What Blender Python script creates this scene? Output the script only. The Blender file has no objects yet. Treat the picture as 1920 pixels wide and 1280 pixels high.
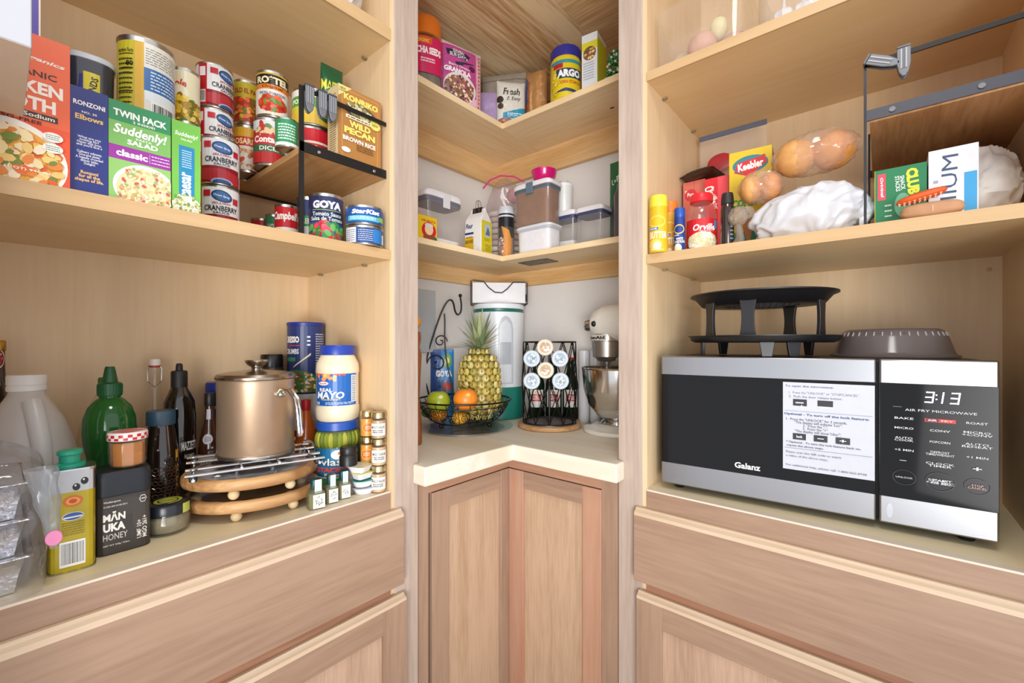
import bpy, bmesh, math, random
from mathutils import Vector, Matrix
PI = math.pi
sc = bpy.context.scene
COL = sc.collection
# ---------------------------------------------------------------- camera
F, CX, HY = 819.0, 960.0, 645.5            # focal length, centre column, horizon row (1920x1280)
YAW = math.atan2(692, 819)
_s, _c = math.sin(YAW), math.cos(YAW)
RT, FW = (_c, _s), (-_s, _c)
CAMX, CAMY, CZ = 0.8141, -0.9486, 1.2
cd = bpy.data.cameras.new('camera'); cam = bpy.data.objects.new('camera', cd); COL.objects.link(cam)
cam.location = (CAMX, CAMY, CZ); cam.rotation_euler = (PI/2, 0, YAW)
cd.sensor_width = 36; cd.lens = F/1920*36; cd.shift_y = (HY-640)/1920; cd.clip_start = .02
sc.camera = cam
# ---------------------------------------------------------------- light
w = bpy.data.worlds.new('world'); sc.world = w; w.use_nodes = True
w.node_tree.nodes['Background'].inputs[0].default_value = (.93, .95, 1, 1)
w.node_tree.nodes['Background'].inputs[1].default_value = 1.3
def lamp(name, kind, loc, rot, energy, color=(1, 1, 1), **k):
    l = bpy.data.lights.new(name, kind); l.energy = energy; l.color = color
    for a, b in k.items(): setattr(l, a, b)
    o = bpy.data.objects.new(name, l); COL.objects.link(o); o.location = loc; o.rotation_euler = rot
    return o
lamp('ceiling_lamp_light', 'AREA', (.85, -.85, 2.40), (0, 0, 0), 8, (1, .96, .9), shape='DISK', size=.42)
lamp('corner_fill_light', 'AREA', (1.75, -2.05, .95), (math.radians(97), 0, YAW), 8.5, (1, .99, .98), shape='RECTANGLE', size=1.0, size_y=1.2, spread=math.radians(62))  # added fill behind the camera, brightens the corner and shelf undersides
sc.view_settings.view_transform = 'Standard'; sc.view_settings.look = 'None'
sc.view_settings.gamma = 1; sc.view_settings.use_curve_mapping = False
sc.view_settings.exposure = 0.0
sc.cycles.transparent_max_bounces = 32; sc.cycles.diffuse_bounces = 8
# ---------------------------------------------------------------- placement maths
def _d(px):
    k = (px-CX)/F; return k*RT[0]+FW[0], k*RT[1]+FW[1]
def onx(px, x0=0.):
    a = _d(px); Y = (x0-CAMX)/a[0]; return CAMY+a[1]*Y, Y
def ony(px, y0=0.):
    a = _d(px); Y = (y0-CAMY)/a[1]; return CAMX+a[0]*Y, Y
def zat(py, Y): return CZ+(HY-py)/F*Y
def at(U, px, d):
    if U == 'L': y, Y = onx(px, -d); return (-d, y), Y
    x, Y = ony(px, d); return (x, d), Y
RZ = {'L': PI/2, 'R': 0.}
CLAMP = None                                 # 'L'/'R': keep a round thing clear of that cabinet's panels
def cyl(U, px0, px1, d):
    a0 = math.atan((px0-CX)/F); a1 = math.atan((px1-CX)/F); am = (a0+a1)/2; h = (a1-a0)/2
    for i in range(80):
        (x, y), Y = at(U, CX+F*math.tan(am), d); r = Y/math.cos(am)*math.sin(h)
        if CLAMP == 'L' and (y+r*1.03 > -.3965 or x-r*1.03 < -.388) and d > .01: d -= .004
        elif CLAMP == 'R' and (x-r*1.03 < .4125 or y+r*1.03 > .388) and d > .01: d -= .004
        else: break
    return (x, y), Y, Y/math.cos(am)*math.sin(h)
SL, SR, FL, FR, CT, C1, C2 = 1.4053, 1.4033, .8821, .8737, .9284, 1.504, 1.961   # where goods rest
# ---------------------------------------------------------------- materials
def lin(h):
    h = h.lstrip('#'); v = [int(h[i:i+2], 16)/255 for i in (0, 2, 4)]
    return [c/12.92 if c <= .04045 else ((c+.055)/1.055)**2.4 for c in v]+[1]
_M = {}
def newmat(name):
    m = bpy.data.materials.new(name); m.use_nodes = True
    return m, m.node_tree, m.node_tree.nodes['Principled BSDF']
def mat(hexc, r=.45, metal=0., bump=0., var=.05, em=0., coat=0.):
    """plain procedural surface: a fine noise varies colour (and bumps)"""
    if not isinstance(hexc, str): return hexc
    k = (hexc, r, metal, bump, var, em, coat)
    if k in _M: return _M[k]
    m, nt, p = newmat('surface_'+hexc)
    N = nt.nodes; Lk = nt.links.new
    tc = N.new('ShaderNodeTexCoord'); no = N.new('ShaderNodeTexNoise')
    no.inputs['Scale'].default_value = 60; no.inputs['Detail'].default_value = 3
    Lk(tc.outputs['Object'], no.inputs['Vector'])
    mx = N.new('ShaderNodeMix'); mx.data_type = 'RGBA'
    c = lin(hexc); mx.inputs[6].default_value = [v*(1-var) for v in c[:3]]+[1]
    mx.inputs[7].default_value = [min(1, v*(1+var)) for v in c[:3]]+[1]
    Lk(no.outputs[0], mx.inputs[0]); Lk(mx.outputs[2], p.inputs['Base Color'])
    p.inputs['Roughness'].default_value = r; p.inputs['Metallic'].default_value = metal
    if coat: p.inputs['Coat Weight'].default_value = coat; p.inputs['Coat Roughness'].default_value = .08
    if em:
        p.inputs['Emission Color'].default_value = c; p.inputs['Emission Strength'].default_value = em
    if bump:
        b = N.new('ShaderNodeBump'); b.inputs['Strength'].default_value = bump; b.inputs['Distance'].default_value = .002
        Lk(no.outputs[0], b.inputs['Height']); Lk(b.outputs[0], p.inputs['Normal'])
    _M[k] = m; return m
def wood(base, dark, axis, sc_=6., contrast=1., r=.5, streak=None, fine=1.):
    k = ('wood', base, dark, axis, sc_, contrast, r, streak, fine)
    if k in _M: return _M[k]
    m, nt, p = newmat('wood_'+base); N = nt.nodes; Lk = nt.links.new
    tc = N.new('ShaderNodeTexCoord'); mp = N.new('ShaderNodeMapping')
    s = [sc_]*3; s[axis] = sc_*.07; mp.inputs['Scale'].default_value = s
    Lk(tc.outputs['Object'], mp.inputs[0])
    n1 = N.new('ShaderNodeTexNoise'); n1.inputs['Scale'].default_value = 2.2; n1.inputs['Detail'].default_value = 4; n1.inputs['Distortion'].default_value = .6
    n2 = N.new('ShaderNodeTexNoise'); n2.inputs['Scale'].default_value = 22*fine; n2.inputs['Detail'].default_value = 3
    n3 = N.new('ShaderNodeTexNoise'); n3.inputs['Scale'].default_value = 1.6; n3.inputs['Detail'].default_value = 1
    Lk(mp.outputs[0], n1.inputs['Vector']); Lk(mp.outputs[0], n2.inputs['Vector']); Lk(tc.outputs['Object'], n3.inputs['Vector'])
    a = N.new('ShaderNodeMath'); a.operation = 'MULTIPLY_ADD'; a.inputs[1].default_value = .45
    Lk(n2.outputs[0], a.inputs[0])
    b = N.new('ShaderNodeMath'); b.operation = 'MULTIPLY'; b.inputs[1].default_value = .55
    Lk(n1.outputs[0], b.inputs[0]); Lk(b.outputs[0], a.inputs[2])
    rp = N.new('ShaderNodeValToRGB'); cr = rp.color_ramp
    cr.elements[0].position = .5-.17/contrast; cr.elements[0].color = lin(dark)
    cr.elements[1].position = .5+.1/contrast; cr.elements[1].color = lin(base)
    Lk(a.outputs[0], rp.inputs[0])
    out = rp.outputs[0]
    if streak:
        mx = N.new('ShaderNodeMix'); mx.data_type = 'RGBA'; mx.inputs[7].default_value = lin(streak)
        r2 = N.new('ShaderNodeValToRGB'); r2.color_ramp.elements[0].position = .52; r2.color_ramp.elements[1].position = .62
        r2.color_ramp.elements[0].color = (0, 0, 0, 1); r2.color_ramp.elements[1].color = (.8, .8, .8, 1)
        n4 = N.new('ShaderNodeTexNoise'); n4.inputs['Scale'].default_value = 1.3; n4.inputs['Detail'].default_value = 5
        Lk(mp.outputs[0], n4.inputs['Vector']); Lk(n4.outputs[0], r2.inputs[0])
        Lk(r2.outputs[0], mx.inputs[0]); Lk(out, mx.inputs[6]); out = mx.outputs[2]
    Lk(out, p.inputs['Base Color']); p.inputs['Roughness'].default_value = r
    bp = N.new('ShaderNodeBump'); bp.inputs['Strength'].default_value = .12; bp.inputs['Distance'].default_value = .001
    Lk(n2.outputs[0], bp.inputs['Height']); Lk(bp.outputs[0], p.inputs['Normal'])
    _M[k] = m; return m
def glass(hexc='ffffff', dens=.12, r=.04, milky=0., ior=1.45):
    """thin clear or tinted wall: transparent tint + a Fresnel sheen (+ optional milky scatter)"""
    k = ('glass', hexc, dens, r, milky)
    if k in _M: return _M[k]
    m = bpy.data.materials.new('glass_'+hexc); m.use_nodes = True; nt = m.node_tree; N = nt.nodes; Lk = nt.links.new
    N.clear(); o = N.new('ShaderNodeOutputMaterial')
    tr = N.new('ShaderNodeBsdfTransparent'); c = lin(hexc)
    tr.inputs[0].default_value = [1-(1-v)*dens*4 if hexc == 'ffffff' else v for v in c[:3]]+[1]
    gl = N.new('ShaderNodeBsdfGlossy'); gl.inputs['Roughness'].default_value = r
    fr = N.new('ShaderNodeLayerWeight'); pw_ = N.new('ShaderNodeMath'); pw_.operation = 'POWER'; pw_.inputs[1].default_value = 4; Lk(fr.outputs['Facing'], pw_.inputs[0])
    mp = N.new('ShaderNodeMath'); mp.operation = 'MULTIPLY_ADD'; mp.inputs[1].default_value = .5; mp.inputs[2].default_value = .05; Lk(pw_.outputs[0], mp.inputs[0])
    sh = tr.outputs[0]
    df = N.new('ShaderNodeBsdfDiffuse'); df.inputs[0].default_value = c
    tl = N.new('ShaderNodeBsdfTranslucent'); tl.inputs[0].default_value = c
    m0 = N.new('ShaderNodeMixShader'); m0.inputs[0].default_value = .5; Lk(df.outputs[0], m0.inputs[1]); Lk(tl.outputs[0], m0.inputs[2])
    no = N.new('ShaderNodeTexNoise'); no.inputs['Scale'].default_value = 30
    tc = N.new('ShaderNodeTexCoord'); Lk(tc.outputs['Object'], no.inputs['Vector'])
    ma = N.new('ShaderNodeMath'); ma.operation = 'MULTIPLY_ADD'; ma.inputs[1].default_value = .1; ma.inputs[2].default_value = max(0., dens+milky-.05)
    Lk(no.outputs[0], ma.inputs[0])
    m1 = N.new('ShaderNodeMixShader'); Lk(ma.outputs[0], m1.inputs[0]); Lk(sh, m1.inputs[1]); Lk(m0.outputs[0], m1.inputs[2])
    m2 = N.new('ShaderNodeMixShader'); Lk(mp.outputs[0], m2.inputs[0]); Lk(m1.outputs[0], m2.inputs[1]); Lk(gl.outputs[0], m2.inputs[2])
    Lk(m2.outputs[0], o.inputs[0]); _M[k] = m; return m
def brushed():
    if 'br' in _M: return _M['br']
    m, nt, p = newmat('brushed_stainless'); N = nt.nodes; Lk = nt.links.new
    tc = N.new('ShaderNodeTexCoord'); mp = N.new('ShaderNodeMapping'); mp.inputs['Scale'].default_value = (3, 3, 400)
    no = N.new('ShaderNodeTexNoise'); no.inputs['Scale'].default_value = 3; Lk(tc.outputs['Object'], mp.inputs[0]); Lk(mp.outputs[0], no.inputs['Vector'])
    p.inputs['Base Color'].default_value = lin('a3a4a8'); p.inputs['Metallic'].default_value = 1; p.inputs['Roughness'].default_value = .3
    b = N.new('ShaderNodeBump'); b.inputs['Strength'].default_value = .06; b.inputs['Distance'].default_value = .001
    Lk(no.outputs[0], b.inputs['Height']); Lk(b.outputs[0], p.inputs['Normal']); _M['br'] = m; return m
STEEL = mat('c9cacc', .28, 1.); TIN = mat('b9b6ae', .3, 1.); CHROME = mat('d9dadc', .12, 1.)
BLACKWIRE = mat('1c1a19', .4, .4); BLK = mat('151517', .35)
# ---------------------------------------------------------------- mesh builder
def sub(p, q): return [p[i]-q[i] for i in range(3)]
class MB:
    def __init__(s): s.v = []; s.f = []; s.m = []; s.mats = []
    def mi(s, m):
        m = mat(m) if isinstance(m, str) else m
        if m not in s.mats: s.mats.append(m)
        return s.mats.index(m)
    def add(s, vs, fs, m):
        k = len(s.v); i = s.mi(m); s.v += [tuple(v) for v in vs]
        for f in fs: s.f.append([a+k for a in f]); s.m.append(i)
        return s
    def box(s, x0, x1, y0, y1, z0, z1, m):
        v = [(x, y, z) for x in (x0, x1) for y in (y0, y1) for z in (z0, z1)]
        return s.add(v, [(0, 1, 3, 2), (4, 6, 7, 5), (0, 4, 5, 1), (2, 3, 7, 6), (0, 2, 6, 4), (1, 5, 7, 3)], m)
    def prism(s, poly, z0, z1, m, ax=2):
        """extrude a 2-D outline; ax=2: (x,y) up z; ax=1: (x,z) along y; ax=0: (y,z) along x"""
        n = len(poly)
        def P(a, b, t): return (a, b, t) if ax == 2 else (a, t, b) if ax == 1 else (t, a, b)
        v = [P(a, b, z0) for a, b in poly]+[P(a, b, z1) for a, b in poly]
        fs = [list(range(n))[::-1], list(range(n, 2*n))]+[(i, (i+1) % n, n+(i+1) % n, n+i) for i in range(n)]
        return s.add(v, fs, m)
    def lathe(s, prof, m, seg=36, c=(0, 0, 0), sx=1., sy=1., pw=2., cap=True, rot=None):
        """profile [(r, z[, material])]; pw > 2 squares the section"""
        v = []; fs = []
        for q in prof:
            r, z = q[0], q[1]
            for j in range(seg):
                a = 2*PI*j/seg; ca, sa = math.cos(a), math.sin(a)
                if pw != 2:
                    ca = math.copysign(abs(ca)**(2/pw), ca); sa = math.copysign(abs(sa)**(2/pw), sa)
                v.append((r*ca*sx, r*sa*sy, z))
        n = len(prof)
        for i in range(n-1):
            for j in range(seg):
                a = i*seg+j; b = i*seg+(j+1) % seg; fs.append((a, b, b+seg, a+seg))
        if cap:
            if prof[0][0] > 1e-5: fs.append(list(range(seg))[::-1])
            if prof[-1][0] > 1e-5: fs.append([(n-1)*seg+j for j in range(seg)])
        if rot: v = [rot @ Vector(p) for p in v]
        return s.add([(p[0]+c[0], p[1]+c[1], p[2]+c[2]) for p in v], fs, m)
    def tube(s, pts, r, m, seg=8, closed=False, flat=None):
        pts = [Vector(p) for p in pts]; n = len(pts); v = []; fs = []; up = None
        for i, p in enumerate(pts):
            a = pts[(i-1) % n] if (i or closed) else p; b = pts[(i+1) % n] if (i < n-1 or closed) else p
            t = (b-a).normalized() if (b-a).length > 1e-9 else Vector((0, 0, 1))
            if up is None: up = Vector((0, 0, 1)) if abs(t.z) < .9 else Vector((1, 0, 0))
            x = t.cross(up)
            if x.length < 1e-6: x = t.cross(Vector((0, 1, 0)))
            x.normalize(); y = x.cross(t).normalized(); up = y
            rr = r[i] if isinstance(r, (list, tuple)) else r
            for j in range(seg):
                an = 2*PI*(j+.5)/seg
                v.append(p+x*rr*math.cos(an)*(flat[0] if flat else 1)+y*rr*math.sin(an)*(flat[1] if flat else 1))
        for i in range(n if closed else n-1):
            for j in range(seg):
                a = i*seg+j; b = i*seg+(j+1) % seg; c_ = ((i+1) % n)*seg+(j+1) % seg; d = ((i+1) % n)*seg+j
                fs.append((a, b, c_, d))
        if not closed: fs += [list(range(seg))[::-1], [(n-1)*seg+j for j in range(seg)]]
        return s.add(v, fs, m)
    def grid(s, fn, nu, nv, m, wrap=False):
        v = [fn(i/nu, j/nv) for j in range(nv+1) for i in range(nu+1)]; fs = []
        for j in range(nv):
            for i in range(nu):
                a = j*(nu+1)+i; fs.append((a, a+1, a+nu+2, a+nu+1))
        return s.add(v, fs, m)
    def ball(s, c, rx, m, ry=None, rz=None, seg=20, rings=12, fn=None, rot=None):
        ry = ry or rx; rz = rz or rx; v = []; fs = []
        for i in range(rings+1):
            t = PI*i/rings
            for j in range(seg):
                a = 2*PI*j/seg; d = Vector((math.sin(t)*math.cos(a), math.sin(t)*math.sin(a), -math.cos(t)))
                k = fn(d) if fn else 1
                p = Vector((d.x*rx*k, d.y*ry*k, d.z*rz*k))
                if rot: p = rot @ p
                v.append((p.x+c[0], p.y+c[1], p.z+c[2]))
        for i in range(rings):
            for j in range(seg):
                a = i*seg+j; b = i*seg+(j+1) % seg; fs.append((a, b, b+seg, a+seg))
        return s.add(v, fs, m)
def obj(name, mb, parent=None, bevel=0., smooth=True, world=False, label=None, seg=2, sharp=.6, solid=0., rnd=False):
    me = bpy.data.meshes.new(name); v = mb.v
    if world and parent:
        L = Vector(); q = parent
        while q: L = L+q.location; q = q.parent
        v = [(a[0]-L.x, a[1]-L.y, a[2]-L.z) for a in v]
    me.from_pydata(v, [], mb.f)
    for m in mb.mats: me.materials.append(m)
    me.polygons.foreach_set('material_index', mb.m)
    bm = bmesh.new(); bm.from_mesh(me)
    bmesh.ops.remove_doubles(bm, verts=bm.verts, dist=1e-6)
    bmesh.ops.dissolve_degenerate(bm, dist=1e-7, edges=bm.edges)
    if not solid: bmesh.ops.recalc_face_normals(bm, faces=bm.faces)
    bm.to_mesh(me); bm.free()
    if smooth:
        me.shade_smooth(); me.set_sharp_from_angle(angle=sharp)
    o = bpy.data.objects.new(name, me); COL.objects.link(o)
    if parent: o.parent = parent
    if bevel:
        b = o.modifiers.new('bevel', 'BEVEL'); b.width = bevel; b.segments = seg; b.limit_method = 'ANGLE'; b.angle_limit = .7
        b.harden_normals = False
    if solid:
        b = o.modifiers.new('solid', 'SOLIDIFY'); b.thickness = solid; b.offset = 0
    if label: o['label'] = label
    return o
def tag(o, label, cat, group=None):
    o['label'] = label; o['category'] = cat
    if group: o['group'] = group
    return o
def thing(name, label, cat, loc=(0, 0, 0), rz=0., group=None):
    o = bpy.data.objects.new(name, None); o.empty_display_size = .03; COL.objects.link(o)
    o.location = loc; o.rotation_euler = (0, 0, rz)
    return tag(o, label, cat, group)
def dup(root, loc, rz=None, label=None, group=None):
    def cp(o, par):
        c = o.copy(); COL.objects.link(c); c.parent = par
        for ch in [q for q in kids.get(o, [])]: cp(ch, c)
        return c
    kids = {}
    for q in list(COL.objects):
        if q.parent: kids.setdefault(q.parent, []).append(q)
    c = cp(root, None); c.location = loc
    if rz is not None: c.rotation_euler = (0, 0, rz)
    if label: c['label'] = label
    if group: c['group'] = group
    return c
# ---------------------------------------------------------------- printed artwork
_G = {}
def glyph(s, bold, shear):
    k = (s, bold, shear)
    if k in _G: return _G[k]
    cu = bpy.data.curves.new('t', 'FONT'); cu.body = s; cu.size = 1; cu.resolution_u = 2; cu.offset = bold; cu.shear = shear
    cu.align_x = 'CENTER'
    if '\n' in s: cu.space_line = .85
    o = bpy.data.objects.new('t', cu); COL.objects.link(o)
    bpy.context.view_layer.update()
    me = bpy.data.meshes.new_from_object(o.evaluated_get(bpy.context.evaluated_depsgraph_get()))
    v = [(p.co.x, p.co.y) for p in me.vertices]; f = [tuple(p.vertices) for p in me.polygons]
    bpy.data.objects.remove(o); bpy.data.curves.remove(cu); bpy.data.meshes.remove(me)
    xs = [a[0] for a in v] or [0, 1]; ys = [a[1] for a in v] or [0, 1]
    x0, x1, y0, y1 = min(xs), max(xs), min(ys), max(ys); cx, cy = (x0+x1)/2, (y0+y1)/2; W = max(x1-x0, 1e-3); H = max(y1-y0, 1e-3)
    _G[k] = ([((a-cx)/W, (b-cy)/H) for a, b in v], f, W/H); return _G[k]
class Art:
    """flat print in metres: u across (0 = middle), v up (0 = bottom); given as fractions of w and h"""
    def __init__(s, w, h, base=None):
        s.w, s.h = w, h; s.items = []; s.n = 0
        if base: s.rect(0, 0, 1, 1, base)
    def _add(s, vs, fs, col, sub=None): s.items.append((vs, fs, col, s.n, sub)); s.n += 1; return s
    def rect(s, a, b, c, d, col):
        W, H = s.w, s.h
        return s._add([((a-.5)*W, b*H), ((c-.5)*W, b*H), ((c-.5)*W, d*H), ((a-.5)*W, d*H)], [(0, 1, 2, 3)], col)
    def poly(s, pts, col):
        return s._add([((a-.5)*s.w, b*s.h) for a, b in pts], [tuple(range(len(pts)))], col)
    def ell(s, x, y, rx, ry, col, n=22, rot=0.):
        """rx as fraction of w, ry as fraction of h"""
        cr, sr = math.cos(rot), math.sin(rot); v = []
        for i in range(n):
            a, b = rx*s.w*math.cos(2*PI*i/n), ry*s.h*math.sin(2*PI*i/n)
            v.append(((x-.5)*s.w+a*cr-b*sr, y*s.h+a*sr+b*cr))
        return s._add(v, [tuple(range(n))], col)
    def ring(s, x, y, rx, ry, col, th=.06, n=30):
        v = [((x-.5)*s.w+rx*k*s.w*math.cos(2*PI*i/n), y*s.h+ry*k*s.h*math.sin(2*PI*i/n)) for k in (1, 1-th) for i in range(n)]
        return s._add(v, [(i, (i+1) % n, n+(i+1) % n, n+i) for i in range(n)], col)
    def t(s, txt, x, y, hh, col, w=None, b=.02, sh=0., rot=0.):
        """text: centre (x, y), height hh (fraction of h), optional width (fraction of w); rot in degrees"""
        v, f, asp = glyph(txt, b, sh); H = hh*s.h; W = w*s.w if (w and abs(rot) < 45) else (w*s.h if w else H*asp)
        cr, sr = math.cos(math.radians(rot)), math.sin(math.radians(rot))
        return s._add([((x-.5)*s.w+p*W*cr-q*H*sr, y*s.h+p*W*sr+q*H*cr) for p, q in v], f, col)
    def lines(s, x0, x1, y0, y1, n, col, th=.35, seed=1):
        """rows of small print too fine to read"""
        R = random.Random(seed); vs = []; fs = []
        for i in range(n):
            y = y0+(y1-y0)*(i+.5)/n; hh = (y1-y0)/n*th/2; x = x0
            while x < x1-.005:
                l = min(x1-x, (x1-x0)*R.uniform(.06, .2)); k = len(vs)
                vs += [((x-.5)*s.w, (y-hh)*s.h), ((x+l-.5)*s.w, (y-hh)*s.h), ((x+l-.5)*s.w, (y+hh)*s.h), ((x-.5)*s.w, (y+hh)*s.h)]
                fs.append((k, k+1, k+2, k+3)); x += l+(x1-x0)*.03
        return s._add(vs, fs, col)
    def bars(s, x0, x1, y0, y1, seed=3):
        s.rect(x0, y0, x1, y1, 'f2f2f0'); R = random.Random(seed); x = x0+.06*(x1-x0); vs = []; fs = []; W = x1-x0
        while x < x1-.08*W:
            l = W*R.choice((.012, .02, .032)); k = len(vs)
            vs += [((a-.5)*s.w, b*s.h) for a, b in ((x, y0+.1*(y1-y0)), (x+l, y0+.1*(y1-y0)), (x+l, y1-.08*(y1-y0)), (x, y1-.08*(y1-y0)))]
            fs.append((k, k+1, k+2, k+3)); x += l+W*R.choice((.012, .022, .03))
        return s._add(vs, fs, '1c1c1e')
    def food(s, x, y, rx, ry, cols, n, r, seed=1, half=None):
        """heap of small food pieces inside an ellipse"""
        R = random.Random(seed); nc = len(cols); ps = 3 if n > 30 else 1; per = {(c, j): ([], [], []) for j in range(ps) for c in cols}
        for i in range(n):
            a, q = R.uniform(0, 2*PI), math.sqrt(R.random()); px, py = x+rx*q*math.cos(a), y+ry*q*math.sin(a)
            if not (.01 < px < .99 and .005 < py < .995): continue
            c = cols[i % nc]; vs, fs, sb = per[(c, (i // nc) % ps)]; k = len(vs); sb += [(len(fs) % 20)/22]*7; e = R.uniform(.6, 1.3); ro = R.uniform(0, PI)
            for j in range(7):
                t = 2*PI*j/7; aa, bb = r*s.w*e*math.cos(t), r*s.w*.65*e*math.sin(t)
                u_, v_ = (px-.5)*s.w+aa*math.cos(ro)-bb*math.sin(ro), py*s.h+aa*math.sin(ro)+bb*math.cos(ro)
                vs.append((min(max(u_, -s.w*.5), s.w*.5), min(max(v_, 0), s.h)))
            fs.append(tuple(range(k, k+7)))
        for q in per:
            if per[q][0]: s._add(per[q][0], per[q][1], q[0], per[q][2])
        return s
    def build(s, name, parent, surf, du=None, dv=None, e0=.00035, e1=.00009, rough=.35, label=None):
        bm = bmesh.new(); mats = []; lay = bm.verts.layers.float.new('L')
        for vs, fs, col, L, sub_ in s.items:
            m = mat(col, rough) if isinstance(col, str) else col
            if m not in mats: mats.append(m)
            bv = [bm.verts.new((min(max(a, -s.w/2), s.w/2), min(max(b, 0), s.h), 0)) for a, b in vs]
            for i_, v_ in enumerate(bv): v_[lay] = L+(sub_[i_] if sub_ else 0)
            for f in fs:
                try: fc = bm.faces.new([bv[i] for i in f]); fc.material_index = mats.index(m)
                except ValueError: pass
        for ax, step, ext in ((0, du, s.w), (1, dv, s.h)):
            if not step: continue
            n = max(1, round(ext/step))
            for i in range(1, n):
                p = ext*i/n-(ext/2 if ax == 0 else 0)
                bmesh.ops.bisect_plane(bm, geom=bm.verts[:]+bm.edges[:]+bm.faces[:], plane_co=(p, 0, 0) if ax == 0 else (0, p, 0),
                                       plane_no=(1, 0, 0) if ax == 0 else (0, 1, 0))
        # layers: a vertex made by a cut inherits from its face neighbours
        for f in bm.faces:
            L = max(v_[lay] for v_ in f.verts)
            for v_ in f.verts: v_[lay] = L
        vs = []
        for v_ in bm.verts:
            vs.append(surf(v_.co.x, v_.co.y, e0+e1*v_[lay]))
        for v_, p in zip(bm.verts, vs): v_.co = p
        me = bpy.data.meshes.new(name); bm.to_mesh(me); bm.free()
        for m in mats: me.materials.append(m)
        o = bpy.data.objects.new(name, me); COL.objects.link(o); o.parent = parent
        if label: o['label'] = label
        return o
def flat_s(y, x=0., z=0.):
    return lambda u, v, e: (x+u, y-e, z+v)
def side_s(x, y=0., z=0.):                     # on the +x (or -x) side face, reading left to right from outside
    sg = 1 if x > 0 else -1
    return lambda u, v, e: (x+sg*e, y+sg*u, z+v)
def cyl_s(r, z=0., a0=0., pr=None):
    def fn(u, v, e):
        R_ = pr(z+v) if pr else r; a = u/(R_ if not pr else r)+a0
        return ((R_+e)*math.sin(a), -(R_+e)*math.cos(a), z+v)
    return fn
def interp(prof):
    def fn(z):
        for (r0, z0), (r1, z1) in zip(prof, prof[1:]):
            if z0 <= z <= z1 and z1 > z0: return r0+(r1-r0)*(z-z0)/(z1-z0)
        return prof[-1][0] if z > prof[-1][1] else prof[0][0]
    return fn
# ================================================================ the setting
DW = .42                                     # the two walls stand this far behind the cabinet fronts
def struct(name, mb, **k):
    o = obj(name, mb, smooth=False, **k); o['kind'] = 'structure'; return o
WALL = mat('dedad6', .7, var=.02, bump=.15)
struct('wall_left', MB().box(-DW-.1, -DW, -2.4, DW+.1, 0, 2.6, WALL))
struct('wall_back', MB().box(-DW, 2.2, DW, DW+.1, 0, 2.6, WALL))
struct('floor', MB().box(-DW, 2.2, -2.4, DW, -.05, 0, wood('cdbfae', 'b8a896', 0, 5)))
struct('ceiling', MB().box(-DW, 2.2, -2.4, DW, 2.5, 2.55, mat('e4e1dc', .8)))
# ---- wood
def FW_(ax, **k): return wood('aa8d77', '957763', ax, 5, 1.05, .42, **k)
FY, FX, FZ = FW_(1), FW_(0), FW_(2)
FZS = FW_(2, streak='7c4a30')
MEL_H = {'L': wood('e4c798', 'd9b884', 1, 3, .7, .38), 'R': wood('e4c798', 'd9b884', 0, 3, .7, .38)}
MEL_V = wood('e3c9a2', 'd8b88e', 2, 4, .7, .45)
EDGE = {'L': wood('ceae82', 'c09c6e', 1, 4, .7, .4), 'R': wood('ceae82', 'c09c6e', 0, 4, .7, .4)}
DECK = mat('e9dcb8', .5, var=.03)
LIT_EDGE = {'L': wood('d6c1a8', 'c8ab8a', 1, 5, .7, .4), 'R': wood('d6c1a8', 'c8ab8a', 0, 5, .7, .4)}  # paler face wood: light caught by the ogee edges, put into the colour
PALEZ = wood('c4b3a6', 'a59285', 2, 6, .8, .5)
BP = .39                                     # inner face of the back panels
LIT_LIP = mat('e2d5c2', .45, var=.04)  # rail top coloured pale for the overhead light falling on it
class LocL:                                  # left cabinet: a = along the front (world y), d = depth behind the front
    U = 'L'
    @staticmethod
    def bx(mb, a0, a1, d0, d1, z0, z1, m): return mb.box(-d1, -d0, a0, a1, z0, z1, m)
    @staticmethod
    def pr(mb, poly, a0, a1, m): return mb.prism([(-d, z) for d, z in poly], a0, a1, m, ax=1)
class LocR:
    U = 'R'
    @staticmethod
    def bx(mb, a0, a1, d0, d1, z0, z1, m): return mb.box(a0, a1, d0, d1, z0, z1, m)
    @staticmethod
    def pr(mb, poly, a0, a1, m): return mb.prism([(d, z) for d, z in poly], a0, a1, m, ax=0)
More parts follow.
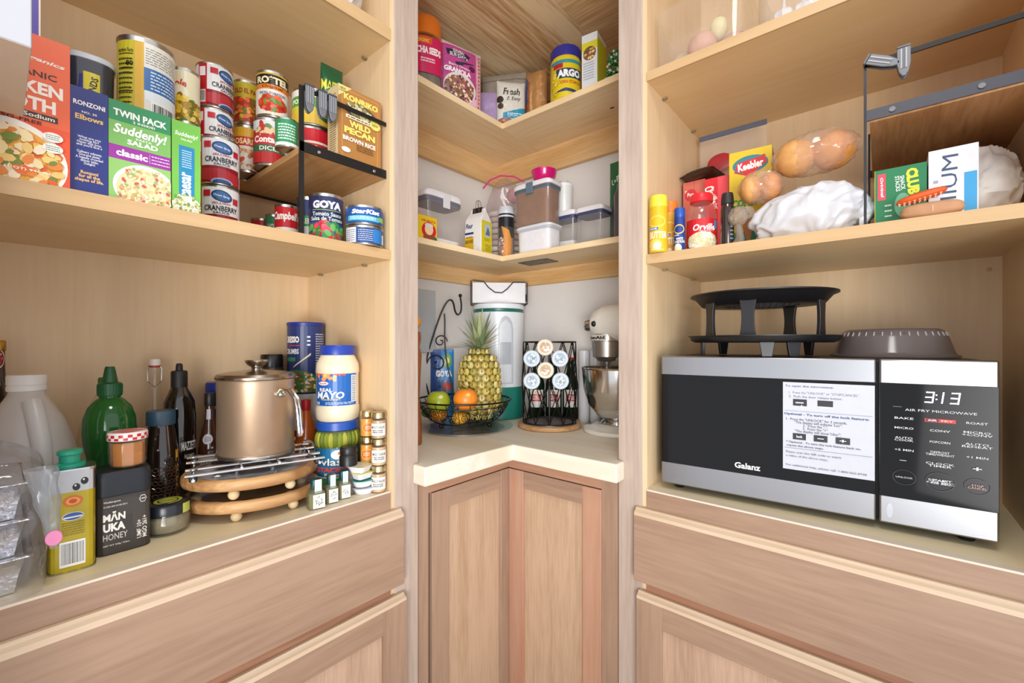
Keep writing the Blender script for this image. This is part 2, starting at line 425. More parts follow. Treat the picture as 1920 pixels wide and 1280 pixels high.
def cabinet(Lc, label, a0, a1, side, far, lip, sh, top, topth):
    """a0..a1 opening; side/far = stile outer edges; lip = top of the bottom rail"""
    U = Lc.U; FH = FY if U == 'L' else FX
    base = (0, (a0+a1)/2, 0) if U == 'L' else ((a0+a1)/2, 0, 0)
    t = thing('tall_pantry_cabinet', label, 'cabinet', base)
    def P(nm, mb, par=t, **k): return obj(nm, mb, par, world=True, **k)
    n0, n1 = (a1, side) if U == 'L' else (side, a0)      # near-corner stile
    f0, f1 = (far, a0) if U == 'L' else (a1, far)
    P('side_panel', Lc.bx(MB(), n0+(.0 if U == 'L' else .024), n1-(.024 if U == 'L' else 0), .003, BP+.01, 0, 2.45, MEL_V), smooth=False)
    P('side_panel', Lc.bx(MB(), f0, f1, .02, BP+.01, 0, 2.45, MEL_V), smooth=False)
    P('back_panel', Lc.bx(MB(), a0, a1, BP, BP+.008, 0, 2.45, MEL_V), smooth=False)
    P('stile', Lc.bx(MB(), n0+(.01 if U == 'L' else -.003), n1+(.003 if U == 'L' else -.01), 0, .02, 0, 2.45, PALEZ), bevel=.0015)
    P('stile', Lc.bx(MB(), f0, f1, 0, .02, 0, 2.45, PALEZ), bevel=.0015)
    m = MB(); Lc.bx(m, a0, a1, .02, BP, lip-.02, lip, DECK); P('deck', m, smooth=False)
    m = MB(); Lc.bx(m, a0, a1, 0, .0195, lip-.06, lip-.0035, FH); Lc.bx(m, a0, a1, 0.0005, .0195, lip-.0035, lip, LIT_LIP)
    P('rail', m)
    P('rail', Lc.bx(MB(), a0, a1, 0, .0195, lip-.232, lip-.178, wood('a87c60', '8a6048', 1 if U == 'L' else 0, 5)))
    z0, z1 = sh-.021, sh
    s = P('shelf', Lc.bx(MB(), a0, a1, .004, BP, z0, z1, MEL_H[U]), smooth=False)
    e = Lc.bx(MB(), a0, a1, .0, .0045, z0-.0006, z1, EDGE[U]); P('edge_band', e, s)
    s = P('shelf', Lc.bx(MB(), a0, a1, .004, BP, top, top+topth-.001, MEL_H[U]), smooth=False)
    P('edge_band', Lc.bx(MB(), a0, a1, .0, .0045, top-.0006, top+topth-.001, EDGE[U]), s)
    # drawer front with an ogee top edge
    b = lip-.0415; i0, i1 = (a0, a1+.022) if U == 'L' else (a0-.022, a1)
    m = MB(); Lc.bx(m, i0, i1, -.019, 0, b-.162, b-.0155, FH)
    og = [(0, b), (-.008, b), (-.0095, b-.003), (-.0125, b-.0052), (-.0175, b-.0085), (-.019, b-.0155), (0, b-.0155)]
    Lc.pr(m, og, i0, i1, LIT_EDGE[U])
    d = P('drawer_front', m, bevel=.0008)
    # one door below, frame and flat panel
    w2 = i1-i0
    for k in (0,):
        q0 = i0+k*w2+.002-(.0 if U == 'L' else -.004); q1 = i0+(k+1)*w2-.002+(.009 if U == 'L' else 0)
        tp = lip-.228; m = MB(); st = .058
        zs = FZS if (U == 'R' and k == 0) else FZ
        Lc.bx(m, q0, q0+st, -.019, 0, .11, tp-.014, zs); Lc.bx(m, q1-st, q1, -.019, 0, .11, tp-.014, FZ)
        Lc.bx(m, q0+st, q1-st, -.0188, 0, tp-.064, tp-.014, FH); Lc.bx(m, q0+st, q1-st, -.0188, 0, .11, .17, FH)
        og = [(0, tp), (-.008, tp), (-.0105, tp-.004), (-.0175, tp-.0075), (-.019, tp-.014), (0, tp-.014)]
        Lc.pr(m, og, q0, q1, LIT_EDGE[U] if not (U == 'R' and k == 0) else LIT_EDGE[U])
        dr = P('door', m, bevel=.0008)
        m = MB(); Lc.bx(m, q0+st-.003, q1-st+.003, -.011, -.004, .165, tp-.06, wood('c6a78f', 'ae8e77', 2, 9, 1.1)); P('door_panel', m, dr, smooth=False)
    # shelf pins along the side panel
    for dd in (.09, .3):
        for zz in (sh-.0255, top-.0045):
            a = (a1-.001, a1-.012) if U == 'L' else (a0+.001, a0+.012)
            m = MB(); Lc.bx(m, min(a), max(a), dd, dd+.007, zz, zz+.004, '8a7a5e'); P('shelf_pin', m)
    return t
cabL = cabinet(LocL, 'tall light maple pantry cabinet on the left, filled with cans and the brown pot', -1.16, -.394, -.3225, -1.24, .8817, SL-.0005, 1.8606, .027)
cabR = cabinet(LocR, 'tall light maple pantry cabinet on the right, holding the microwave', .410, 1.005, .344, 1.08, .8733, SR-.0005, 1.794, .021)
# ---------------------------------------------------------------- corner base cabinet
cc = thing('corner_cabinet', 'unfinished wood corner base cabinet with folding L-shaped doors under the pale countertop', 'cabinet', (-.05, .05, 0))
def PW(nm, mb, par=cc, **k): return obj(nm, mb, par, world=True, **k)
FR_ = wood('b98f76', 'a0775e', 1, 5); FRX = wood('b98f76', 'a0775e', 0, 5)
PW('rail', MB().box(-.02, 0, -.2899, 0, .850, .8835, FR_)); PW('rail', MB().box(0.0001, .2969, 0, .02, .850, .8835, FRX))
PW('stile', MB().box(-.02, 0, -.318, -.290, 0, .8835, FZ)); PW('stile', MB().box(.297, .3395, 0, .02, 0, .8835, FZ))
PW('carcass', MB().box(-.415, -.022, -.345, .41, .1, .88, mat('33281f', .8)).box(-.022, .366, .022, .41, .1, .88, mat('33281f', .8)), smooth=False)  # solid block coloured dark for the shade inside the door gap
def pdoor(Lc, a0, a1, d, z1, zs, zp, nm='door'):
    m = MB(); st = .052; FH = FY if Lc.U == 'L' else FX
    Lc.bx(m, a0, a0+st, d, d+.019, .1, z1, zs); Lc.bx(m, a1-st, a1, d, d+.019, .1, z1, zp)
    Lc.bx(m, a0+st, a1-st, d+.0004, d+.019, z1-.047, z1, FH); Lc.bx(m, a0+st, a1-st, d+.0004, d+.019, .1, .16, FH)
    o = PW(nm, m, bevel=.0012)
    m = MB(); Lc.bx(m, a0+st-.003, a1-st+.003, d+.009, d+.015, .155, z1-.044, wood('c8aa8e', 'b39477', 2, 9, 1.2)); PW('door_panel', m, o, smooth=False)
    return o
pdoor(LocL, -.2785, .0185, -.001, .847, FZ, FZ)
d2 = pdoor(LocR, .0015, .296, -.001, .847, wood('bf9d86', 'a5826a', 2, 5, .8, .42, streak='b98267'), wood('c0957c', 'aa7f65', 2, 5, .7, .42))
# ---------------------------------------------------------------- countertop (L-shaped slab, 45 mm)
PINE = wood('ece7da', 'e2dac8', 0, 4, .9, .45, streak='ddd2ba')
m = MB(); m.prism([(-.418, .418), (-.418, -.345), (-.021, -.345), (-.021, -.318), (.0005, -.318), (.0005, -.336), (.045, -.336), (.05, -.04), (.357, -.04), (.357, -.0005), (.339, -.0005), (.339, .021), (.366, .021), (.366, .418)], .884, .9279, PINE)
ct = obj('countertop', m, None, bevel=.004, seg=3); tag(ct, 'thick pale pine L-shaped countertop across the corner of the pantry', 'countertop')
# the slab notches round the two stiles
# ---------------------------------------------------------------- corner shelves
PNY = wood('f0d9b0', 'e0bf8c', 1, 4, 1.0, .5); PNX = wood('f0d9b0', 'e0bf8c', 0, 4, 1.0, .5)
PSTRONG = wood('eed4a8', 'b88a58', 1, 4, 1.5, .5); PSTRX = wood('eacb9c', 'b98a54', 0, 4, 1.4, .5)
def corner_shelf(z1, th, cl, label, plate=False):
    t = thing('corner_shelf', label, 'shelf', (-.3, .3, z1-th))
    m = MB(); m.box(-DW+.002, -.183, -.345, DW-.002, z1-th, z1, PNY); m.box(-.183, .366, .18, DW-.002, z1-th, z1, PNX)
    obj('shelf_board', m, t, world=True, smooth=False, bevel=.001)
    m = MB(); m.box(-.183, -.1815, -.345, .1795, z1-th, z1, wood('f0d9b0', 'e3c390', 1, 5)); m.box(-.183, .366, .1785, .18, z1-th, z1, wood('f0d9b0', 'e3c390', 0, 5))
    obj('front_edge', m, t, world=True, smooth=False)
    obj('wall_cleat', MB().box(-DW+.001, -DW+.02, -.345, DW-.002, z1-th-cl, z1-th, wood('e0bd8a', 'c99c62', 1, 5)), t, world=True)
    obj('wall_cleat', MB().box(-DW+.02, .366, DW-.02, DW-.001, z1-th-cl, z1-th, wood('e0bd8a', 'c99c62', 0, 5)), t, world=True)
    if plate:
        (x0, y0), (x1, y1) = (-.165, .215), (-.065, .285)
        p = obj('mending_plate', MB().box(-.16, -.035, .235, .305, z1-th-.002, z1-th, mat('6a6560', .45, .7)), t, world=True, bevel=.0006)
        for a, b in ((-.145, .25), (-.1, .29), (-.05, .25)):
            m = MB(); m.lathe([(.003, z1-th-.0028), (.003, z1-th-.002)], mat('3a3632', .4, .8), 10, c=(a, b, 0))
            sk = obj('screw', m, p, world=False); sk.location = -Vector(t.location)
    else:
        for a, b, r in ((-.3, -.1, .006), (.17, .3, .005)): m = MB(); m.lathe([(r, z1-th-.0004), (r, z1-th)], mat('7a4e2c', .6), 12, c=(a, b, 0), sx=1.6); obj('knot', m, t, world=True)
    return t
corner_shelf(C1-.0005, .017, .056, 'lower L-shaped pine corner shelf with a grey metal plate screwed beneath', True)
corner_shelf(C2-.0005, .019, .088, 'upper L-shaped pine corner shelf with small knots, under the pink granola bag')
t = thing('corner_soffit_board', 'rough grained pine boards closing the top of the corner section', 'board', (-.15, .15, 2.21))
m = MB(); m.prism([(-DW+.002, .418), (-DW+.002, -.345), (-.021, -.345), (-.021, -.318), (-.0, -.318), (.082, -.248), (.082, .418)], 2.21, 2.23, PSTRONG)
obj('board', m, t, world=True, smooth=False)
obj('board', MB().prism([(.083, .418), (.083, -.247), (.33, 0), (.339, .009), (.339, .021), (.366, .021), (.366, .418)], 2.2102, 2.23, PSTRX), t, world=True, smooth=False)
for q in (MB().box(-DW+.001, -DW+.02, -.345, DW-.002, 2.12, 2.2099, wood('b98e60', '9a6a40', 1, 5)), MB().box(-DW+.02, .366, DW-.02, DW-.001, 2.12, 2.2099, wood('b98e60', '9a6a40', 0, 5))): obj('wall_cleat', q, t, world=True)
obj('knot', MB().lathe([(.008, 2.2092), (.008, 2.21)], mat('5b3a22', .6), 12, c=(-.05, -.17, 0)), t, world=True)
# grey switch plate on the left wall, white wall plate beside it
# ================================================================ builders for goods
from mathutils import noise as NZ
def pt(px, py, Y):
    k = (px-CX)/F; return Vector((CAMX+Y*(k*RT[0]+FW[0]), CAMY+Y*(k*RT[1]+FW[1]), zat(py, Y)))
def facing(x, y): return math.atan2(CAMY-y, CAMX-x)+PI/2
def cyln(px0, px1, pyb, zb):
    a0 = math.atan((px0-CX)/F); a1 = math.atan((px1-CX)/F); am = (a0+a1)/2; h = (a1-a0)/2
    Yn = (CZ-zb)*F/(pyb-HY); Y = Yn/(1-math.sin(h)/math.cos(am)); p = pt(CX+F*math.tan(am), HY, Y)
    return (p.x, p.y), Y, Y/math.cos(am)*math.sin(h)
def round_thing(name, label, cat, U, px0, px1, d, top, zb, tw=0., group=None, bot=None):
    """a round thing between two columns: centre d behind the front; returns (empty, radius, height)"""
    (x, y), Y, r = cyln(px0, px1, bot, zb) if bot else cyl(U, px0, px1, d)
    h = zat(top, Y)-zb if top is not None else None
    return thing(name, label, cat, (x, y, zb), facing(x, y)+math.radians(tw), group), r, h
def pf(prof, r, h): return [(a*r, b*h) for a, b in prof]
def lat(t, nm, prof, m, r=1., h=1., bevel=0, label=None, sharp=.6, **k):
    return obj(nm, MB().lathe(pf(prof, r, h), m, **k), t, bevel=bevel, label=label, sharp=sharp)
def tin(U, px0, px1, d, top, zb, label, base, art=None, name='tin_can', cat='can', h=None, tw=0., group=None, lab=(.06, .94), loc=None, aw=2.6, ring='b9b6ae'):
    if loc: x, y, r = loc; t = thing(name, label, cat, (x, y, zb), facing(x, y)+math.radians(tw), group)
    else:
        t, r, hh = round_thing(name, label, cat, U, px0, px1, d, top, zb, tw, group); h = h or hh
    m = MB(); T = mat(ring, .3, 1.)
    e = .0014
    m.lathe([(0, .002), (r*.92, .002), (r*.94, 0), (r, .0008), (r, .003), (r*.975, .0045), (r*.975, lab[0]*h), (r*.975, h-.0045), (r, h-.003), (r, h-.0006), (r*.95, h), (r*.93, h-.003), (r*.8, h-.0033), (r*.77, h-.0026), (0, h-.0026)], T, cap=False)
    obj('can_body', m, t)
    m = MB().lathe([(r*.975, lab[0]*h), (r*.976, lab[0]*h+.0005), (r*.976, lab[1]*h-.0005), (r*.975, lab[1]*h)], mat(base, .3), cap=False); obj('paper_label', m, t)
    if art:
        A = Art(r*aw, h*(lab[1]-lab[0])); art(A); A.build('label_print', t, cyl_s(r*.976, lab[0]*h), du=r*.2, rough=.3)
    return t, r, h
def carton(U, px0, px1, d, top, dep, zb, label, base, art=None, side=None, name='carton', cat='box', tw=0., sideart=None, topc=None, rz=None, h=None, group=None, bev=.0008):
    (xa, ya), Ya = at(U, px0, d); (xb, yb), Yb = at(U, px1, d)
    w_ = math.hypot(xb-xa, yb-ya); h = h or (zat(top, Ya)-zb)
    cx, cy = (xa+xb)/2, (ya+yb)/2; rot = RZ[U]+math.radians(tw)
    cx += -math.sin(rot)*dep/2; cy += math.cos(rot)*dep/2
    t = thing(name, label, cat, (cx, cy, zb), rot, group)
    m = MB().box(-w_/2, w_/2, -dep/2, dep/2, 0, h, mat(base, .42)); obj('carton_body', m, t, bevel=bev)
    if side: obj('side_print', MB().box(w_/2, w_/2+.0003, -dep/2+.001, dep/2-.001, .001, h-.001, side).box(-w_/2-.0003, -w_/2, -dep/2+.001, dep/2-.001, .001, h-.001, side) if False else MB().box(w_/2, w_/2+.0003, -dep/2+.001, dep/2-.001, .001, h-.001, side), t, smooth=False)
    if art: A = Art(w_, h); art(A); A.build('front_print', t, flat_s(-dep/2), rough=.42)
    if sideart:
        sx = 1 if sideart[0] == '+' else -1
        A = Art(dep, h); sideart[1](A); A.build('side_panel_print', t, side_s(sx*w_/2), rough=.42)
    return t, w_, h
def pouch_fn(w_, h, th, seed=0, cr=.0015, pw=3):
    def y_at(u, v):
        a = max(0, 1-abs(2*u/w_)**pw)**.6; b = max(0, 1-abs(2*v/h-1)**(pw+1))**.6 if v > h*.5 else max(0, 1-abs(2*v/h-1)**8)**.5
        n = NZ.noise(Vector((u*45+seed, v*45, seed*1.7)))+.5*NZ.noise(Vector((u*110+seed, v*110, 3)))
        return th/2*a*b+cr*n*(a*b+.15)
    return y_at
def pouch(t, w_, h, th, m, art=None, seed=0, cr=.0015, nm='bag', pw=3, back=True, label=None, n=22):
    f = pouch_fn(w_, h, th, seed, cr, pw); b = MB()
    wv = lambda v: w_*(1+.015*math.sin(v*60+seed))
    b.grid(lambda i, j: ((i-.5)*w_, -f((i-.5)*w_, j*h)-.0003, j*h), n, n, m)
    b.grid(lambda i, j: ((.5-i)*w_, f((.5-i)*w_*.98, j*h)+.0003, j*h), n, n, m)
    o = obj(nm, b, t, sharp=1.2, label=label)
    if art:
        A = Art(w_, h); art(A)
        A.build(nm+'_print', t, lambda u, v, e: (u, -f(u, v)-.0008-e, v), du=w_/22, dv=h/22, rough=.3)
    return o
def crumple(nm, t, c, rx, ry, rz, m, seed=1, amp=.16, fr=3.2, seg=56, rings=34, flatb=None, rot=None, sharp=.45):
    """a soft film blown over a lump, creased by ridged noise"""
    R0 = max(rx, ry, rz)
    def k(d):
        q = Vector((d.x*rx, d.y*ry, d.z*rz))*(fr*1.15/R0)+Vector((seed*7.3, seed*1.9, seed))
        q2 = q+Vector((NZ.noise(q*1.3), NZ.noise(q*1.3+Vector((9, 0, 0))), NZ.noise(q+Vector((0, 5, 0)))))*.7
        n = 1-abs(NZ.noise(q2))*2.2; n2 = 1-abs(NZ.noise(q2*2.1+Vector((3, 3, 3))))*2
        return 1+amp*(n*.6+n2*.3-.45)
    b = MB().ball((0, 0, 0), rx, m, ry, rz, seg, rings, k, rot)
    v = []
    for p in b.v:
        x, y, z = p[0]+c[0], p[1]+c[1], p[2]+c[2]
        if flatb is not None and z < flatb: z = flatb+.02*(z-flatb)
        v.append((x, y, z))
    b.v = v
    return obj(nm, b, t, sharp=sharp)
CLEAR = glass('ffffff', .04); MILK = glass('e8ecee', .5, .25, .18); CLEARD = glass('ffffff', .16, .12)
CLAMP = 'L'
# ================================================================ left cabinet, middle shelf
def a_broth(A):
    A.rect(0, .40, 1, 1, 'ee6a42'); A.rect(0, 0, 1, .4, 'e8562e')
    A.t('Organics', .70, .835, .035, 'f8efe6', .5, .03, .25, -2)
    A.t('ORGANIC', .56, .74, .042, '3a2420', .62)
    A.t('CHICKEN', .50, .645, .085, 'fbf3ea', .86, .04); A.t('BROTH', .53, .535, .09, 'fbf3ea', .66, .04)
    A.rect(.3, .435, .88, .475, '3b3330'); A.t('Low Sodium', .6, .455, .028, 'f5ece2', .5)
    A.t('MSG-FREE', .5, .41, .022, '3a2420', .45)
    A.ell(.4, .13, .58, .27, 'f4efe4', 40); A.ell(.4, .12, .53, .24, 'e9a93c', 40)
    A.food(.4, .12, .5, .22, ['f3cf7c', 'e2702c', 'f2dfae', 'e0652c', 'f0c14e', 'f5e6c6', 'eec878', 'e88a3c', 'f6dfa0', '7a8a3a'], 150, .07, 4)
    for y in (.33, .255): A.ell(.83, y, .1, .032, 'f6f1ea'); A.lines(.76, .9, y-.02, y+.02, 3, '3e7a58', seed=int(y*99))
    A.t('32 FL OZ (1 QT) 946 mL', .45, .075, .02, 'fdf8ee', .75)
carton('L', -80, 131, .010, 92, .060, SL, 'orange chicken broth carton with a soup bowl picture, leftmost on the shelf', 'ec6138', a_broth, side='d8512a', h=.190, name='broth_carton')
def a_blue(A):
    A.rect(0, 0, 1, 1, '27347f')
    A.t('RONZONI', .5, .855, .045, 'f4f1ea', .84, .03); A.t('NO. 35', .5, .775, .02, 'e8e4dc', .4)
    A.t('Elbows', .5, .725, .05, 'e9bf6a', .74, .03)
    A.t('What are you\nlooking for?\nOpen this box,\nand you\'ll find a', .5, .50, .10, 'dfe2ee', .68)
    A.t('Culinary odyssey.\nOne-pot pasta.\nA happily crowded\ndinner table.\nDelight!', .5, .345, .135, 'dfe2ee', .72)
    A.t('Ronzoni\nfor all the\nshapes of life.', .5, .17, .11, 'eec07a', .76, .03)
carton('L', 131, 202.5, .020, 157, .045, SL, 'dark blue pasta box with white and gold lettering, between the orange and green boxes', '27347f', a_blue, side='1d2760', name='pasta_box')
def a_suddenly(A):
    A.rect(0, .80, 1, 1, '2f8f5b'); A.rect(0, 0, 1, .80, '7cb960'); A.rect(0, .42, 1, .56, '9a2fa0'); A.rect(0, 0, 1, .42, '8fc36c')
    A.t('TWIN PACK', .5, .885, .07, 'f7f7f2', .86, .04); A.t('2 INSIDE!', .55, .825, .025, 'f7f7f2', .36)
    A.t('Suddenly!', .5, .715, .12, 'fbfbf6', .86, .03, .2); A.t('PASTA', .55, .66, .022, 'fbfbf6', .26); A.t('SALAD', .53, .615, .052, 'fbfbf6', .5, .04)
    A.t('classic', .36, .49, .07, 'fbf5fb', .5, .04); A.rect(.64, .44, .645, .54, 'f0e0f0'); A.lines(.67, .98, .44, .54, 3, 'e6c8e8')
    A.ell(.58, .17, .52, .235, 'f3f2ec', 36); A.ell(.58, .15, .47, .215, 'e6d3a6', 36)
    A.food(.58, .15, .46, .24, ['f0dcae', 'e3c283', 'f6ead0', 'd9a95e', 'c9595a', 'efe0bf', '9db36a'], 200, .035, 8)
carton('L', 203.5, 320, .020, 183, .045, SL, 'green and purple twin pack pasta salad box between the blue box and the slim box', '7cb960', a_suddenly, side='5a9e48', name='salad_box')
def a_caesar(A):
    A.rect(0, 0, 1, 1, '74bd4c'); A.t('Suddenly!', .5, .86, .06, 'f6faf2', .8, .02, .2); A.t('SALAD', .5, .81, .022, 'f6faf2', .4)
    A.rect(.24, .17, .78, .74, '1f86b8'); A.t('caesar', .5, .32, .085, 'f5fbff', .27, .03, 0, 90)
    A.lines(.34, .68, .50, .7, 8, 'bfe0ef', .4); A.rect(.3, .42, .7, .424, 'bfe0ef')
    A.ell(.5, .07, .48, .13, 'e8e6d2'); A.food(.5, .08, .5, .13, ['dfe0c0', 'a8b878', 'f0efdf', '78904c', 'cfcf9f'], 110, .07, 5)
carton('L', 322, 376, .022, 222, .075, SL, 'slim green pasta salad box with a blue upright stripe', '74bd4c', a_caesar, side='4c8e34', name='salad_box')
# big yellow tins, stacked
def a_big(A):
    A.rect(0, 0, .3, 1, 'cfc436'); A.t('Nutrition Facts', .15, .88, .05, '2a2718', .26, .02)
    for i, y in enumerate((.83, .66, .6, .38, .2, .12)): A.rect(.03, y, .28, y+.012, '2a2718')
    A.lines(.04, .27, .1, .8, 12, '3d3a20', .3); A.t('80', .23, .72, .06, '1d1b10')
    A.rect(.30, 0, .42, 1, 'e4b84a'); A.rect(.42, 0, 1, 1, 'e6e4da'); A.lines(.44, .96, .74, .95, 7, '5e6570', .3)
    A.rect(.42, .42, .97, .70, '2f6fb4'); A.lines(.5, .93, .44, .68, 6, 'dfe9f4', .4); A.rect(.43, .30, .97, .42, 'e6eef4')
    A.bars(.5, .9, .03, .3)
tb, rb, hb = tin('L', 217, 328, .17, 93, SL+.155, 'large yellow tin with a blue barcode panel, standing above the green box', 'd8cc48', a_big, name='fruit_tin', tw=8)
tin('L', 0, 0, 0, 0, SL, 'large yellow tin at the bottom, hidden behind the green twin pack box', 'd8cc48', None, name='fruit_tin', h=.1543, loc=(tb.location.x, tb.location.y, rb))
def a_pine(A):
    A.rect(0, 0, 1, 1, 'e9e3c4'); A.rect(0, .0, 1, .42, 'd9b640'); A.t('Dole', .28, .74, .16, 'c8322e', .5, .03, .2); A.ell(.3, .55, .28, .16, 'efe9d4')
    A.food(.55, .25, .5, .26, ['e8c23a', 'b58a24', '5d7a2c', 'f0d870', '8a6a20'], 60, .09, 3)
for k in range(3):
    tin('L', 318, 376, .21, 0, SL+k*.1055, ['cream and yellow pineapple tin at the bottom, hidden behind the slim green box', 'cream and yellow pineapple tin, middle of its stack behind the slim green box',
        'cream and yellow pineapple tin peeking over the slim green box'][k], 'e9e3c4', a_pine if k == 2 else None, name='fruit_tin', h=.105, group='pineapple tins behind the slim box')
# snack tubs
def a_tub(A):
    A.rect(0, .30, .5, .72, '2d2f86'); A.rect(.34, .05, .72, .78, 'e0cf2e'); A.t('POUNDS', .53, .4, .11, '25241c', .6, .03, 0, 80)
    A.rect(0, .18, 1, .26, 'c8c8cc')
for k in range(2):
    t, r, h = round_thing('snack_tub', ['dark tub at the bottom, hidden behind the blue pasta box', 'dark see-through tub with a white rim and yellow POUNDS sticker'][k], 'tub', 'L', 120, 216, .19, None, SL+k*.1335)
    h = .133
    lat(t, 'tub_wall', [(.86, 0), (.9, .02), (.97, .86), (.99, .9), (.97, .9), (.95, .86)], mat('3a3b45', .2, coat=.5), r, h, cap=True, pw=2.8)
    lat(t, 'lid', [(.99, .9), (1.02, .905), (1.02, .96), (.97, .975), (0, .975)], mat('c9ced6', .3), r, h, pw=2.8)
    if k: A = Art(r*1.7, h*.6); a_tub(A); A.build('sticker', t, lambda u, v, e: ((r*1.0+e)*math.sin(u/r), -(r*1.0+e)*math.cos(u/r), h*.28+v), du=r*.2)
# purple pack behind the broth
t, w_, h = carton('L', 40, 76, .125, 0, .05, SL, 'purple packet standing behind the orange broth carton', '4a3a9c', lambda A: (A.rect(0, 0, 1, 1, '4a3a9c'), A.rect(0, 0, 1, .5, '8f8f96'), A.rect(.9, 0, 1, 1, 'e9d9cf')), h=.345, name='snack_packet', cat='packet')
# the white box poking out at the left edge, standing on a taller carton
# cranberry tins
def a_cran(A):
    A.rect(0, .38, 1, 1, 'e9e9ec'); A.rect(0, 0, 1, .38, '8e1524'); A.rect(0, 0, .2, 1, 'c01f2c')
    A.rect(.03, .7, .17, .92, 'efeff0'); A.bars(.03, .17, .06, .36, 5)
    A.ell(.63, .80, .2, .13, '23406f', rot=-.2); A.ell(.63, .8, .17, .1, '3a6aa8', rot=-.2); A.t('Ocean Spray', .63, .8, .06, 'f4f6fa', .3, .02, .2, -8)
    A.rect(.27, .78, .42, .92, 'c32533'); A.rect(.84, .66, .97, .8, 'c32533')
    A.t('JELLIED', .62, .63, .05, 'b02030', .34, .02); A.t('CRANBERRY', .62, .52, .12, '26262c', .64, .02); A.t('SAUCE', .62, .42, .05, '33333a', .3, .02)
    A.poly([(.2, .06), (.6, .0), (1, .0), (1, .24), (.6, .32), (.2, .3)], 'b02a34'); A.ell(.62, .02, .2, .09, '9fb0cc'); A.ell(.62, .01, .17, .07, '2d4a86')
cran = None
def cran_can(px0, px1, d, k, tw, lb):
    global cran
    (x, y), Y, r = cyl('L', px0, px1, d)
    if cran is None: cran, _, _ = tin('L', px0, px1, d, 0, SL+k*.0896, lb, 'e9e9ec', a_cran, name='cranberry_tin', h=.089, tw=tw, group='cranberry sauce tins', lab=(.04, .96))
    else: dup(cran, (x, y, SL+k*.0896), facing(x, y)+math.radians(tw), lb)
for k, lb in enumerate(('bottom tin of the rear cranberry stack, hidden from view', 'white and red cranberry sauce tin, second from the bottom of the rear stack', 'white and red cranberry sauce tin just under the topmost one', 'topmost cranberry sauce tin of the tall stack, barcode turned forward')):
    cran_can(366, 438, .235, k, (0, 8, 14, 22)[k], lb)
for k, lb in enumerate(('lower front cranberry sauce tin, cut off by the shelf edge', 'upper tin of the short front cranberry stack, right beside the slim green box')):
    cran_can(376, 447, .15, k, (-14, -12)[k], lb)
# ---------------------------------------------------------------- left wire rack shelf
ZB = 1.5765
t = thing('rack_shelf', 'wooden shelf board on a black flat-bar frame at the right end of the left cabinet', 'rack', (-.17, -.486, SL))
def rk(nm, mb, par=t, **k): return obj(nm, mb, par, world=True, **k)
rk('board', MB().box(-.345, -.017, -.577, -.397, ZB-.013, ZB-.0005, wood('c69a66', 'a97c4a', 0, 5, .9, .45)), bevel=.001)
BK = mat('2b2928', .4, .6)
rk('front_bar', MB().box(-.0165, -.0135, -.582, -.396, ZB-.014, ZB+.004, BK))
rk('back_bar', MB().box(-.3485, -.3455, -.582, -.396, ZB-.018, ZB-.0005, BK))
rk('post', MB().box(-.017, -.0135, -.5825, -.574, SL, 1.685, BK)); rk('post', MB().box(-.3495, -.346, -.5825, -.575, SL, 1.685, BK))
rk('top_rail', MB().box(-.0165, -.0135, -.574, -.396, 1.677, 1.685, BK))
for y in (-.545, -.425): rk('screw', MB().lathe([(.0035, -.0012), (.0025, 0)], STEEL, 12, rot=Matrix.Rotation(PI/2, 3, 'Y'), c=(-.0125, y, ZB-.006)))
clips = []
for i, y in enumerate((-.566, -.541, -.521)):
    c = thing('bag_clip', ['grey bag clip hanging leftmost on the black rail, at the post', 'grey bag clip, middle of three on the black rail', 'grey bag clip hanging nearest the brown rice box'][i], 'clip', (-.010, y, 1.686), PI/2, 'bag clips on the left rack rail')
    pr = [(-.0085, 0), (-.0085, -.030), (-.006, -.043), (-.002, -.049), (.002, -.049), (.006, -.043), (.0085, -.030), (.0085, 0)]
    obj('clip_arm', MB().prism(pr, -.0045, -.001, mat('6d6e72', .35), ax=1), c, bevel=.0012)
    obj('clip_arm', MB().prism(pr, .004, .0075, mat('56575c', .35), ax=1), c, bevel=.0012)
    m = MB()
    for q in (-.0045, 0, .0045): m.box(q-.001, q+.001, -.006, -.0045, -.033, -.002, mat('8e9096', .3))
    obj('grip_ribs', m, c); obj('hinge', MB().box(-.0085, .0085, -.005, .0078, 0, .003, mat('4a4b50', .4)), c, bevel=.0008)
# goods on the rack board
def a_simple(cols, txt=None):
    def f(A):
        for a, b, c in cols: A.rect(0, a, 1, b, c)
        for q in (txt or []): A.t(*q)
    return f
tin('L', 434, 494, .275, 0, ZB, 'refried beans tin in red, yellow and white, low at the back of the rack board', 'c8433a', lambda A: (A.rect(0, .78, 1, 1, 'd8a92e'), A.rect(0, .56, 1, .78, 'c83c2c'), A.t('ROSARITA', .5, .67, .14, 'f5e8b0', .75, .03), A.rect(0, 0, 1, .56, 'e6ddd0'),
    A.food(.5, .2, .4, .2, ['b07a52', 'd0a070', 'c25a3c', 'e8dccb'], 40, .08, 6), A.t('REFRIED', .5, .44, .09, 'd09020', .6)), h=.105, tw=-6)
tin('L', 436, 490, .272, 0, ZB+.1055, 'yellow and red enchilada sauce tin, on top of the refried beans tin', 'd0b02e', lambda A: (A.rect(0, .62, 1, 1, 'c9b83a'), A.t('OLD EL PASO', .55, .78, .13, 'a8242a', .8, .03), A.rect(0, .42, 1, .62, 'c23a28'), A.rect(0, 0, 1, .42, 'a8301f'),
    A.food(.5, .3, .45, .28, ['d8502c', 'e0b23c', '6a8030', 'e87840'], 50, .08, 9)), h=.0975, tw=-6)
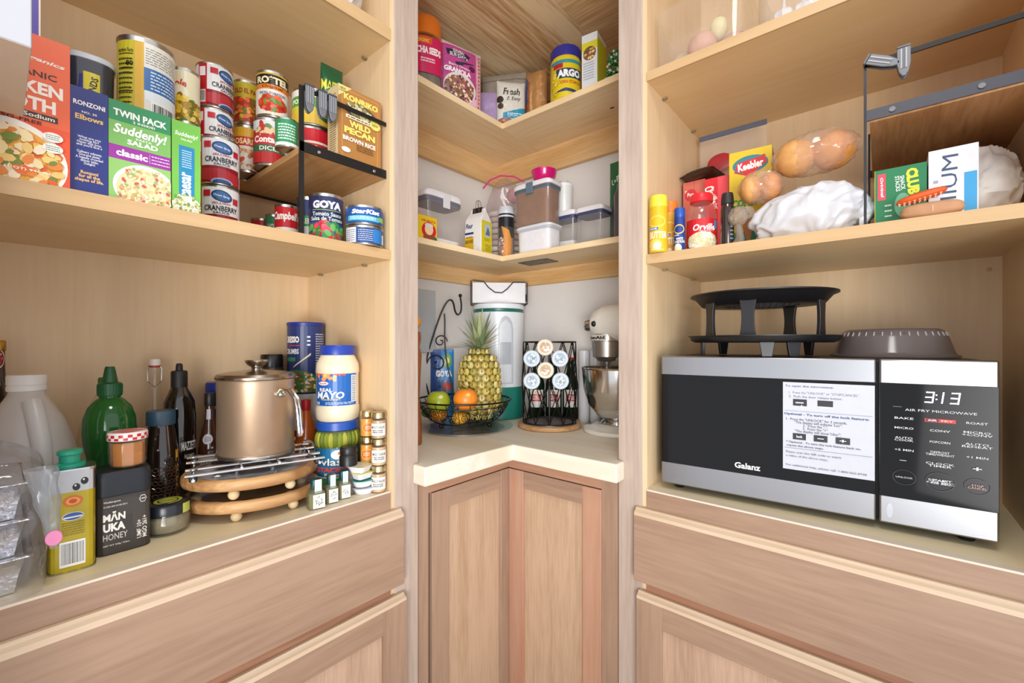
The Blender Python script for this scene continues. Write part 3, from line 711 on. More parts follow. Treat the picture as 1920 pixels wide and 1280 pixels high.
tin('L', 474, 540, .2, 0, ZB, 'diced tomatoes tin with a green white and red label, in front of the beans tin', 'b72c2c', lambda A: (A.rect(0, .78, 1, 1, 'd9e0e4'), A.food(.5, .78, .3, .2, ['c23a2c', '6a8a4c', 'e8c8a0'], 24, .09, 2), A.rect(0, .42, 1, .68, 'c02a2c'), A.t('Contadina', .5, .55, .16, 'f8f4ee', .8, .04),
    A.rect(0, .26, 1, .42, '2f6a42'), A.t('DICED', .5, .34, .1, 'f4f2ea', .5, .02), A.rect(0, 0, 1, .26, 'b52a2a')), h=.102, tw=0)
tin('L', 479, 542, .195, 0, ZB+.1025, 'Ro-Tel tomato tin with black band and yellow stripes, on the diced tomatoes', 'd8b53c', lambda A: (A.rect(0, .72, 1, .96, '1f1c1a'), A.t('RO*TEL', .5, .83, .18, 'f2e9c4', .8, .05), A.rect(0, .6, 1, .72, 'd87f2a'), A.t('Original', .5, .655, .09, '7a2016', .5, .02, .2), A.rect(0, 0, 1, .6, 'e6dfd2'),
    A.ell(.5, .26, .36, .2, 'c83a24'), A.food(.5, .26, .34, .18, ['d84a2c', 'e8683c', 'b82c1c', '6c8a40'], 50, .07, 5), A.t('DICED TOMATOES', .5, .5, .06, '3c6a9c', .6)), h=.099, tw=0)
tin('L', 515, 560, .07, 0, ZB, 'small green tomato paste tin behind the black post', '2f8f5a', lambda A: (A.rect(0, 0, 1, 1, '2e8a58'), A.lines(.2, .8, .2, .85, 6, 'cfe8d8', .5), A.rect(0, 0, 1, .12, 'e8e8e0')), h=.0565)
tin('L', 548, 624, .125, 0, ZB, 'red tin under the pozole tin on the rack board', 'c8202c', lambda A: (A.rect(0, .0, 1, 1, 'c4202c'), A.rect(0, .55, 1, .62, 'e9dfd0'), A.ell(.5, .3, .2, .2, 'e8dcc8'), A.food(.5, .3, .2, .2, ['c83a2c', 'e8c890'], 20, .05)), h=.0785)
tin('L', 546, 625, .125, 183, ZB+.079, 'green and yellow pozole verde tin stacked on the red tin', 'e6e2d8', lambda A: (A.rect(0, .5, 1, .8, '4c9a3c'), A.t('POZOLE VERDE', .5, .64, .15, 'eef4e2', .85, .04), A.rect(0, .3, 1, .5, 'c9c23c'), A.rect(0, 0, 1, .3, 'd9b53c'), A.ell(.75, .35, .16, .22, '2c6a3c'), A.lines(.66, .84, .25, .45, 3, 'e6f0e0')))
def a_kon(A):
    A.rect(0, 0, 1, 1, 'a8743c'); A.rect(.07, .02, .93, .97, 'b8854a'); A.rect(.1, .05, .9, .95, 'a9763c')
    A.poly([(0, 1), (0, .84), (.3, 1)], 'd9c97a'); A.t('NEW\nLOOK', .1, .94, .06, '4a3a1c', .16)
    A.t('KONRIKO', .52, .87, .085, 'ecd66a', .8, .05, 0, 0); A.ell(.5, .72, .36, .11, '5c5238'); A.food(.5, .72, .32, .1, ['e6dcb0', 'c9c08c', 'd9d0a4', '8c8a5c'], 50, .05, 4)
    A.rect(.16, .585, .84, .63, 'e8dfc2'); A.lines(.2, .8, .592, .622, 1, '5a3e20', .5); A.ell(.84, .62, .13, .065, 'ddd26a'); A.t('NEW', .84, .62, .03, '3a3a1c')
    A.t('WILD', .48, .515, .09, 'e8d46c', .5, .06); A.t('PECAN', .48, .415, .09, 'e8d46c', .72, .06); A.t('BROWN RICE', .47, .30, .06, 'f6f0e2', .76, .04)
    A.lines(.4, .8, .17, .26, 3, '5e3a1c', .4); A.ell(.16, .14, .1, .035, 'f0ead8')
carton('L', 634, 714, .021, 155, .042, ZB, 'brown wild pecan rice box standing behind the black rail', 'a8743c', a_kon, sideart=('-', lambda A: (A.rect(0, 0, 1, 1, 'd8c69a'), A.lines(.2, .8, .1, .9, 26, '6a4a24', .4))), name='rice_box')
t = thing('chip_bag', 'dark green bag with yellow letters sticking up behind the rice box', 'bag', (-.125, -.462, ZB), PI/2)
pouch(t, .05, .243, .02, '1d5a38', lambda A: (A.rect(0, 0, 1, 1, '1c5836'), A.t('MAIZE', .4, .80, .10, 'd8d23c', .9, .03, .1)), seed=3)
# goods below the rack board
def a_goya(A):
    A.rect(0, .45, 1, 1, '28305f'); A.t('GOYA', .5, .82, .17, 'f4f6fa', .66, .06); A.rect(.16, .70, .84, .712, 'a8c24c')
    A.t('Tomato Sauce\nSalsa de Tomate', .5, .57, .19, 'e3efe0', .76, .02); A.rect(0, 0, 1, .45, '2d5c8c')
    A.food(.5, .24, .44, .2, ['d8343c', 'e85a5c', 'c42834', '3c8a4c', 'e8486a', '6ab05a'], 60, .09, 3); A.rect(.1, .02, .9, .09, 'e6cf5a')
tin('L', 578, 645, .10, 371, SL, 'navy blue tomato sauce tin in front, right of the black post', '28305f', a_goya, tw=3)
def a_star(A):
    A.rect(0, 0, 1, 1, '1f4d96'); A.t('StarKist', .5, .72, .3, 'f2f6fb', .6, .05, .15); A.rect(.1, .12, .78, .45, '58b6cc'); A.lines(.16, .7, .2, .4, 2, 'e8f6fa', .4); A.rect(.78, .18, .96, .5, '8cc45c')
def a_star2(A):
    A.rect(0, 0, .3, 1, 'd4d8e0'); A.lines(.02, .28, .1, .9, 6, '4c5468', .3); A.rect(.3, 0, 1, 1, '27457f'); A.lines(.34, .66, .1, .9, 6, 'a8b8dc', .4); A.rect(.64, .05, .86, .95, '2f7cc4'); A.rect(.88, .05, .98, .7, 'e8ecf2')
for k in range(2): tin('L', 647, 719, .075, 0, SL+k*.0415, ['blue tuna tin with nutrition table, lower of the two', 'blue tuna tin lettered StarKist, upper of the two'][k], '1f4d96', a_star if k else a_star2, h=.0412, lab=(.12, .88), tw=5, name='tuna_tin', group='tuna tins')
tin('L', 514, 560, .2, 388, SL, 'red soup tin with white script lettering under the rack board', 'c41f2a', lambda A: (A.rect(0, .5, 1, 1, 'c41f2a'), A.t('Campbell\'s', .5, .76, .26, 'f6f2ea', .95, .04, .2), A.rect(0, 0, 1, .5, 'ece6da'), A.ell(.6, .2, .3, .2, '5c8a4c')), tw=0)
tin('L', 556, 603, .235, 374, SL, 'green and white tin half hidden by the black post and the navy tin', 'd8dde0', lambda A: (A.rect(0, .7, 1, 1, '2a3c6c'), A.rect(0, .5, 1, .7, '3c9a4c'), A.t('GREEN', .4, .6, .1, 'f0f4ea', .5)), tw=0)
tin('L', 497, 532, .27, 405, SL, 'small green tin at the back, left of the red soup tin', '2f7f58', a_simple([(0, 1, '2f7f58')], [('HOT', .4, .7, .2, 'd8ead8', .4)]))
tin('L', 470, 512, .31, 413, SL, 'red tin farthest left and back under the rack board', 'b3222a', None)
# ================================================================ left cabinet, deck
def bottle(t, r, h, prof, m, nm='bottle_wall', **k): return lat(t, nm, prof, m, r, h, cap=True, **k)
def label_on(t, r, prof, h, z0, z1, aw, art, nm='label', rough=.35, a0=0., du=None):
    """print wrapped round a turned body"""
    A = Art(r*aw, (z1-z0)*h); art(A); f = interp(pf(prof, r, h)) if prof else None
    fn = (lambda u, v, e: ((f(z0*h+v)+e+.0003)*math.sin(u/r+a0), -(f(z0*h+v)+e+.0003)*math.cos(u/r+a0), z0*h+v)) if f else cyl_s(r, z0*h, a0)
    return A.build(nm, t, fn, du=r*.2, rough=rough)
# translucent jug
t, r, h = round_thing('plastic_jug', 'big frosted plastic jug with a white cap and moulded handle at the left edge', 'jug', 'L', -60, 148, .26, 702, FL)
P_ = [(.88, 0), (.97, .02), (1, .08), (1, .45), (.93, .56), (.72, .72), (.5, .82), (.36, .88), (.33, .92)]
lat(t, 'jug_wall', P_, glass('fafbfc', .50, .3, .2), r, h, pw=2.4)
lat(t, 'cap', [(.36, .9), (.385, .905), (.385, .93), (.365, .935), (.385, .94), (.385, .99), (.36, 1), (0, 1)], mat('ecebe8', .4), r, h)
obj('handle', MB().tube([(.26*r, -.93*r, .42*h), (.28*r, -1.0*r, .5*h), (.25*r, -.93*r, .62*h), (.16*r, -.72*r, .76*h), (.1*r, -.5*r, .84*h)], .012, glass('f6f8f9', .5, .3, .25), 12), t)
# brown bottle with gold cap behind the jug
t, r, h = round_thing('brown_bottle', 'dark brown bottle with a gold cap and red emblem, behind the plastic jug', 'bottle', 'L', -50, 40, .35, 638, FL)
r *= .8
lat(t, 'bottle_wall', [(.9, 0), (1, .03), (1, .62), (.8, .72), (.42, .80), (.38, .90), (.38, .955)], mat('241813', .12, coat=.5), r, h)
lat(t, 'cap', [(.42, .945), (.44, .95), (.44, .995), (.4, 1), (0, 1)], mat('b08a3e', .3, .9), r, h)
A = Art(r*.8, .035); A.ell(.5, .5, .48, .48, 'e6dccf'); A.ell(.5, .5, .42, .42, '8c2626'); A.food(.5, .5, .3, .3, ['e0c8b8', 'a83a34'], 12, .08)
A.build('label', t, cyl_s(r*.385, h*.85), du=r*.1)
# foil loaf pans in a plastic bag
pan0 = None
for k in range(3):
    lb = ['bottom foil loaf pan of the bagged stack at the left edge', 'middle foil loaf pan of the bagged stack', 'top foil loaf pan of the bagged stack, under the twisted bag'][k]
    (xc, yc), zc = (-.09, -.985), FL+.0015+k*.047
    if pan0: dup(pan0, (xc, yc, zc), label=lb); continue
    t = pan0 = thing('loaf_pan', lb, 'pan', (xc, yc, zc), PI/2, 'foil loaf pans')
    FO = mat('dcdde2', .3, 1., bump=3.)
    def ring(w_, d, z, n=7, j=0):
        o = []
        for a, b, c, e in ((-w_, -d, w_, -d), (w_, -d, w_, d), (w_, d, -w_, d), (-w_, d, -w_, -d)):
            for i in range(n):
                q = i/n; zz = NZ.noise(Vector((a+(c-a)*q, b+(e-b)*q, z))*60)*.0016*j
                o.append((a+(c-a)*q+zz, b+(e-b)*q-zz, z+zz*.4))
        return o
    m = MB(); n = 22; R_ = [ring(.052, .058, 0, n), ring(.056, .062, .022, n, 1), ring(.0615, .068, .0475, n, 1.2), ring(.0675, .074, .0480, n, .4), ring(.069, .0755, .0462, n, 1)]
    vs = [p for q in R_ for p in q]; N_ = 4*n
    fs = [(i*N_+j, i*N_+(j+1) % N_, (i+1)*N_+(j+1) % N_, (i+1)*N_+j) for i in range(len(R_)-1) for j in range(N_)]
    m.add(vs, fs, FO); m.add([(x, y, .001) for x, y, z in ring(.052, .058, 0, 1)], [(0, 1, 2, 3)], FO); obj('pan_wall', m, t, sharp=1.5)
    m = MB(); m.add([(x*.985, y*.985, .046+.0012*NZ.noise(Vector((x*50, y*50, 0)))) for x, y, z in ring(.061, .067, .046, 1)], [(0, 1, 2, 3)], FO); obj('foil_lid', m, t)
t = thing('plastic_bag', 'clear plastic bag pulled over the stacked foil pans, tied with a pink clip', 'bag', (-.09, -.985, FL), PI/2)
BAGM = glass('f6f7fb', .10, .07)
m = MB()
def bagf(i, j):
    a = 2*PI*i; ca, sa = math.cos(a), math.sin(a); ca = math.copysign(abs(ca)**.3, ca); sa = math.copysign(abs(sa)**.3, sa)
    z = j*.178; k = 1.0 if z < .143 else 1-((z-.143)/.035)**2*.55
    n = 1.01+.03*(1-2*abs(NZ.noise(Vector((ca*2.2, sa*2.2, z*22)))))+.06*abs(NZ.noise(Vector((ca*4+z*16, sa*4, z*30))))-.012
    return (.0785*ca*k*n+.012*(1-k), .0855*sa*k*n, .003+z+.006*(1-k))
m.grid(bagf, 110, 50, BAGM); obj('bag_film', m, t, sharp=.5)
m = MB()
def twist(i, j):
    a = 2*PI*i; q = j; r_ = .016*(1-q)**.7+.006+.004*NZ.noise(Vector((math.cos(a)*2, math.sin(a)*2, q*5)))
    return (.074+.012*q+r_*math.cos(a)*.7, -.086+r_*math.sin(a)*.6, .16-.105*q**1.2)
m.grid(twist, 24, 16, glass('e8eef4', .3, .1)); obj('bag_end', m, t)
obj('tie_clip', MB().lathe([(0, -.002), (.008, -.002), (.008, .002), (0, .002)], mat('e58ab8', .3), 18, rot=Matrix.Rotation(PI/2, 3, 'X'), c=(.085, -.094, .07), sy=1.2), t, bevel=.0006)
# olive oil tin
t, w_, h = carton('L', 88, 180, .050, 884, .048, FL, 'yellow olive oil tin with a teal spout cap and barcode', 'b9a51e', None, name='oil_tin', cat='tin', tw=-4)
bpy.data.objects.remove(t.children[0])
m = MB().lathe([(w_/2*.97, 0), (w_/2, .002), (w_/2, h*.77)], mat('b3a01c', .3, .35), 48, pw=5, sy=.92, cap=True); obj('tin_wall', m, t)
obj('tin_rim', MB().lathe([(w_/2*1.0, 0), (w_/2*1.035, .0005), (w_/2*1.035, .0025), (w_/2, .003)], mat('a8a184', .3, 1.), 48, pw=5, sy=.92), t)
m = MB().lathe([(w_/2*1.002, h*.76), (w_/2*1.005, h*.955), (w_/2*1.03, h*.96), (w_/2*1.03, h*.985), (w_/2*.98, h*.985), (0, h*.97)], mat('c2c4c6', .25, 1.), 48, pw=5, sy=.92, cap=False); obj('shoulder', m, t)
def a_oil(A):
    A.rect(0, 0, 1, .79, 'b8a41d'); A.rect(0, .79, 1, 1, 'bfc2c6'); A.ell(.60, .835, .095, .036, '17181c'); A.ell(.80, .885, .095, .036, '17181c')
    for x, y in ((.6, .835), (.8, .885)): A.ell(x-.02, y+.015, .025, .01, 'e8eaee')
    A.ell(.52, .70, .24, .055, 'd8692a'); A.ell(.52, .70, .17, .038, 'e8a23c'); A.ell(.52, .70, .1, .022, 'c8481f')
    A.ell(.52, .55, .26, .042, 'e8ebef'); A.ell(.52, .55, .24, .036, '3c5c9c'); A.rect(.3, .535, .74, .55, 'e8ecf2')
    A.lines(.25, .8, .36, .5, 6, '8c7a14', .35); A.bars(.2, .82, .06, .31, 4)
hw = w_/2
def sq_s(hw_, k, pw):
    def fn(u, v, e):
        x = u; y = -k*hw_*(max(0, 1-min(1, abs(x/hw_))**pw))**(1/pw); return (x, y-e-.0004, v)
    return fn
A = Art(w_*.86, h*.97); a_oil(A); A.build('print', t, sq_s(hw, .92, 5), du=w_/12, rough=.25)
TEAL = mat('1f9a7c', .35)
m = MB().lathe([(.016, h*.98), (.0165, h*.99), (.0165, h*1.02), (.013, h*1.03), (.011, h*1.03), (.0115, h*1.10), (.0135, h*1.11), (.0135, h*1.14), (.012, h*1.15), (0, h*1.15)], TEAL, 32, c=(-.002, 0, 0)); obj('spout_cap', m, t)
# honey tin
t, w_, h = carton('L', 178, 286, .074, 893, .066, FL, 'black square honey tin lettered MĀNUKA HONEY beside the yellow oil tin', '35302d', None, name='honey_tin', cat='tin', tw=0)
bpy.data.objects.remove(t.children[0]); hw = w_/2
hh = .124
for nm, pr, c in (('tin_wall', [(.97, 0), (1, .015), (1, .70), (.985, .71)], '3a3532'), ('lid', [(.985, .70), (1.02, .712), (1.02, .93), (.99, .985), (.96, 1), (0, 1)], '23272e')):
    obj(nm, MB().lathe(pf(pr, hw, hh), mat(c, .35, .2), 56, pw=6, sy=.96), t)
def a_hon(A):
    A.rect(0, 0, 1, 1, '3b3633'); A.ell(.85, .55, .2, .3, '443f3b'); A.ell(.6, .8, .25, .16, '433e3a')
    A.t('Wedderspoon', .26, .92, .045, 'd8d4cf', .32); A.lines(.1, .55, .82, .87, 1, 'a8a29c', .5); A.ell(.86, .88, .08, .075, 'd8d4cf', 6); A.ell(.86, .88, .068, .06, '3b3633', 6); A.t('UMF', .86, .88, .03, 'd8d4cf')
    A.t('MĀN', .30, .665, .17, 'f2efe9', .42, .04); A.t('UKA', .30, .47, .15, 'f2efe9', .42, .05); A.t('HONEY', .32, .30, .11, 'd8d2ca', .46, .0)
    A.t('NET WT 250g / 8.8oz', .34, .15, .035, 'd8d2ca', .5); A.t('UMF 10+', .78, .33, .07, 'e8e4de', .34, .01, 0, 90); A.t('MGO 261+', .89, .36, .07, 'e8e4de', .4, .02, 0, 90)
A = Art(w_*.9, hh*.68); a_hon(A); A.build('print', t, (lambda g: (lambda u, v, e: g(u, v+.002, e)))(sq_s(hw, .96, 6)), du=w_/12, rough=.4)
HX, HYy = t.location.x, t.location.y
# jam jar on the honey tin
(x, y), Y, r = cyl('L', 205, 279, .107)
t = thing('jam_jar', 'small amber jam jar with red and white checked lid, standing on the black honey tin', 'jar', (HX, y-.002, FL+hh+.0007), facing(HX, y)); h = .055; r = .0245
lat(t, 'jam', [(.78, .03), (.85, .06), (.88, .70)], mat('b8742c', .15, coat=.4), r, h, seg=10)
lat(t, 'glass_wall', [(.8, 0), (.9, .02), (.95, .15), (.98, .74), (.9, .8)], CLEAR, r, h, seg=10)
lat(t, 'lid', [(.9, .76), (1.03, .775), (1.03, .95), (.97, 1), (0, 1.0)], mat('e9e4e2', .35), r, h)
m = MB()
for k in range(14):
    a = 2*PI*k/14
    for (z0, z1, of) in ((.79, .86, 0), (.87, .95, .5)):
        b = a+of*2*PI/14; q = [(1.04*r*math.cos(b+i*.075), 1.04*r*math.sin(b+i*.075), z*h) for z in (z0, z1) for i in range(4)]
        m.add(q, [(0, 1, 5, 4), (1, 2, 6, 5), (2, 3, 7, 6)], mat('c8242c', .35))
for i in range(-4, 5):
    for j in range(-4, 5):
        if (i+j) % 2 == 0 and math.hypot(i, j) < 4.1: m.box((i-.5)*.0052, (i+.5)*.0052, (j-.5)*.0052, (j+.5)*.0052, 1.001*h, 1.006*h, mat('c8242c', .35))
obj('lid_checks', m, t, smooth=False)
# low jar with a black lid
t, r, h = round_thing('spread_jar', 'low round jar with a black and lime green lid, in front of the round boards', 'jar', 'L', 270, 358, None, 945, FL, bot=1011)
h = .052
lat(t, 'spice_filling', [(.6, .06), (.88, .12), (.95, .3), (.93, .5), (.85, .6)], mat('7c7458', .7, bump=1., var=.5), r, h)
lat(t, 'glass_wall', [(.7, 0), (.95, .06), (1.0, .3), (.98, .5), (.88, .62), (.88, .68)], CLEAR, r, h)
lat(t, 'lid', [(.9, .66), (.99, .68), (1.0, .9), (.95, .97), (.85, 1), (0, 1)], mat('1d232b', .25), r, h)
A = Art(r*1.3, r*1.3); A.ell(.5, .5, .48, .48, 'b5bf3c'); A.ell(.5, .5, .36, .36, '2a2f2a'); A.ell(.5, .5, .3, .3, 'c6cc5a'); A.t('SPREAD', .5, .5, .16, '2a2f2a', .5); A.rect(.1, .02, .5, .09, '3a4a2a')
A.build('lid_label', t, lambda u, v, e: (u, v-r*.65, h+.0003+e))
A = Art(r*.5, .016); A.rect(0, 0, 1, 1, 'b9c25a'); A.build('seal_strip', t, cyl_s(r*1.012, h*.66, .9), du=.004)
# green oil bottle
t, r, h = round_thing('green_bottle', 'large bulbous green plastic oil bottle with a dark green cone cap, behind the honey tin', 'bottle', 'L', 152, 257, .2, 687, FL)
PG = [(.72, 0), (.8, .02), (.83, .25), (.79, .40), (.85, .46), (.97, .54), (1, .61), (.96, .69), (.80, .755), (.55, .795), (.40, .81), (.37, .84)]
lat(t, 'bottle_wall', PG, glass('45a552', .30, .06, .08), r, h, seg=48)
lat(t, 'oil', [(.6, .02), (.74, .03), (.76, .3), (.72, .42), (.8, .5), (.88, .6), (.8, .67), (0, .675)], mat('3a7a28', .2), r, h, seg=40)
lat(t, 'cap', [(.44, .82), (.46, .83), (.46, .895), (.42, .9), (.3, .905), (.2, .985), (.17, 1), (0, 1)], mat('0f4a26', .4), r, h)
m = MB()
for k in range(26):
    a = 2*PI*k/26; m.box(.455*r, .475*r, -.0012, .0012, .83*h, .89*h, '14532c')
    n0 = len(m.v)-8; c_, s_ = math.cos(a), math.sin(a); m.v[n0:] = [(x*c_-y*s_, x*s_+y*c_, z) for x, y, z in m.v[n0:]]
obj('cap_ribs', m, t)
A = Art(r*.62, h*.12); A.rect(0, 0, 1, 1, 'c9d0ac'); A.lines(.1, .9, .1, .9, 5, '4a6a3a'); A.build('label', t, cyl_s(r*.86, h*.35, .95), du=.006)
# clear bottle behind
t, r, h = round_thing('clear_bottle', 'wide clear plastic bottle with a green screw cap, behind the green oil bottle', 'bottle', 'L', 140, 258, .30, 707, FL)
lat(t, 'bottle_wall', [(.9, 0), (1, .04), (1, .5), (.86, .66), (.5, .83), (.3, .9), (.27, .93)], CLEAR, r, h)
lat(t, 'cap', [(.29, .92), (.3, .925), (.3, .99), (.27, 1), (0, 1)], mat('2f7a3c', .4), r, h)
lat(t, 'oil', [(.85, .01), (.95, .04), (.95, .3), (0, .3)], mat('b39a3c', .15), r, h)
# swing-top bottle
t, r, h = round_thing('swing_top_bottle', 'clear swing-top glass bottle with a red and white stopper', 'bottle', 'L', 262, 317, .345, 673, FL)
lat(t, 'bottle_wall', [(.9, 0), (1, .03), (1, .45), (.9, .55), (.55, .72), (.42, .82), (.4, .90), (.46, .91), (.46, .94)], CLEAR, r, h)
lat(t, 'stopper', [(.3, .94), (.44, .945), (.44, .955)], mat('b83028', .4), r, h); lat(t, 'stopper_top', [(.42, .955), (.42, .985), (.36, 1), (0, 1)], mat('ece8e2', .35), r, h)
obj('wire_bail', MB().tube([(-.47*r, 0, .84*h), (-.5*r, -.1*r, .93*h), (0, -.3*r, 1.0*h), (.5*r, -.1*r, .93*h), (.47*r, 0, .84*h), (0, -.48*r, .8*h)], .0012, STEEL, 6, closed=True), t)
# syrup bottle
t, r, h = round_thing('coffee_syrup_bottle', 'dark brown syrup bottle with honeycomb glass and a slate blue cap', 'bottle', 'L', 266, 336, .22, 769, FL)
PS = [(.86, 0), (.95, .02), (1, .06), (1, .5), (.95, .62), (.78, .8), (.72, .85), (.70, .87)]
lat(t, 'bottle_wall', PS, mat('241812', .08, coat=.8), r, h)
lat(t, 'cap', [(.72, .86), (.82, .865), (.82, .98), (.78, 1), (0, 1)], mat('2f4a5e', .4), r, h)
m = MB(); f = interp(pf(PS, r, h)); R3 = random.Random(2)
for i in range(-4, 4):
    for j in range(7):
        a = (i+(j % 2)*.5)*.30; z = .08*h+j*.062*h; q = []
        for k in range(6):
            b = PI/6+k*PI/3; aa = a+.0042*math.cos(b)/r; zz = z+.0042*math.sin(b); q.append(((f(zz)+.0008)*math.sin(aa), -(f(zz)+.0008)*math.cos(aa), zz))
        m.tube(q, .0006, mat('5a463c', .1, coat=.8), 5, closed=True)
obj('honeycomb_relief', m, t)
label_on(t, r, PS, h, .1, .62, .34, lambda A: (A.rect(0, 0, 1, 1, 'c98a22'), A.rect(0, .05, .8, .95, 'e0a63a'), A.t('MAPLE', .4, .5, .3, '3a2414', .7, .02, 0, 90)), a0=1.1)
# dark bottle with a black spout
t, r, h = round_thing('dark_bottle', 'tall black bottle with a black capsule neck and white lettering, left of the pot', 'bottle', 'L', 303, 368, .29, 681, FL, tw=38)
lat(t, 'bottle_wall', [(.9, 0), (1, .03), (1, .62), (.92, .72), (.6, .80), (.44, .84)], mat('14110f', .08, coat=.9), r, h)
lat(t, 'capsule', [(.46, .78), (.50, .785), (.50, .93), (.46, .945), (.22, .95), (.2, .99), (.14, 1), (0, 1)], mat('1b1b1d', .5), r, h)
label_on(t, r, None, h, .22, .5, 1.2, lambda A: (A.t('MAZZETTI', .5, .65, .22, 'e8e6e0', .9, .02), A.t('BALSAMICO', .5, .38, .1, 'c8c6c0', .6)), a0=0.)
# blue capped canister
t, r, h = round_thing('blue_canister', 'brown canister with a cobalt blue lid, mostly hidden behind the pot', 'canister', 'L', 384, 440, .35, 716, FL)
lat(t, 'canister_wall', [(.97, 0), (1, .01), (1, .8)], mat('3a2a34', .35), r, h); lat(t, 'lid', [(.9, .8), (.98, .81), (.98, .98), (.93, 1), (0, 1)], mat('1f2f86', .35), r, h)
label_on(t, r, None, h, .5, .78, 2.4, lambda A: (A.rect(0, 0, 1, 1, '27306c'), A.ell(.35, .7, .2, .3, 'c8ccd8'), A.ell(.35, .7, .16, .2, '27306c')))
# dressing bottle
t, r, h = round_thing('dressing_bottle', 'brown salad dressing bottle with a white label, left edge of the pot', 'bottle', 'L', 370, 416, .29, 736, FL, tw=-12)
PD = [(.85, 0), (.97, .02), (1, .06), (1, .42), (.85, .55), (.5, .72), (.4, .8), (.42, .88)]
lat(t, 'bottle_wall', PD, mat('4a2c1e', .1, coat=.7), r, h); lat(t, 'cap', [(.42, .87), (.46, .88), (.46, .99), (.4, 1), (0, 1)], mat('262226', .4), r, h)
label_on(t, r, PD, h, .07, .40, 2.2, lambda A: (A.rect(0, 0, 1, 1, 'dcdae2'), A.t('BRIANNAS', .45, .72, .2, '33304a', .8, .01), A.t('Home Style', .45, .5, .1, '44405a', .5), A.food(.5, .2, .2, .18, ['6a5048', '8a746c'], 14, .05)))
label_on(t, r, PD, h, .5, .6, 1.0, lambda A: (A.ell(.5, .5, .5, .5, 'd8d8e0'), A.lines(.2, .8, .25, .75, 3, '5a5468')))
label_on(t, r, PD, h, .74, .84, .8, lambda A: (A.rect(0, 0, 1, 1, 'c8c8d4'), A.lines(.1, .9, .2, .8, 2, '5a5468')))
# ---- round wooden boards, trivet, pot
bx_, by_ = at('L', 480, .135)[0]
WB = wood('d8ad78', 'a8733e', 0, 6, 1.2, .5, streak='8a5a30')
for k in range(2):
    z0 = FL+k*.041
    t = thing('round_board', ['lower round wooden serving board on ball feet, foil on top', 'upper round wooden serving board on ball feet, under the chrome trivet'][k], 'board', (bx_+.004*k, by_-.006*k, z0), PI/2-.3, 'round wooden boards')
    r = .118-.002*k
    obj('board', MB().lathe([(r*.93, .018), (r*.985, .020), (r, .026), (r*.995, .034), (r*.96, .0385), (0, .0385)], WB, 56, cap=True, sy=.86), t, sharp=1)
    for a in (.3, 1.55, 3.0, 4.35, 5.4): obj('ball_foot', MB().ball((r*.80*math.cos(a), r*.70*math.sin(a), .0093), .0093, mat('dfc79c', .5), seg=14, rings=9), t)
    f_ = obj('foil_sheet', MB().grid(lambda i, j: (r*.9*j*math.cos(2*PI*i), r*.77*j*math.sin(2*PI*i), .0388+.0014*abs(NZ.noise(Vector((30*j*math.cos(2*PI*i)*r*6, 30*j*math.sin(2*PI*i)*r*6, k))))), 60, 16, mat('c9c9cc', .22, 1.)), t, sharp=.1)
ZR = FL+.041+.0407
t = thing('wire_trivet', 'chrome rack trivet with black feet lying on the upper wooden board, under the pot', 'trivet', (bx_, by_, ZR), PI/2-.25)
for y in (-.075, -.03, .03, .075): obj('cross_bar', MB().tube([(-.112, y, .011), (.112, y, .011)], .0028, CHROME, 8), t)
for x in (-.1, .1): obj('side_bar', MB().tube([(x, -.09, .0055), (x, .09, .0055)], .0028, CHROME, 8), t)
for x in (-.03, .03): obj('side_bar', MB().tube([(x, -.09, .0165), (x, .09, .0165)], .0024, CHROME, 8), t)
for x in (-.1, .1):
    for y in (-.07, .07): obj('rubber_foot', MB().box(x-.006, x+.006, y-.007, y+.007, 0, .009, BLK), t, bevel=.002)
ZP = ZR+.0195
(px_, py_), Yp, rp = cyl('L', 405, 552, .143)
hp = zat(708, Yp)-ZP
t = thing('cooking_pot', 'tall champagne bronze cooking pot with a steel knob lid and looped wire handle', 'pot', (px_, py_, ZP), facing(px_, py_))
POTM = mat('c0a58b', .36, .75, var=.03)
obj('pot_body', MB().lathe([(rp*.97, .004), (rp, .008), (rp, hp-.006), (rp*1.015, hp-.002), (rp*.98, hp), (rp*.96, hp-.004), (rp*.96, .01), (0, .01)], POTM, 64, cap=False), t)
obj('base_disc', MB().lathe([(0, 0), (rp*1.02, 0), (rp*1.035, .002), (rp*1.03, .0055), (rp*.99, .0065)], mat('b9b2a8', .3, 1.), 64, cap=False), t)
l_ = obj('lid', MB().lathe([(rp*.98, hp-.0005), (rp*1.045, hp), (rp*1.05, hp+.004), (rp*1.0, hp+.009), (rp*.7, hp+.013), (rp*.3, hp+.016), (0, hp+.0165)], mat('a0958a', .25, 1.), 64, cap=True), t)
obj('knob', MB().lathe([(.012, hp+.015), (.009, hp+.019), (.010, hp+.022), (.0165, hp+.026), (.021, hp+.033), (.020, hp+.036), (.0, hp+.0365)], mat('b9b4ae', .18, 1.), 36), l_)
hd = MB()
A0 = .60
def hp_(rr, a, z): return (rr*math.sin(a), -rr*math.cos(a), z)
for off in (-.055, .055):
    hd.tube([hp_(rp+.001, A0+off, hp*.80), hp_(rp+.012, A0+off*1.1, hp*.87), hp_(rp+.03, A0+off*.6, hp*.86), hp_(rp+.047, A0+off*.45, hp*.76), hp_(rp+.053, A0+off*.42, hp*.62), hp_(rp+.058, A0+off*.4, hp*.34), hp_(rp+.057, A0+off*.2, hp*.30)], .0036, CHROME, 10)
obj('handle', hd, t); obj('handle_mount', MB().ball(hp_(rp+.003, A0, hp*.80), .009, CHROME, rz=.006), t)
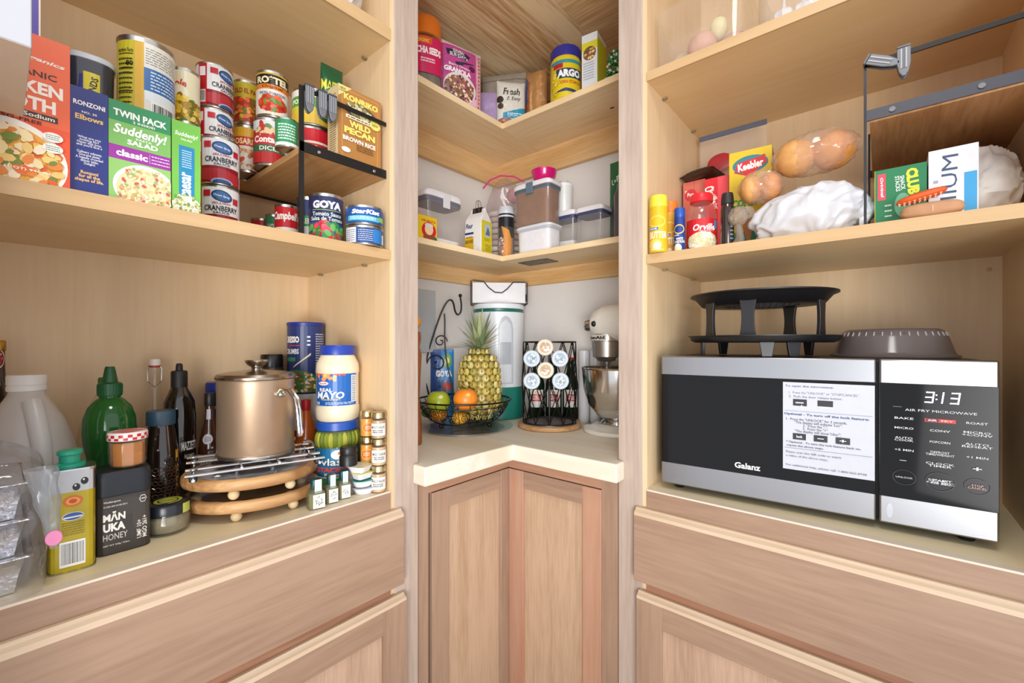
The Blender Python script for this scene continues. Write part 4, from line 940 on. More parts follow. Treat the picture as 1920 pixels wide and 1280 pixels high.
# black lidded jar behind the pot
t, r, h = round_thing('olive_jar', 'jar with a black screw lid peeking out behind the pot', 'jar', 'L', 487, 532, .34, 664, FL)
lat(t, 'jar_wall', [(.9, 0), (1, .03), (1, .86), (.92, .9)], glass('6a6a50', .4, .08, .25), r, h)
lat(t, 'olives', [(.85, .01), (.93, .04), (.93, .84), (0, .84)], mat('3c3a22', .4, bump=1, var=.4), r, h)
lat(t, 'lid', [(.9, .89), (.97, .895), (.97, .985), (.9, 1), (0, 1)], mat('1a1a1c', .3), r, h)
# ---- crumbs canister on another, mayo on pickles
def a_crumb(A):
    A.rect(0, 0, .62, 1, '24356f'); A.rect(.62, 0, 1, 1, '28386c'); A.lines(.67, .97, .1, .9, 22, 'c6ccde', .45)
    A.t('PROGRESSO', .06, .80, .10, 'f4f1e6', .55, .05); A.lines(.1, .35, .7, .72, 1, 'c8462c', .8); A.t('CRUMBS', .16, .62, .08, 'eef0f6', .34, .03); A.rect(.0, .47, .26, .53, '3c8a5a')
    A.poly([(.2, .37), (.56, .56), (.57, .6), (.24, .41)], 'e9e3c4')
    A.ell(.25, .12, .5, .22, '3c7a3a'); A.food(.3, .12, .42, .2, ['c8542c', 'e6cf9c', '8c3a24', 'f0e6cc', '5a8a3c', 'd9a35c'], 90, .04, 7)
    for y in (.84, .78, .72): A.ell(.52, y, .035, .015, 'e6e9f2')
(x, y), Y, r = cyl('L', 538, 607, .345)
zc1 = FL+.197; hc = zat(605, Y)-zc1
t = thing('grocery_canister', 'red and white canister under the blue crumbs canister', 'canister', (x, y, FL), facing(x, y))
lat(t, 'canister_wall', [(.98, 0), (1, .01), (1, .99), (.98, 1), (0, 1)], mat('b9bcc0', .35), r, .196)
label_on(t, r, None, .196, .3, .55, 2.6, lambda A: (A.rect(0, 0, 1, 1, 'a8222c'), A.t('SOUP', .5, .5, .4, 'efe9e0', .5)))
t = thing('crumb_canister', 'tall dark blue breadcrumb canister with nutrition table, in the corner behind the mayonnaise', 'canister', (x, y, zc1), facing(x, y)+.1)
lat(t, 'canister_wall', [(.98, 0), (1, .01), (1, .95)], mat('24356f', .35), r, hc); lat(t, 'lid', [(1.0, .95), (1.03, .953), (1.03, .99), (1.0, 1), (0, .985)], mat('1d2f8c', .35), r, hc)
label_on(t, r, None, hc, .02, .94, 2.7, a_crumb)
(x, y), Y, r = cyl('L', 591, 674, .165); hv = zat(786, Y)-FL
t = thing('pickle_jar', 'pickle jar with a blue label, under the mayonnaise jar', 'jar', (x, y, FL), facing(x, y))
PV = [(.88, 0), (.96, .02), (1, .06), (1, .78), (.93, .86), (.86, .87)]
lat(t, 'glass_wall', PV, glass('c8d89a', .3, .05), r, hv); lat(t, 'brine', [(.85, .01), (.94, .05), (.94, .78), (.85, .83), (0, .83)], mat('8c8c2c', .3, var=.3, bump=.6), r, hv)
m = MB(); R3 = random.Random(5)
for k in range(12):
    a = -1.2+k*.22; m.ball((.93*r*math.sin(a), -.93*r*math.cos(a), hv*.73), .0075, ['7a8a24', 'a8a83c', '6a7a20'][k % 3], rz=.018, seg=8, rings=6)
obj('pickle_slices', m, t)
lat(t, 'lid', [(.86, .87), (.95, .875), (.95, .985), (.9, 1), (0, 1)], mat('1f4fa8', .35), r, hv)
label_on(t, r, None, hv, .87, .98, 2.0, lambda A: (A.lines(.1, .9, .3, .7, 1, 'dfe8f6', .6),)) if False else None
def a_vlas(A):
    A.rect(0, 0, 1, 1, '1f7ab0'); A.rect(0, 0, 1, .15, '3c9a5c'); A.rect(0, .13, 1, .17, 'e8efe0')
    A.ell(.5, .82, .13, .14, 'f2efe6'); A.ell(.55, .86, .05, .05, 'd8602c'); A.t('vlasic', .45, .60, .22, '14202c', .62, .06); A.t('vlasic', .46, .61, .21, 'f4f8fa', .6, .02)
    A.ell(.84, .86, .12, .13, 'c8cc3c'); A.lines(.76, .92, .8, .92, 3, '4a5a1c'); A.t('STACKERS', .45, .38, .15, 'e8584c', .8, .06); A.t('Kosher', .42, .24, .09, 'eef4ee', .36, .04)
label_on(t, r, None, hv, .12, .62, 2.3, a_vlas)
zm = FL+hv+.0006; hm = zat(647, Y)-zm
t = thing('mayonnaise_jar', 'big mayonnaise jar with a cobalt blue lid and blue label, standing on the pickle jar', 'jar', (x, y, zm), facing(x, y)-.12)
PM = [(.86, 0), (.96, .03), (1, .1), (1, .18), (.965, .21), (.965, .62), (1, .65), (.97, .75), (.8, .85), (.76, .87)]
r *= 1.0
lat(t, 'jar_wall', PM, mat('e6dcc0', .18, coat=.5), r, hm, seg=48); lat(t, 'lid', [(.76, .87), (.8, .875), (.8, .98), (.76, 1), (0, 1)], mat('1f3fa6', .35), r, hm)
def a_mayo(A):
    A.rect(0, 0, 1, 1, '1c62b4'); A.rect(0, 0, .8, .5, '1a5cae'); A.poly([(0, .8), (.3, .95), (.7, .9), (.72, 1), (0, 1)], 'd8522c'); A.food(.3, .92, .3, .1, ['e8703c', 'd83c2c', 'e8c070', 'f0a05c'], 26, .05, 3)
    A.ell(.24, .70, .13, .07, 'c8283c'); A.ell(.24, .7, .125, .06, 'e9edf4'); A.t('Kraft', .24, .7, .05, 'c4283a', .18, .03)
    A.t('REAL', .3, .5, .11, 'f2f6fb', .3, .03); A.t('MAYO', .38, .33, .22, 'f6f9fd', .62, .03, .12); A.lines(.2, .6, .17, .22, 1, 'd8c05a', .7); A.t('30', .1, .08, .1, 'e8eef6', .1); A.lines(.3, .9, .04, .12, 2, 'b8d0ee', .5); A.rect(.84, .1, .98, .95, 'dfe3ea'); A.lines(.86, .96, .12, .93, 14, '4a5468', .4)
label_on(t, r, PM, hm, .215, .63, 2.2, a_mayo)
# orange dressing bottle
t, r, h = round_thing('orange_dressing_bottle', 'round-bellied orange dressing bottle between the pot handle and the pickle jar', 'bottle', 'L', 553, 594, .235, 748, FL, tw=12)
PO = [(.8, 0), (.95, .03), (1, .12), (1, .45), (.85, .62), (.5, .8), (.4, .86)]
lat(t, 'bottle_wall', PO, mat('b5581c', .12, coat=.6), r, h); lat(t, 'cap', [(.4, .86), (.44, .87), (.44, .99), (0, 1)], mat('b8242c', .4), r, h)
label_on(t, r, PO, h, .1, .5, 2.0, lambda A: (A.ell(.5, .5, .45, .5, 'eef0f2'), A.t('SWEET', .5, .6, .22, '2f3c5c', .6), A.lines(.25, .75, .2, .4, 2, '5c6a8a')))
# little spread jars
jar0 = None
def spread(px, d, k, lb, col, dy=0):
    global jar0
    (x, y), Y = at('L', px, d)
    t = thing('mustard_jar', lb, 'jar', (x, y, FL+k*.0575), facing(x, y)+random.Random(px+k).uniform(-.3, .3), 'small glass spread jars'); r, h = .0158, .057
    P_ = [(.82, 0), (.96, .04), (1, .1), (1, .68), (.88, .76)]
    lat(t, 'filling', [(.78, .02), (.93, .05), (.93, .70), (0, .7)], mat(col, .35, bump=.6, var=.2), r, h, seg=24); lat(t, 'glass_wall', P_, CLEAR, r, h, seg=24)
    lat(t, 'lid', [(.88, .78), (.97, .79), (.97, .95), (.9, 1), (0, 1)], mat('c9b88a', .28, 1.), r, h, seg=28)
    label_on(t, r, None, h, .14, .60, 2.3, (lambda A: (A.rect(0, 0, 1, 1, 'e9e6de'), A.t('MOUTARDE', .5, .68, .2, '4a4640', .8), A.lines(.2, .8, .2, .5, 2, '6a6660', .6))) if col != 'd8982c' else (lambda A: (A.ell(.5, .5, .4, .5, 'e8a03c'), A.ell(.5, .5, .3, .35, 'd0702c'), A.lines(.3, .7, .35, .65, 2, 'f6e6c0'))))
for k in range(3): spread(710, .0172, k, ['bottom mustard jar of the stack by the side panel, partly behind the rail', 'middle mustard jar of the stack by the side panel', 'top mustard jar of the stack by the side panel'][k], ['c9a878', 'cfae84', 'b99a72'][k])
for k in range(3): spread(689, .056, k, ['bottom jar of the honey jar stack, behind the plastic tubs', 'amber jar in the middle of the honey stack, left of the mustard jars', 'topmost amber honey jar with a gold lid, left of the mustard jars'][k], 'd8982c')
# pepper grinder
t, r, h = round_thing('spice_grinder', 'clear spice grinder with a black cap in front of the pickle jar', 'grinder', 'L', 636, 670, .055, 836, FL)
lat(t, 'glass_wall', [(.85, 0), (.95, .03), (.95, .6)], CLEAR, r, h); lat(t, 'peppercorns', [(.75, .01), (.85, .03), (.85, .5), (0, .5)], mat('5c5650', .6, bump=1, var=.5), r, h)
lat(t, 'cap', [(.9, .6), (1, .61), (1, .8), (.9, .83), (.95, .86), (.95, .97), (.85, 1), (0, 1)], mat('1b1a1b', .4), r, h)
# stacked spread tubs
for k in range(4):
    (x, y), Y = at('L', 682-k*2.2, .036); z0 = FL+[0, .0165, .033, .047][k]
    t = thing('portion_tub', ['bottom white portion tub, half hidden by the rail', 'second portion tub from the bottom, with a teal foil edge', 'third portion tub, with a yellow foil lid', 'topmost portion tub with a pale green leaf lid'][k], 'tub', (x, y, z0), PI/2+.3*k-.5, 'stacked portion tubs')
    w_ = .0225-.002*(k > 1)
    pw = 2.4 if k < 2 else 6
    obj('tub_cup', MB().lathe([(w_*.74, 0), (w_*.80, .003), (w_*.97, .0125)], mat('e6e6ec', .3), 36, pw=pw), t)
    obj('foil_lid', MB().lathe([(w_*.97, .0125), (w_*1.08, .013), (w_*1.08, .0137), (0, .014)], mat(['c9cfd2', '3c9a86', 'd8cf5c', 'e6e8cc'][k], .3), 36, pw=pw), t)
# three tiny oil bottles
for k, (a, b, d) in enumerate(((579, 611, .019), (611, 636, .024), (635, 659, .029))):
    t, w_, h = carton('L', a+1, b-2, d, 930, .021, FL, ['tiny square oil bottle with a dark green cap, leftmost of three', 'tiny square oil bottle, middle of three', 'tiny square oil bottle nearest the portion tubs'][k], 'b5a83c', None, name='mini_oil_bottle', cat='bottle', tw=-12, h=.033, group='tiny oil bottles')
    bpy.data.objects.remove(t.children[0])
    obj('glass_wall', MB().lathe([(w_*.48, 0), (w_*.5, .002), (w_*.5, .031), (w_*.3, .036), (w_*.2, .038)], glass('d8dcc0', .3, .05), 32, pw=7, sy=.9), t)
    obj('oil', MB().lathe([(w_*.44, .001), (w_*.45, .003), (w_*.45, .027), (0, .028)], mat('8c7c1c', .2), 32, pw=7, sy=.9), t)
    obj('cap', MB().lathe([(w_*.29, .0375), (w_*.3, .038), (w_*.3, .054), (w_*.27, .056), (0, .056)], mat('12484a', .35), 28, pw=4), t)
    A = Art(w_*.9, .028); A.rect(.2, 0, 1, .95, 'e4e4dc'); A.food(.6, .5, .28, .3, ['8c8c84', '6a6a60', 'a8a8a0'], 26, .05, k); A.build('label', t, flat_s(-w_*.46, z=.002)); A = Art(w_*.42, .026); A.rect(0, 0, 1, 1, 'dfeaf2'); A.lines(.1, .9, .1, .9, 6, '9ab8cc'); A.build('neck_strip', t, lambda u, v, e: (u+.002, -w_*.33-e, .030+v))
# ================================================================ corner, on the countertop
CLAMP = None
# grey panel on the left wall, small white plate
t = thing('wall_panel', 'light grey flush panel on the wall behind the black fruit hook', 'panel', (-DW+.001, -.02, CT+.05))
p0 = onx(779, -DW)[0]; p1 = onx(814, -DW)[0]
y0, Y0 = onx(814, -DW); zt, zb_ = zat(546, Y0), zat(660, Y0)
obj('panel_door', MB().box(-DW+.0005, -DW+.008, y0-.22, y0, zb_, zt, mat('b9bcbf', .5)), t, bevel=.001, world=True)
# lazy glass turntable with the basket
(x, y), Y, r = cyln(776, 962, 822, CT)
BX, BY, BYd, BR = x, y, Y, r
t = thing('glass_turntable', 'round clear glass turntable plate on the countertop under the fruit basket', 'turntable', (x, y, CT), facing(x, y))
GLP = glass('ffffff', .06, .03)
obj('plate', MB().lathe([(0, .004), (r*.72, .004), (r*.74, .0055), (r*.96, .0065), (r, .0085), (r, .0105), (r*.96, .0085), (r*.72, .006), (0, .006)], GLP, 64, cap=False), t)
obj('ring', MB().lathe([(r*.80, .0005), (r*.83, .0005), (r*.83, .0035), (r*.80, .0035)], mat('a9a49a', .3, .7), 56), t)
# wire fruit basket
zbk = CT+.0115
t = thing('fruit_basket', 'black scrollwork wire fruit basket with a tall hook stand, on the glass turntable', 'basket', (x, y, zbk), facing(x, y))
rt, rb, hb_ = r*.95, r*.60, .083
W_ = BLACKWIRE
def circ(rr, z, n=48): return [(rr*math.cos(2*PI*i/n), rr*math.sin(2*PI*i/n), z) for i in range(n)]
def rz_(k): return rb+(rt-rb)*(k**.6)                # basket section
obj('rim', MB().tube(circ(rt, hb_), .0028, W_, 8, closed=True), t)
obj('rim', MB().tube(circ(rz_(.78), .012+.071*.78), .0014, W_, 6, closed=True), t)
obj('base_ring', MB().tube(circ(rb, .014), .0022, W_, 8, closed=True), t)
obj('base_ring', MB().tube(circ(rb*.5, .012), .0016, W_, 8, closed=True), t)
m = MB()
for k in range(26):
    a = 2*PI*k/26; c_, s_ = math.cos(a), math.sin(a)
    m.tube([(rz_(q)*c_, rz_(q)*s_, .014+.069*q) for q in (0, .1, .25, .5, .78, 1)], .0011, W_, 5)
obj('ribs', m, t)
m = MB()
for k in range(26):
    for sg, zc_, q0 in ((1, .35, .0125), (-1, .6, .0105)):
        pts = []
        for i in range(18):
            th = i*.55; rr = .0125*(1-i/20); u = (2*PI*(k+.5)/26)+sg*rr*math.cos(th)/rt; q = zc_+rr*math.sin(th)/.069
            q = min(max(q, .02), .98); pts.append((rz_(q)*math.cos(u), rz_(q)*math.sin(u), .014+.069*q))
        m.tube(pts, .0010, W_, 5)
obj('scrollwork', m, t)
for a in (-.6, -2.4, .9, 2.4): obj('ball_foot', MB().ball((rb*math.cos(a), rb*math.sin(a), .0075), .0075, W_, seg=12, rings=8), t)
# the hook stand (positions in the picture read back onto a plane behind the basket)
Yh = BYd+.135
L2W = Matrix.Rotation(-t.rotation_euler.z, 3, 'Z')
def loc_(px, py, Y_=Yh): return L2W @ (pt(px, py, Y_)-Vector((x, y, zbk)))
st = [(806, 745), (798, 715), (797, 690), (803, 660), (812, 630), (822, 600), (831, 578), (838, 566), (845, 562), (850, 568), (853, 582), (858, 590), (864, 584), (865, 570), (863, 557)]
def smooth(P_, n=4):
    o = []
    for i in range(len(P_)-1):
        p0, p1, p2, p3 = P_[max(i-1, 0)], P_[i], P_[i+1], P_[min(i+2, len(P_)-1)]
        for k in range(n):
            q = k/n; o.append(.5*((2*p1)+(p2-p0)*q+(2*p0-5*p1+4*p2-p3)*q*q+(3*p1-p0-3*p2+p3)*q**3))
    return o+[P_[-1]]
obj('hook_stem', MB().tube(smooth([loc_(*q) for q in st]), .0032, W_, 8), t)
obj('hook_stem', MB().tube(smooth([loc_(*q) for q in [(850, 745), (846, 715), (838, 680), (834, 640), (834, 605), (833, 588)]]), .0026, W_, 8), t)
obj('hook_ball', MB().ball(tuple(loc_(863, 554)), .0065, W_, seg=14, rings=9), t)
for cx_, cy_, rr, sg in ((826, 640, 13, 1), (819, 682, 19, -1)):
    obj('scroll', MB().tube(smooth([loc_(cx_+sg*rr*(1-i/15)*math.cos(i*.62), cy_-rr*(1-i/15)*math.sin(i*.62)) for i in range(14)], 3), .0022, W_, 6), t)
# fruit
def fruit(nm, lb, cat, px, py, Yf, rr, c1, c2, c3='6a5a2a', grp=None, squash=.93, zmin=None):
    p = pt(px, py, Yf); z0 = p.z-rr*squash
    if zmin: z0 = max(z0, zmin)
    o = thing(nm, lb, cat, (p.x, p.y, z0), facing(p.x, p.y), grp)
    obj('peel', MB().ball((0, 0, rr*squash), rr, mat(c1, .35, bump=.35, var=.12), rz=rr*squash, seg=36, rings=24, fn=lambda d: 1-.10*max(0, abs(d.z)-.85)/.15*(d.z > 0)), o, sharp=3)
    obj('stem', MB().lathe([(.003, 0), (.0018, .004)], c3, 8, c=(.004, -.006, rr*squash*1.86)), o)
    if c2:
        A = Art(.013, .011); A.ell(.5, .5, .5, .5, c2); A.build('sticker', o, lambda u, v, e: (u+rr*.2, -math.sqrt(max(0, rr*rr-(u+rr*.2)**2-(v+rr*.3)**2))*1.0-e-.0002, rr*squash+v+rr*.3))
    return o
fz = zbk+.017
fruit('green_apple', 'shiny yellow-green apple on the left of the fruit basket', 'apple', 822, 752, BYd-.055, .037, 'a9b92c', 'd9d8a0')
fruit('orange', 'bright orange fruit on top of the basket in front of the pineapple', 'orange', 873, 748, BYd-.104, .037, 'ee8a28', 'f6b86a', '5c7a2c')
fruit('mango', 'golden mango seen through the front wires of the basket', 'mango', 862, 790, BYd-.084, .024, 'd9a22c', None, squash=.8, zmin=fz)
fruit('mango', 'yellow-orange mango at the bottom left of the basket', 'mango', 822, 795, BYd-.035, .027, 'd88a24', None, squash=.8, zmin=fz)
fruit('lime', 'dark green lime at the left wire wall of the basket', 'lime', 800, 783, BYd+.035, .018, '4a7a24', None, squash=.9, zmin=fz)
fruit('lime', 'green lime at the far right of the basket beside the pineapple', 'lime', 940, 756, BYd+.075, .018, '57702a', None, squash=.9)
# pineapple
pp = pt(899, 700, BYd+.012)
t = thing('pineapple', 'ripe pineapple with a spiky grey-green crown standing in the basket', 'pineapple', (pp.x, pp.y, fz), facing(pp.x, pp.y))
PH = zat(655, BYd+.03)-fz; PR = .0725
def pr_(q): return PR*(.72+.28*math.sin(PI*min(1, q*1.15))**.5 if q < .87 else .72+.26*math.sqrt(max(0, 1-((q-.6)/.42)**2))-.12)
def prad(q): return PR*max(.05, math.sqrt(max(0, 1-abs(2*q-1)**3.2)))*(.96-.08*q)
obj('fruit_core', MB().lathe([(prad(i/16)*.95, PH*i/16) for i in range(17)], mat('6c6426', .6), 32), t)
m1 = MB(); m2 = MB(); rows = 11
for j in range(rows):
    q = (j+.6)/rows; n = 15 if .15 < q < .9 else 11; rr = prad(q)
    for k in range(n):
        a = 2*PI*(k+.5*(j % 2))/n; cz = q*PH; ca, sa = math.cos(a), math.sin(a); w0 = PI*rr/n*.98; hh_ = PH/rows*.62
        c0 = Vector((ca*rr, sa*rr, cz)); T_ = Vector((-sa, ca, 0)); N_ = Vector((ca, sa, 0)); Uz = Vector((0, 0, 1))
        ring = [c0+T_*w0*math.cos(b)*1.0+Uz*hh_*math.sin(b) for b in [PI*2*i/6 for i in range(6)]]
        ins = [c0+(v_-c0)*.62+N_*.0048 for v_ in ring]; tip = c0+N_*.0062
        cm = ['c7b45c', 'b8a04a', 'cfc07a', 'a89a4c'][(j*7+k*3) % 4]
        m1.add([tuple(v_-N_*.002) for v_ in ring]+[tuple(v_) for v_ in ins]+[tuple(tip)], [(i, (i+1) % 6, 6+(i+1) % 6, 6+i) for i in range(6)]+[(6+i, 6+(i+1) % 6, 12) for i in range(6)], mat(cm, .45, var=.2))
        b0 = tip+Uz*.001; m2.add([tuple(b0-T_*.0028), tuple(b0+T_*.0028), tuple(b0+Uz*.009+N_*.002), tuple(b0-Uz*.0025+N_*.001)], [(0, 3, 1, 2)], mat('7a5a34', .6))
obj('eyes', m1, t, sharp=.8); obj('bracts', m2, t)
m = MB(); R4 = random.Random(8)
for k in range(46):
    a = k*2.4; lev = k/46; tilt = 1.3-lev*1.1; L_ = .068+.05*lev+R4.uniform(-.008, .008); wd = .0095
    ca, sa = math.cos(a), math.sin(a); D = Vector((ca*math.sin(tilt), sa*math.sin(tilt), math.cos(tilt))); S = Vector((-sa, ca, 0)); base = Vector((ca*.014*(1-lev), sa*.014*(1-lev), PH*.97+lev*.03)); vs = []
    for i in range(6):
        q = i/5; bend = Vector((ca, sa, 0))*(.018*q*q*(1-lev))-Vector((0, 0, 1))*(.016*q*q*(1-lev)); c0 = base+D*L_*q+bend; ww = wd*(1-q)**.75+.0003
        vs += [tuple(c0-S*ww), tuple(c0-Vector((ca, sa, 0))*.0012*(1-q)), tuple(c0+S*ww)]
    fs = []
    for i in range(5):
        b_ = i*3; fs += [(b_, b_+1, b_+4, b_+3), (b_+1, b_+2, b_+5, b_+4)]
    m.add(vs, fs, mat(['a3ab7c', '87946c', 'b5b78c', '75865f'][k % 4], .5, var=.15))
obj('crown', m, t, sharp=1)
# blue pouch behind
def gxy(px, py, Y_): p = pt(px, py, Y_); return (p.x, p.y)
Yg = 1.572; q0 = pt(829, 700, Yg)
t = thing('drink_pouch', 'blue pouch lettered GOYA standing behind the basket hook', 'pouch', (q0.x, q0.y, CT), facing(q0.x, q0.y))
hg = zat(655, Yg)-CT
pouch(t, .082, hg, .022, '2a6cb4', lambda A: (A.rect(0, 0, .45, 1, '234a8c'), A.rect(.45, 0, 1, 1, '2f86cc'), A.ell(.72, .84, .2, .1, '7aa83c'), A.ell(.72, .84, .1, .05, 'e6d8a0'), A.t('GOYA', .58, .66, .09, 'f2f6fa', .7, .05), A.ell(.7, .48, .2, .07, 'c8504c', rot=.5), A.ell(.5, .3, .2, .06, 'e8ecf0')), seed=5)
# white box behind the pouch
t, w_, h = carton('L', 853, 878, .365, 652, .028, CT, 'plain white tub-shaped box standing behind the pineapple', 'd3d0cd', None, name='storage_box', cat='box')
# canister and napkin holder
Y = 1.656; p_ = pt(935, HY, Y); x, y = p_.x, p_.y; r = 47/F*Y; hc = zat(572, Y)-CT
t = thing('tall_canister', 'tall white oval canister with teal bands and a window strip, in the corner', 'canister', (x, y, CT), facing(x, y))
WH = 'dfe3e8'
obj('canister_wall', MB().lathe([(r*.93, .11), (r*.96, .12), (r*.99, hc*.94), (r*.97, hc*.945)], mat(WH, .3, coat=.3), 48), t)
obj('base_band', MB().lathe([(r*.96, 0), (r*.99, .004), (r*.97, .115), (r*.95, .117)], mat('1f7a6c', .35), 48), t)
obj('top_band', MB().lathe([(r*.985, hc*.925), (r*1.0, hc*.93), (r*1.0, hc*.955), (r*.98, hc*.957)], mat('23665c', .35), 48), t)
obj('lid', MB().lathe([(r*.98, hc*.957), (r*1.0, hc*.965), (r*.99, hc*.995), (r*.96, hc), (0, hc)], mat('e3eaf0', .3, coat=.3), 48), t)
A = Art(r*.62, .25); 
A.poly([(.0, 0.02), (1, .02), (1, .8), (.93, .9), (.75, .97), (.5, 1), (.25, .97), (.07, .9), (0, .8)], 'b7bcc4'); A.poly([(.12, .04), (.88, .04), (.88, .8), (.8, .88), (.5, .95), (.2, .88), (.12, .8)], 'cdd2d9')
A.rect(.14, .3, .86, .62, 'a8adb4'); A.build('window_strip', t, cyl_s(r*.985, .125, .28), du=.008)
zn = CT+hc+.0006; hn = zat(528, Y)-zn
t = thing('napkin_holder', 'black wire napkin holder filled with white napkins, on the tall white canister', 'holder', (x, y, zn), facing(x, y)+.05)
nw = r*1.10
obj('tray_wire', MB().tube([(-nw, -.035, .002), (nw, -.035, .002), (nw, .035, .002), (-nw, .035, .002)], .002, W_, 6, closed=True), t)
for yy in (-.036, .036):
    m = MB(); m.tube([(-nw, yy, .0), (-nw, yy, hn*.98), (-nw*.9, yy, hn), (-nw*.55, yy, hn*.95), (-nw*.38, yy, hn*.7), (-nw*.15, yy, hn*.5), (nw*.1, yy, hn*.48), (nw*.3, yy, hn*.66), (nw*.5, yy, hn*.93), (nw*.9, yy, hn*.93), (nw, yy, hn*.9), (nw, yy, 0)], .0022, W_, 6); obj('end_frame', m, t)
m = MB()
for sx in (-1, 1):
    pts = [(sx*nw, -.036+.072*i/10, hn*(.35+.18*math.sin(i*2.2))) for i in range(11)]; m = MB(); m.tube(pts, .0018, W_, 6); obj('side_scroll', m, t)
t2 = thing('napkins', 'stack of folded white paper napkins in the wire holder on the canister', 'napkins', (x, y, zn+.0045), facing(x, y)+.05)
m = MB()
for k in range(7): m.box(-nw+.006, nw-.006, -.031+k*.009, -.0232+k*.009, .0+.0, hn-.012-.001*(k % 3), mat('e6e6ea', .8))
obj('napkin_stack', m, t2, bevel=.001)
t2['kind'] = 'thing'
# coffee pod carousel
(x, y), Y, r = cyln(971, 1090, 811, CT)
t = thing('pod_carousel', 'black diamond wire coffee pod carousel on a round wooden base', 'rack', (x, y, CT), facing(x, y))
obj('wooden_base', MB().lathe([(r*.97, 0), (r, .002), (r, .012), (r*.97, .014), (0, .014)], wood('d2a878', 'a87848', 0, 8, 1.1), 56), t)
obj('tray', MB().lathe([(r*.86, .014), (r*.86, .017), (0, .017)], mat('6c6462', .35, .6), 48), t)
hc_ = zat(640, Y)-CT; n = 12; rc = r*.86; m = MB()
def car(a, q):
    rr = rc*(1.0-.04*abs(q-.5)*2); return (rr*math.cos(a), rr*math.sin(a), .018+q*(hc_-.02))
for k in range(n):
    for sg in (1, -1):
        m.tube([car(2*PI*k/n+sg*2*PI/n*q*2.0, q) for q in [i/16 for i in range(17)]], .0017, W_, 5)
obj('wire_lattice', m, t)
obj('top_ring', MB().tube([car(2*PI*i/40, 1) for i in range(40)], .0028, W_, 8, closed=True), t); obj('bottom_ring', MB().tube([car(2*PI*i/40, 0) for i in range(40)], .0028, W_, 8, closed=True), t)
obj('centre_pole', MB().lathe([(.004, .016), (.004, hc_-.01)], W_, 10), t)
L2 = Matrix.Rotation(t.rotation_euler.z, 3, 'Z')
for k, (px, py, col, lb) in enumerate(((1022, 651, 'c9a05c', 'gold lidded coffee pod, topmost in the carousel'), (997, 672, '9db3c4', 'pale blue coffee pod, upper left in the carousel'), (1050, 672, '9db3c4', 'pale blue coffee pod, upper right in the carousel'),
        (1023, 694, 'c9a05c', 'gold lidded coffee pod in the middle of the carousel'), (997, 714, '9db3c4', 'pale blue coffee pod, lower left in the carousel'), (1051, 714, '9db3c4', 'pale blue coffee pod, lower right in the carousel'))):
    Yk = Y-rc-.004-(.002 if k % 2 else 0); p = pt(px, py, Yk)
    c = thing('coffee_pod', lb, 'pod', tuple(p), t.rotation_euler.z, 'coffee pods in the carousel'); RX = Matrix.Rotation(-PI/2, 3, 'X')
    obj('cup', MB().lathe([(.0225, .001), (.0205, .020), (.0170, .038), (0, .038)], mat('e4e2de', .4), 28, rot=RX), c)
    obj('foil_rim', MB().lathe([(.0, -.002), (.0240, -.002), (.0262, 0), (.0262, .0015), (.0225, .002)], mat('bdb9b2' if k in (0, 3) else 'b4bac0', .35), 32, rot=RX), c)
    A = Art(.043, .043); A.ell(.5, .5, .5, .5, 'cbb890' if k in (0, 3) else 'a3b4c0'); A.ell(.5, .5, .40, .40, 'a8793c' if k in (0, 3) else '7893a8'); A.food(.5, .5, .3, .3, ['e8e4dc', 'f0ece4', '5c6a74' if k not in (0, 3) else '8a6a3c'], 16, .09, k); A.lines(.3, .7, .78, .84, 1, '5a5448')
    A.build('lid_print', c, lambda u, v, e: (u, -.0024-e, v-.0215))
# beer bottles inside and behind
BG = glass('0f3a1c', .5, .05, .2)
b0 = None
for k, (px, Yb, lb) in enumerate(((1006, 1.60, 'green beer bottle farthest left behind the pod carousel'), (1038, 1.60, 'green beer bottle with a red and white label, centre behind the pod carousel'), (1070, 1.60, 'green beer bottle with a red label at the right behind the pod carousel'), (1100, 1.66, 'dark green bottle between the pod carousel and the mixer bowl'))):
    p = pt(px, 700, Yb)
    if b0: o = dup(b0, (p.x, p.y, CT), facing(p.x, p.y), lb); continue
    b0 = t = thing('beer_bottle', lb, 'bottle', (p.x, p.y, CT), facing(p.x, p.y), 'green beer bottles'); r_ = .029; h_ = .225
    PB = [(.9, 0), (1, .02), (1, .56), (.9, .63), (.5, .74), (.42, .92), (.46, .93), (.46, .96)]
    lat(t, 'bottle_glass', PB, BG, r_, h_); lat(t, 'beer', [(.85, .01), (.9, .55), (.4, .72), (0, .72)], mat('16361c', .2), r_, h_, seg=20); lat(t, 'cap', [(.46, .955), (.5, .96), (.47, .99), (0, 1)], mat('a8242c', .35, .5), r_, h_)
    label_on(t, r_, None, h_, .2, .48, 1.9, lambda A: (A.rect(0, 0, 1, 1, 'e6e6e2'), A.rect(.18, .35, .82, .75, 'b8242c'), A.t('STELLA\nARTOIS', .5, .55, .26, 'f2ece6', .5, .02), A.ell(.5, .85, .1, .1, 'c8a85c')))
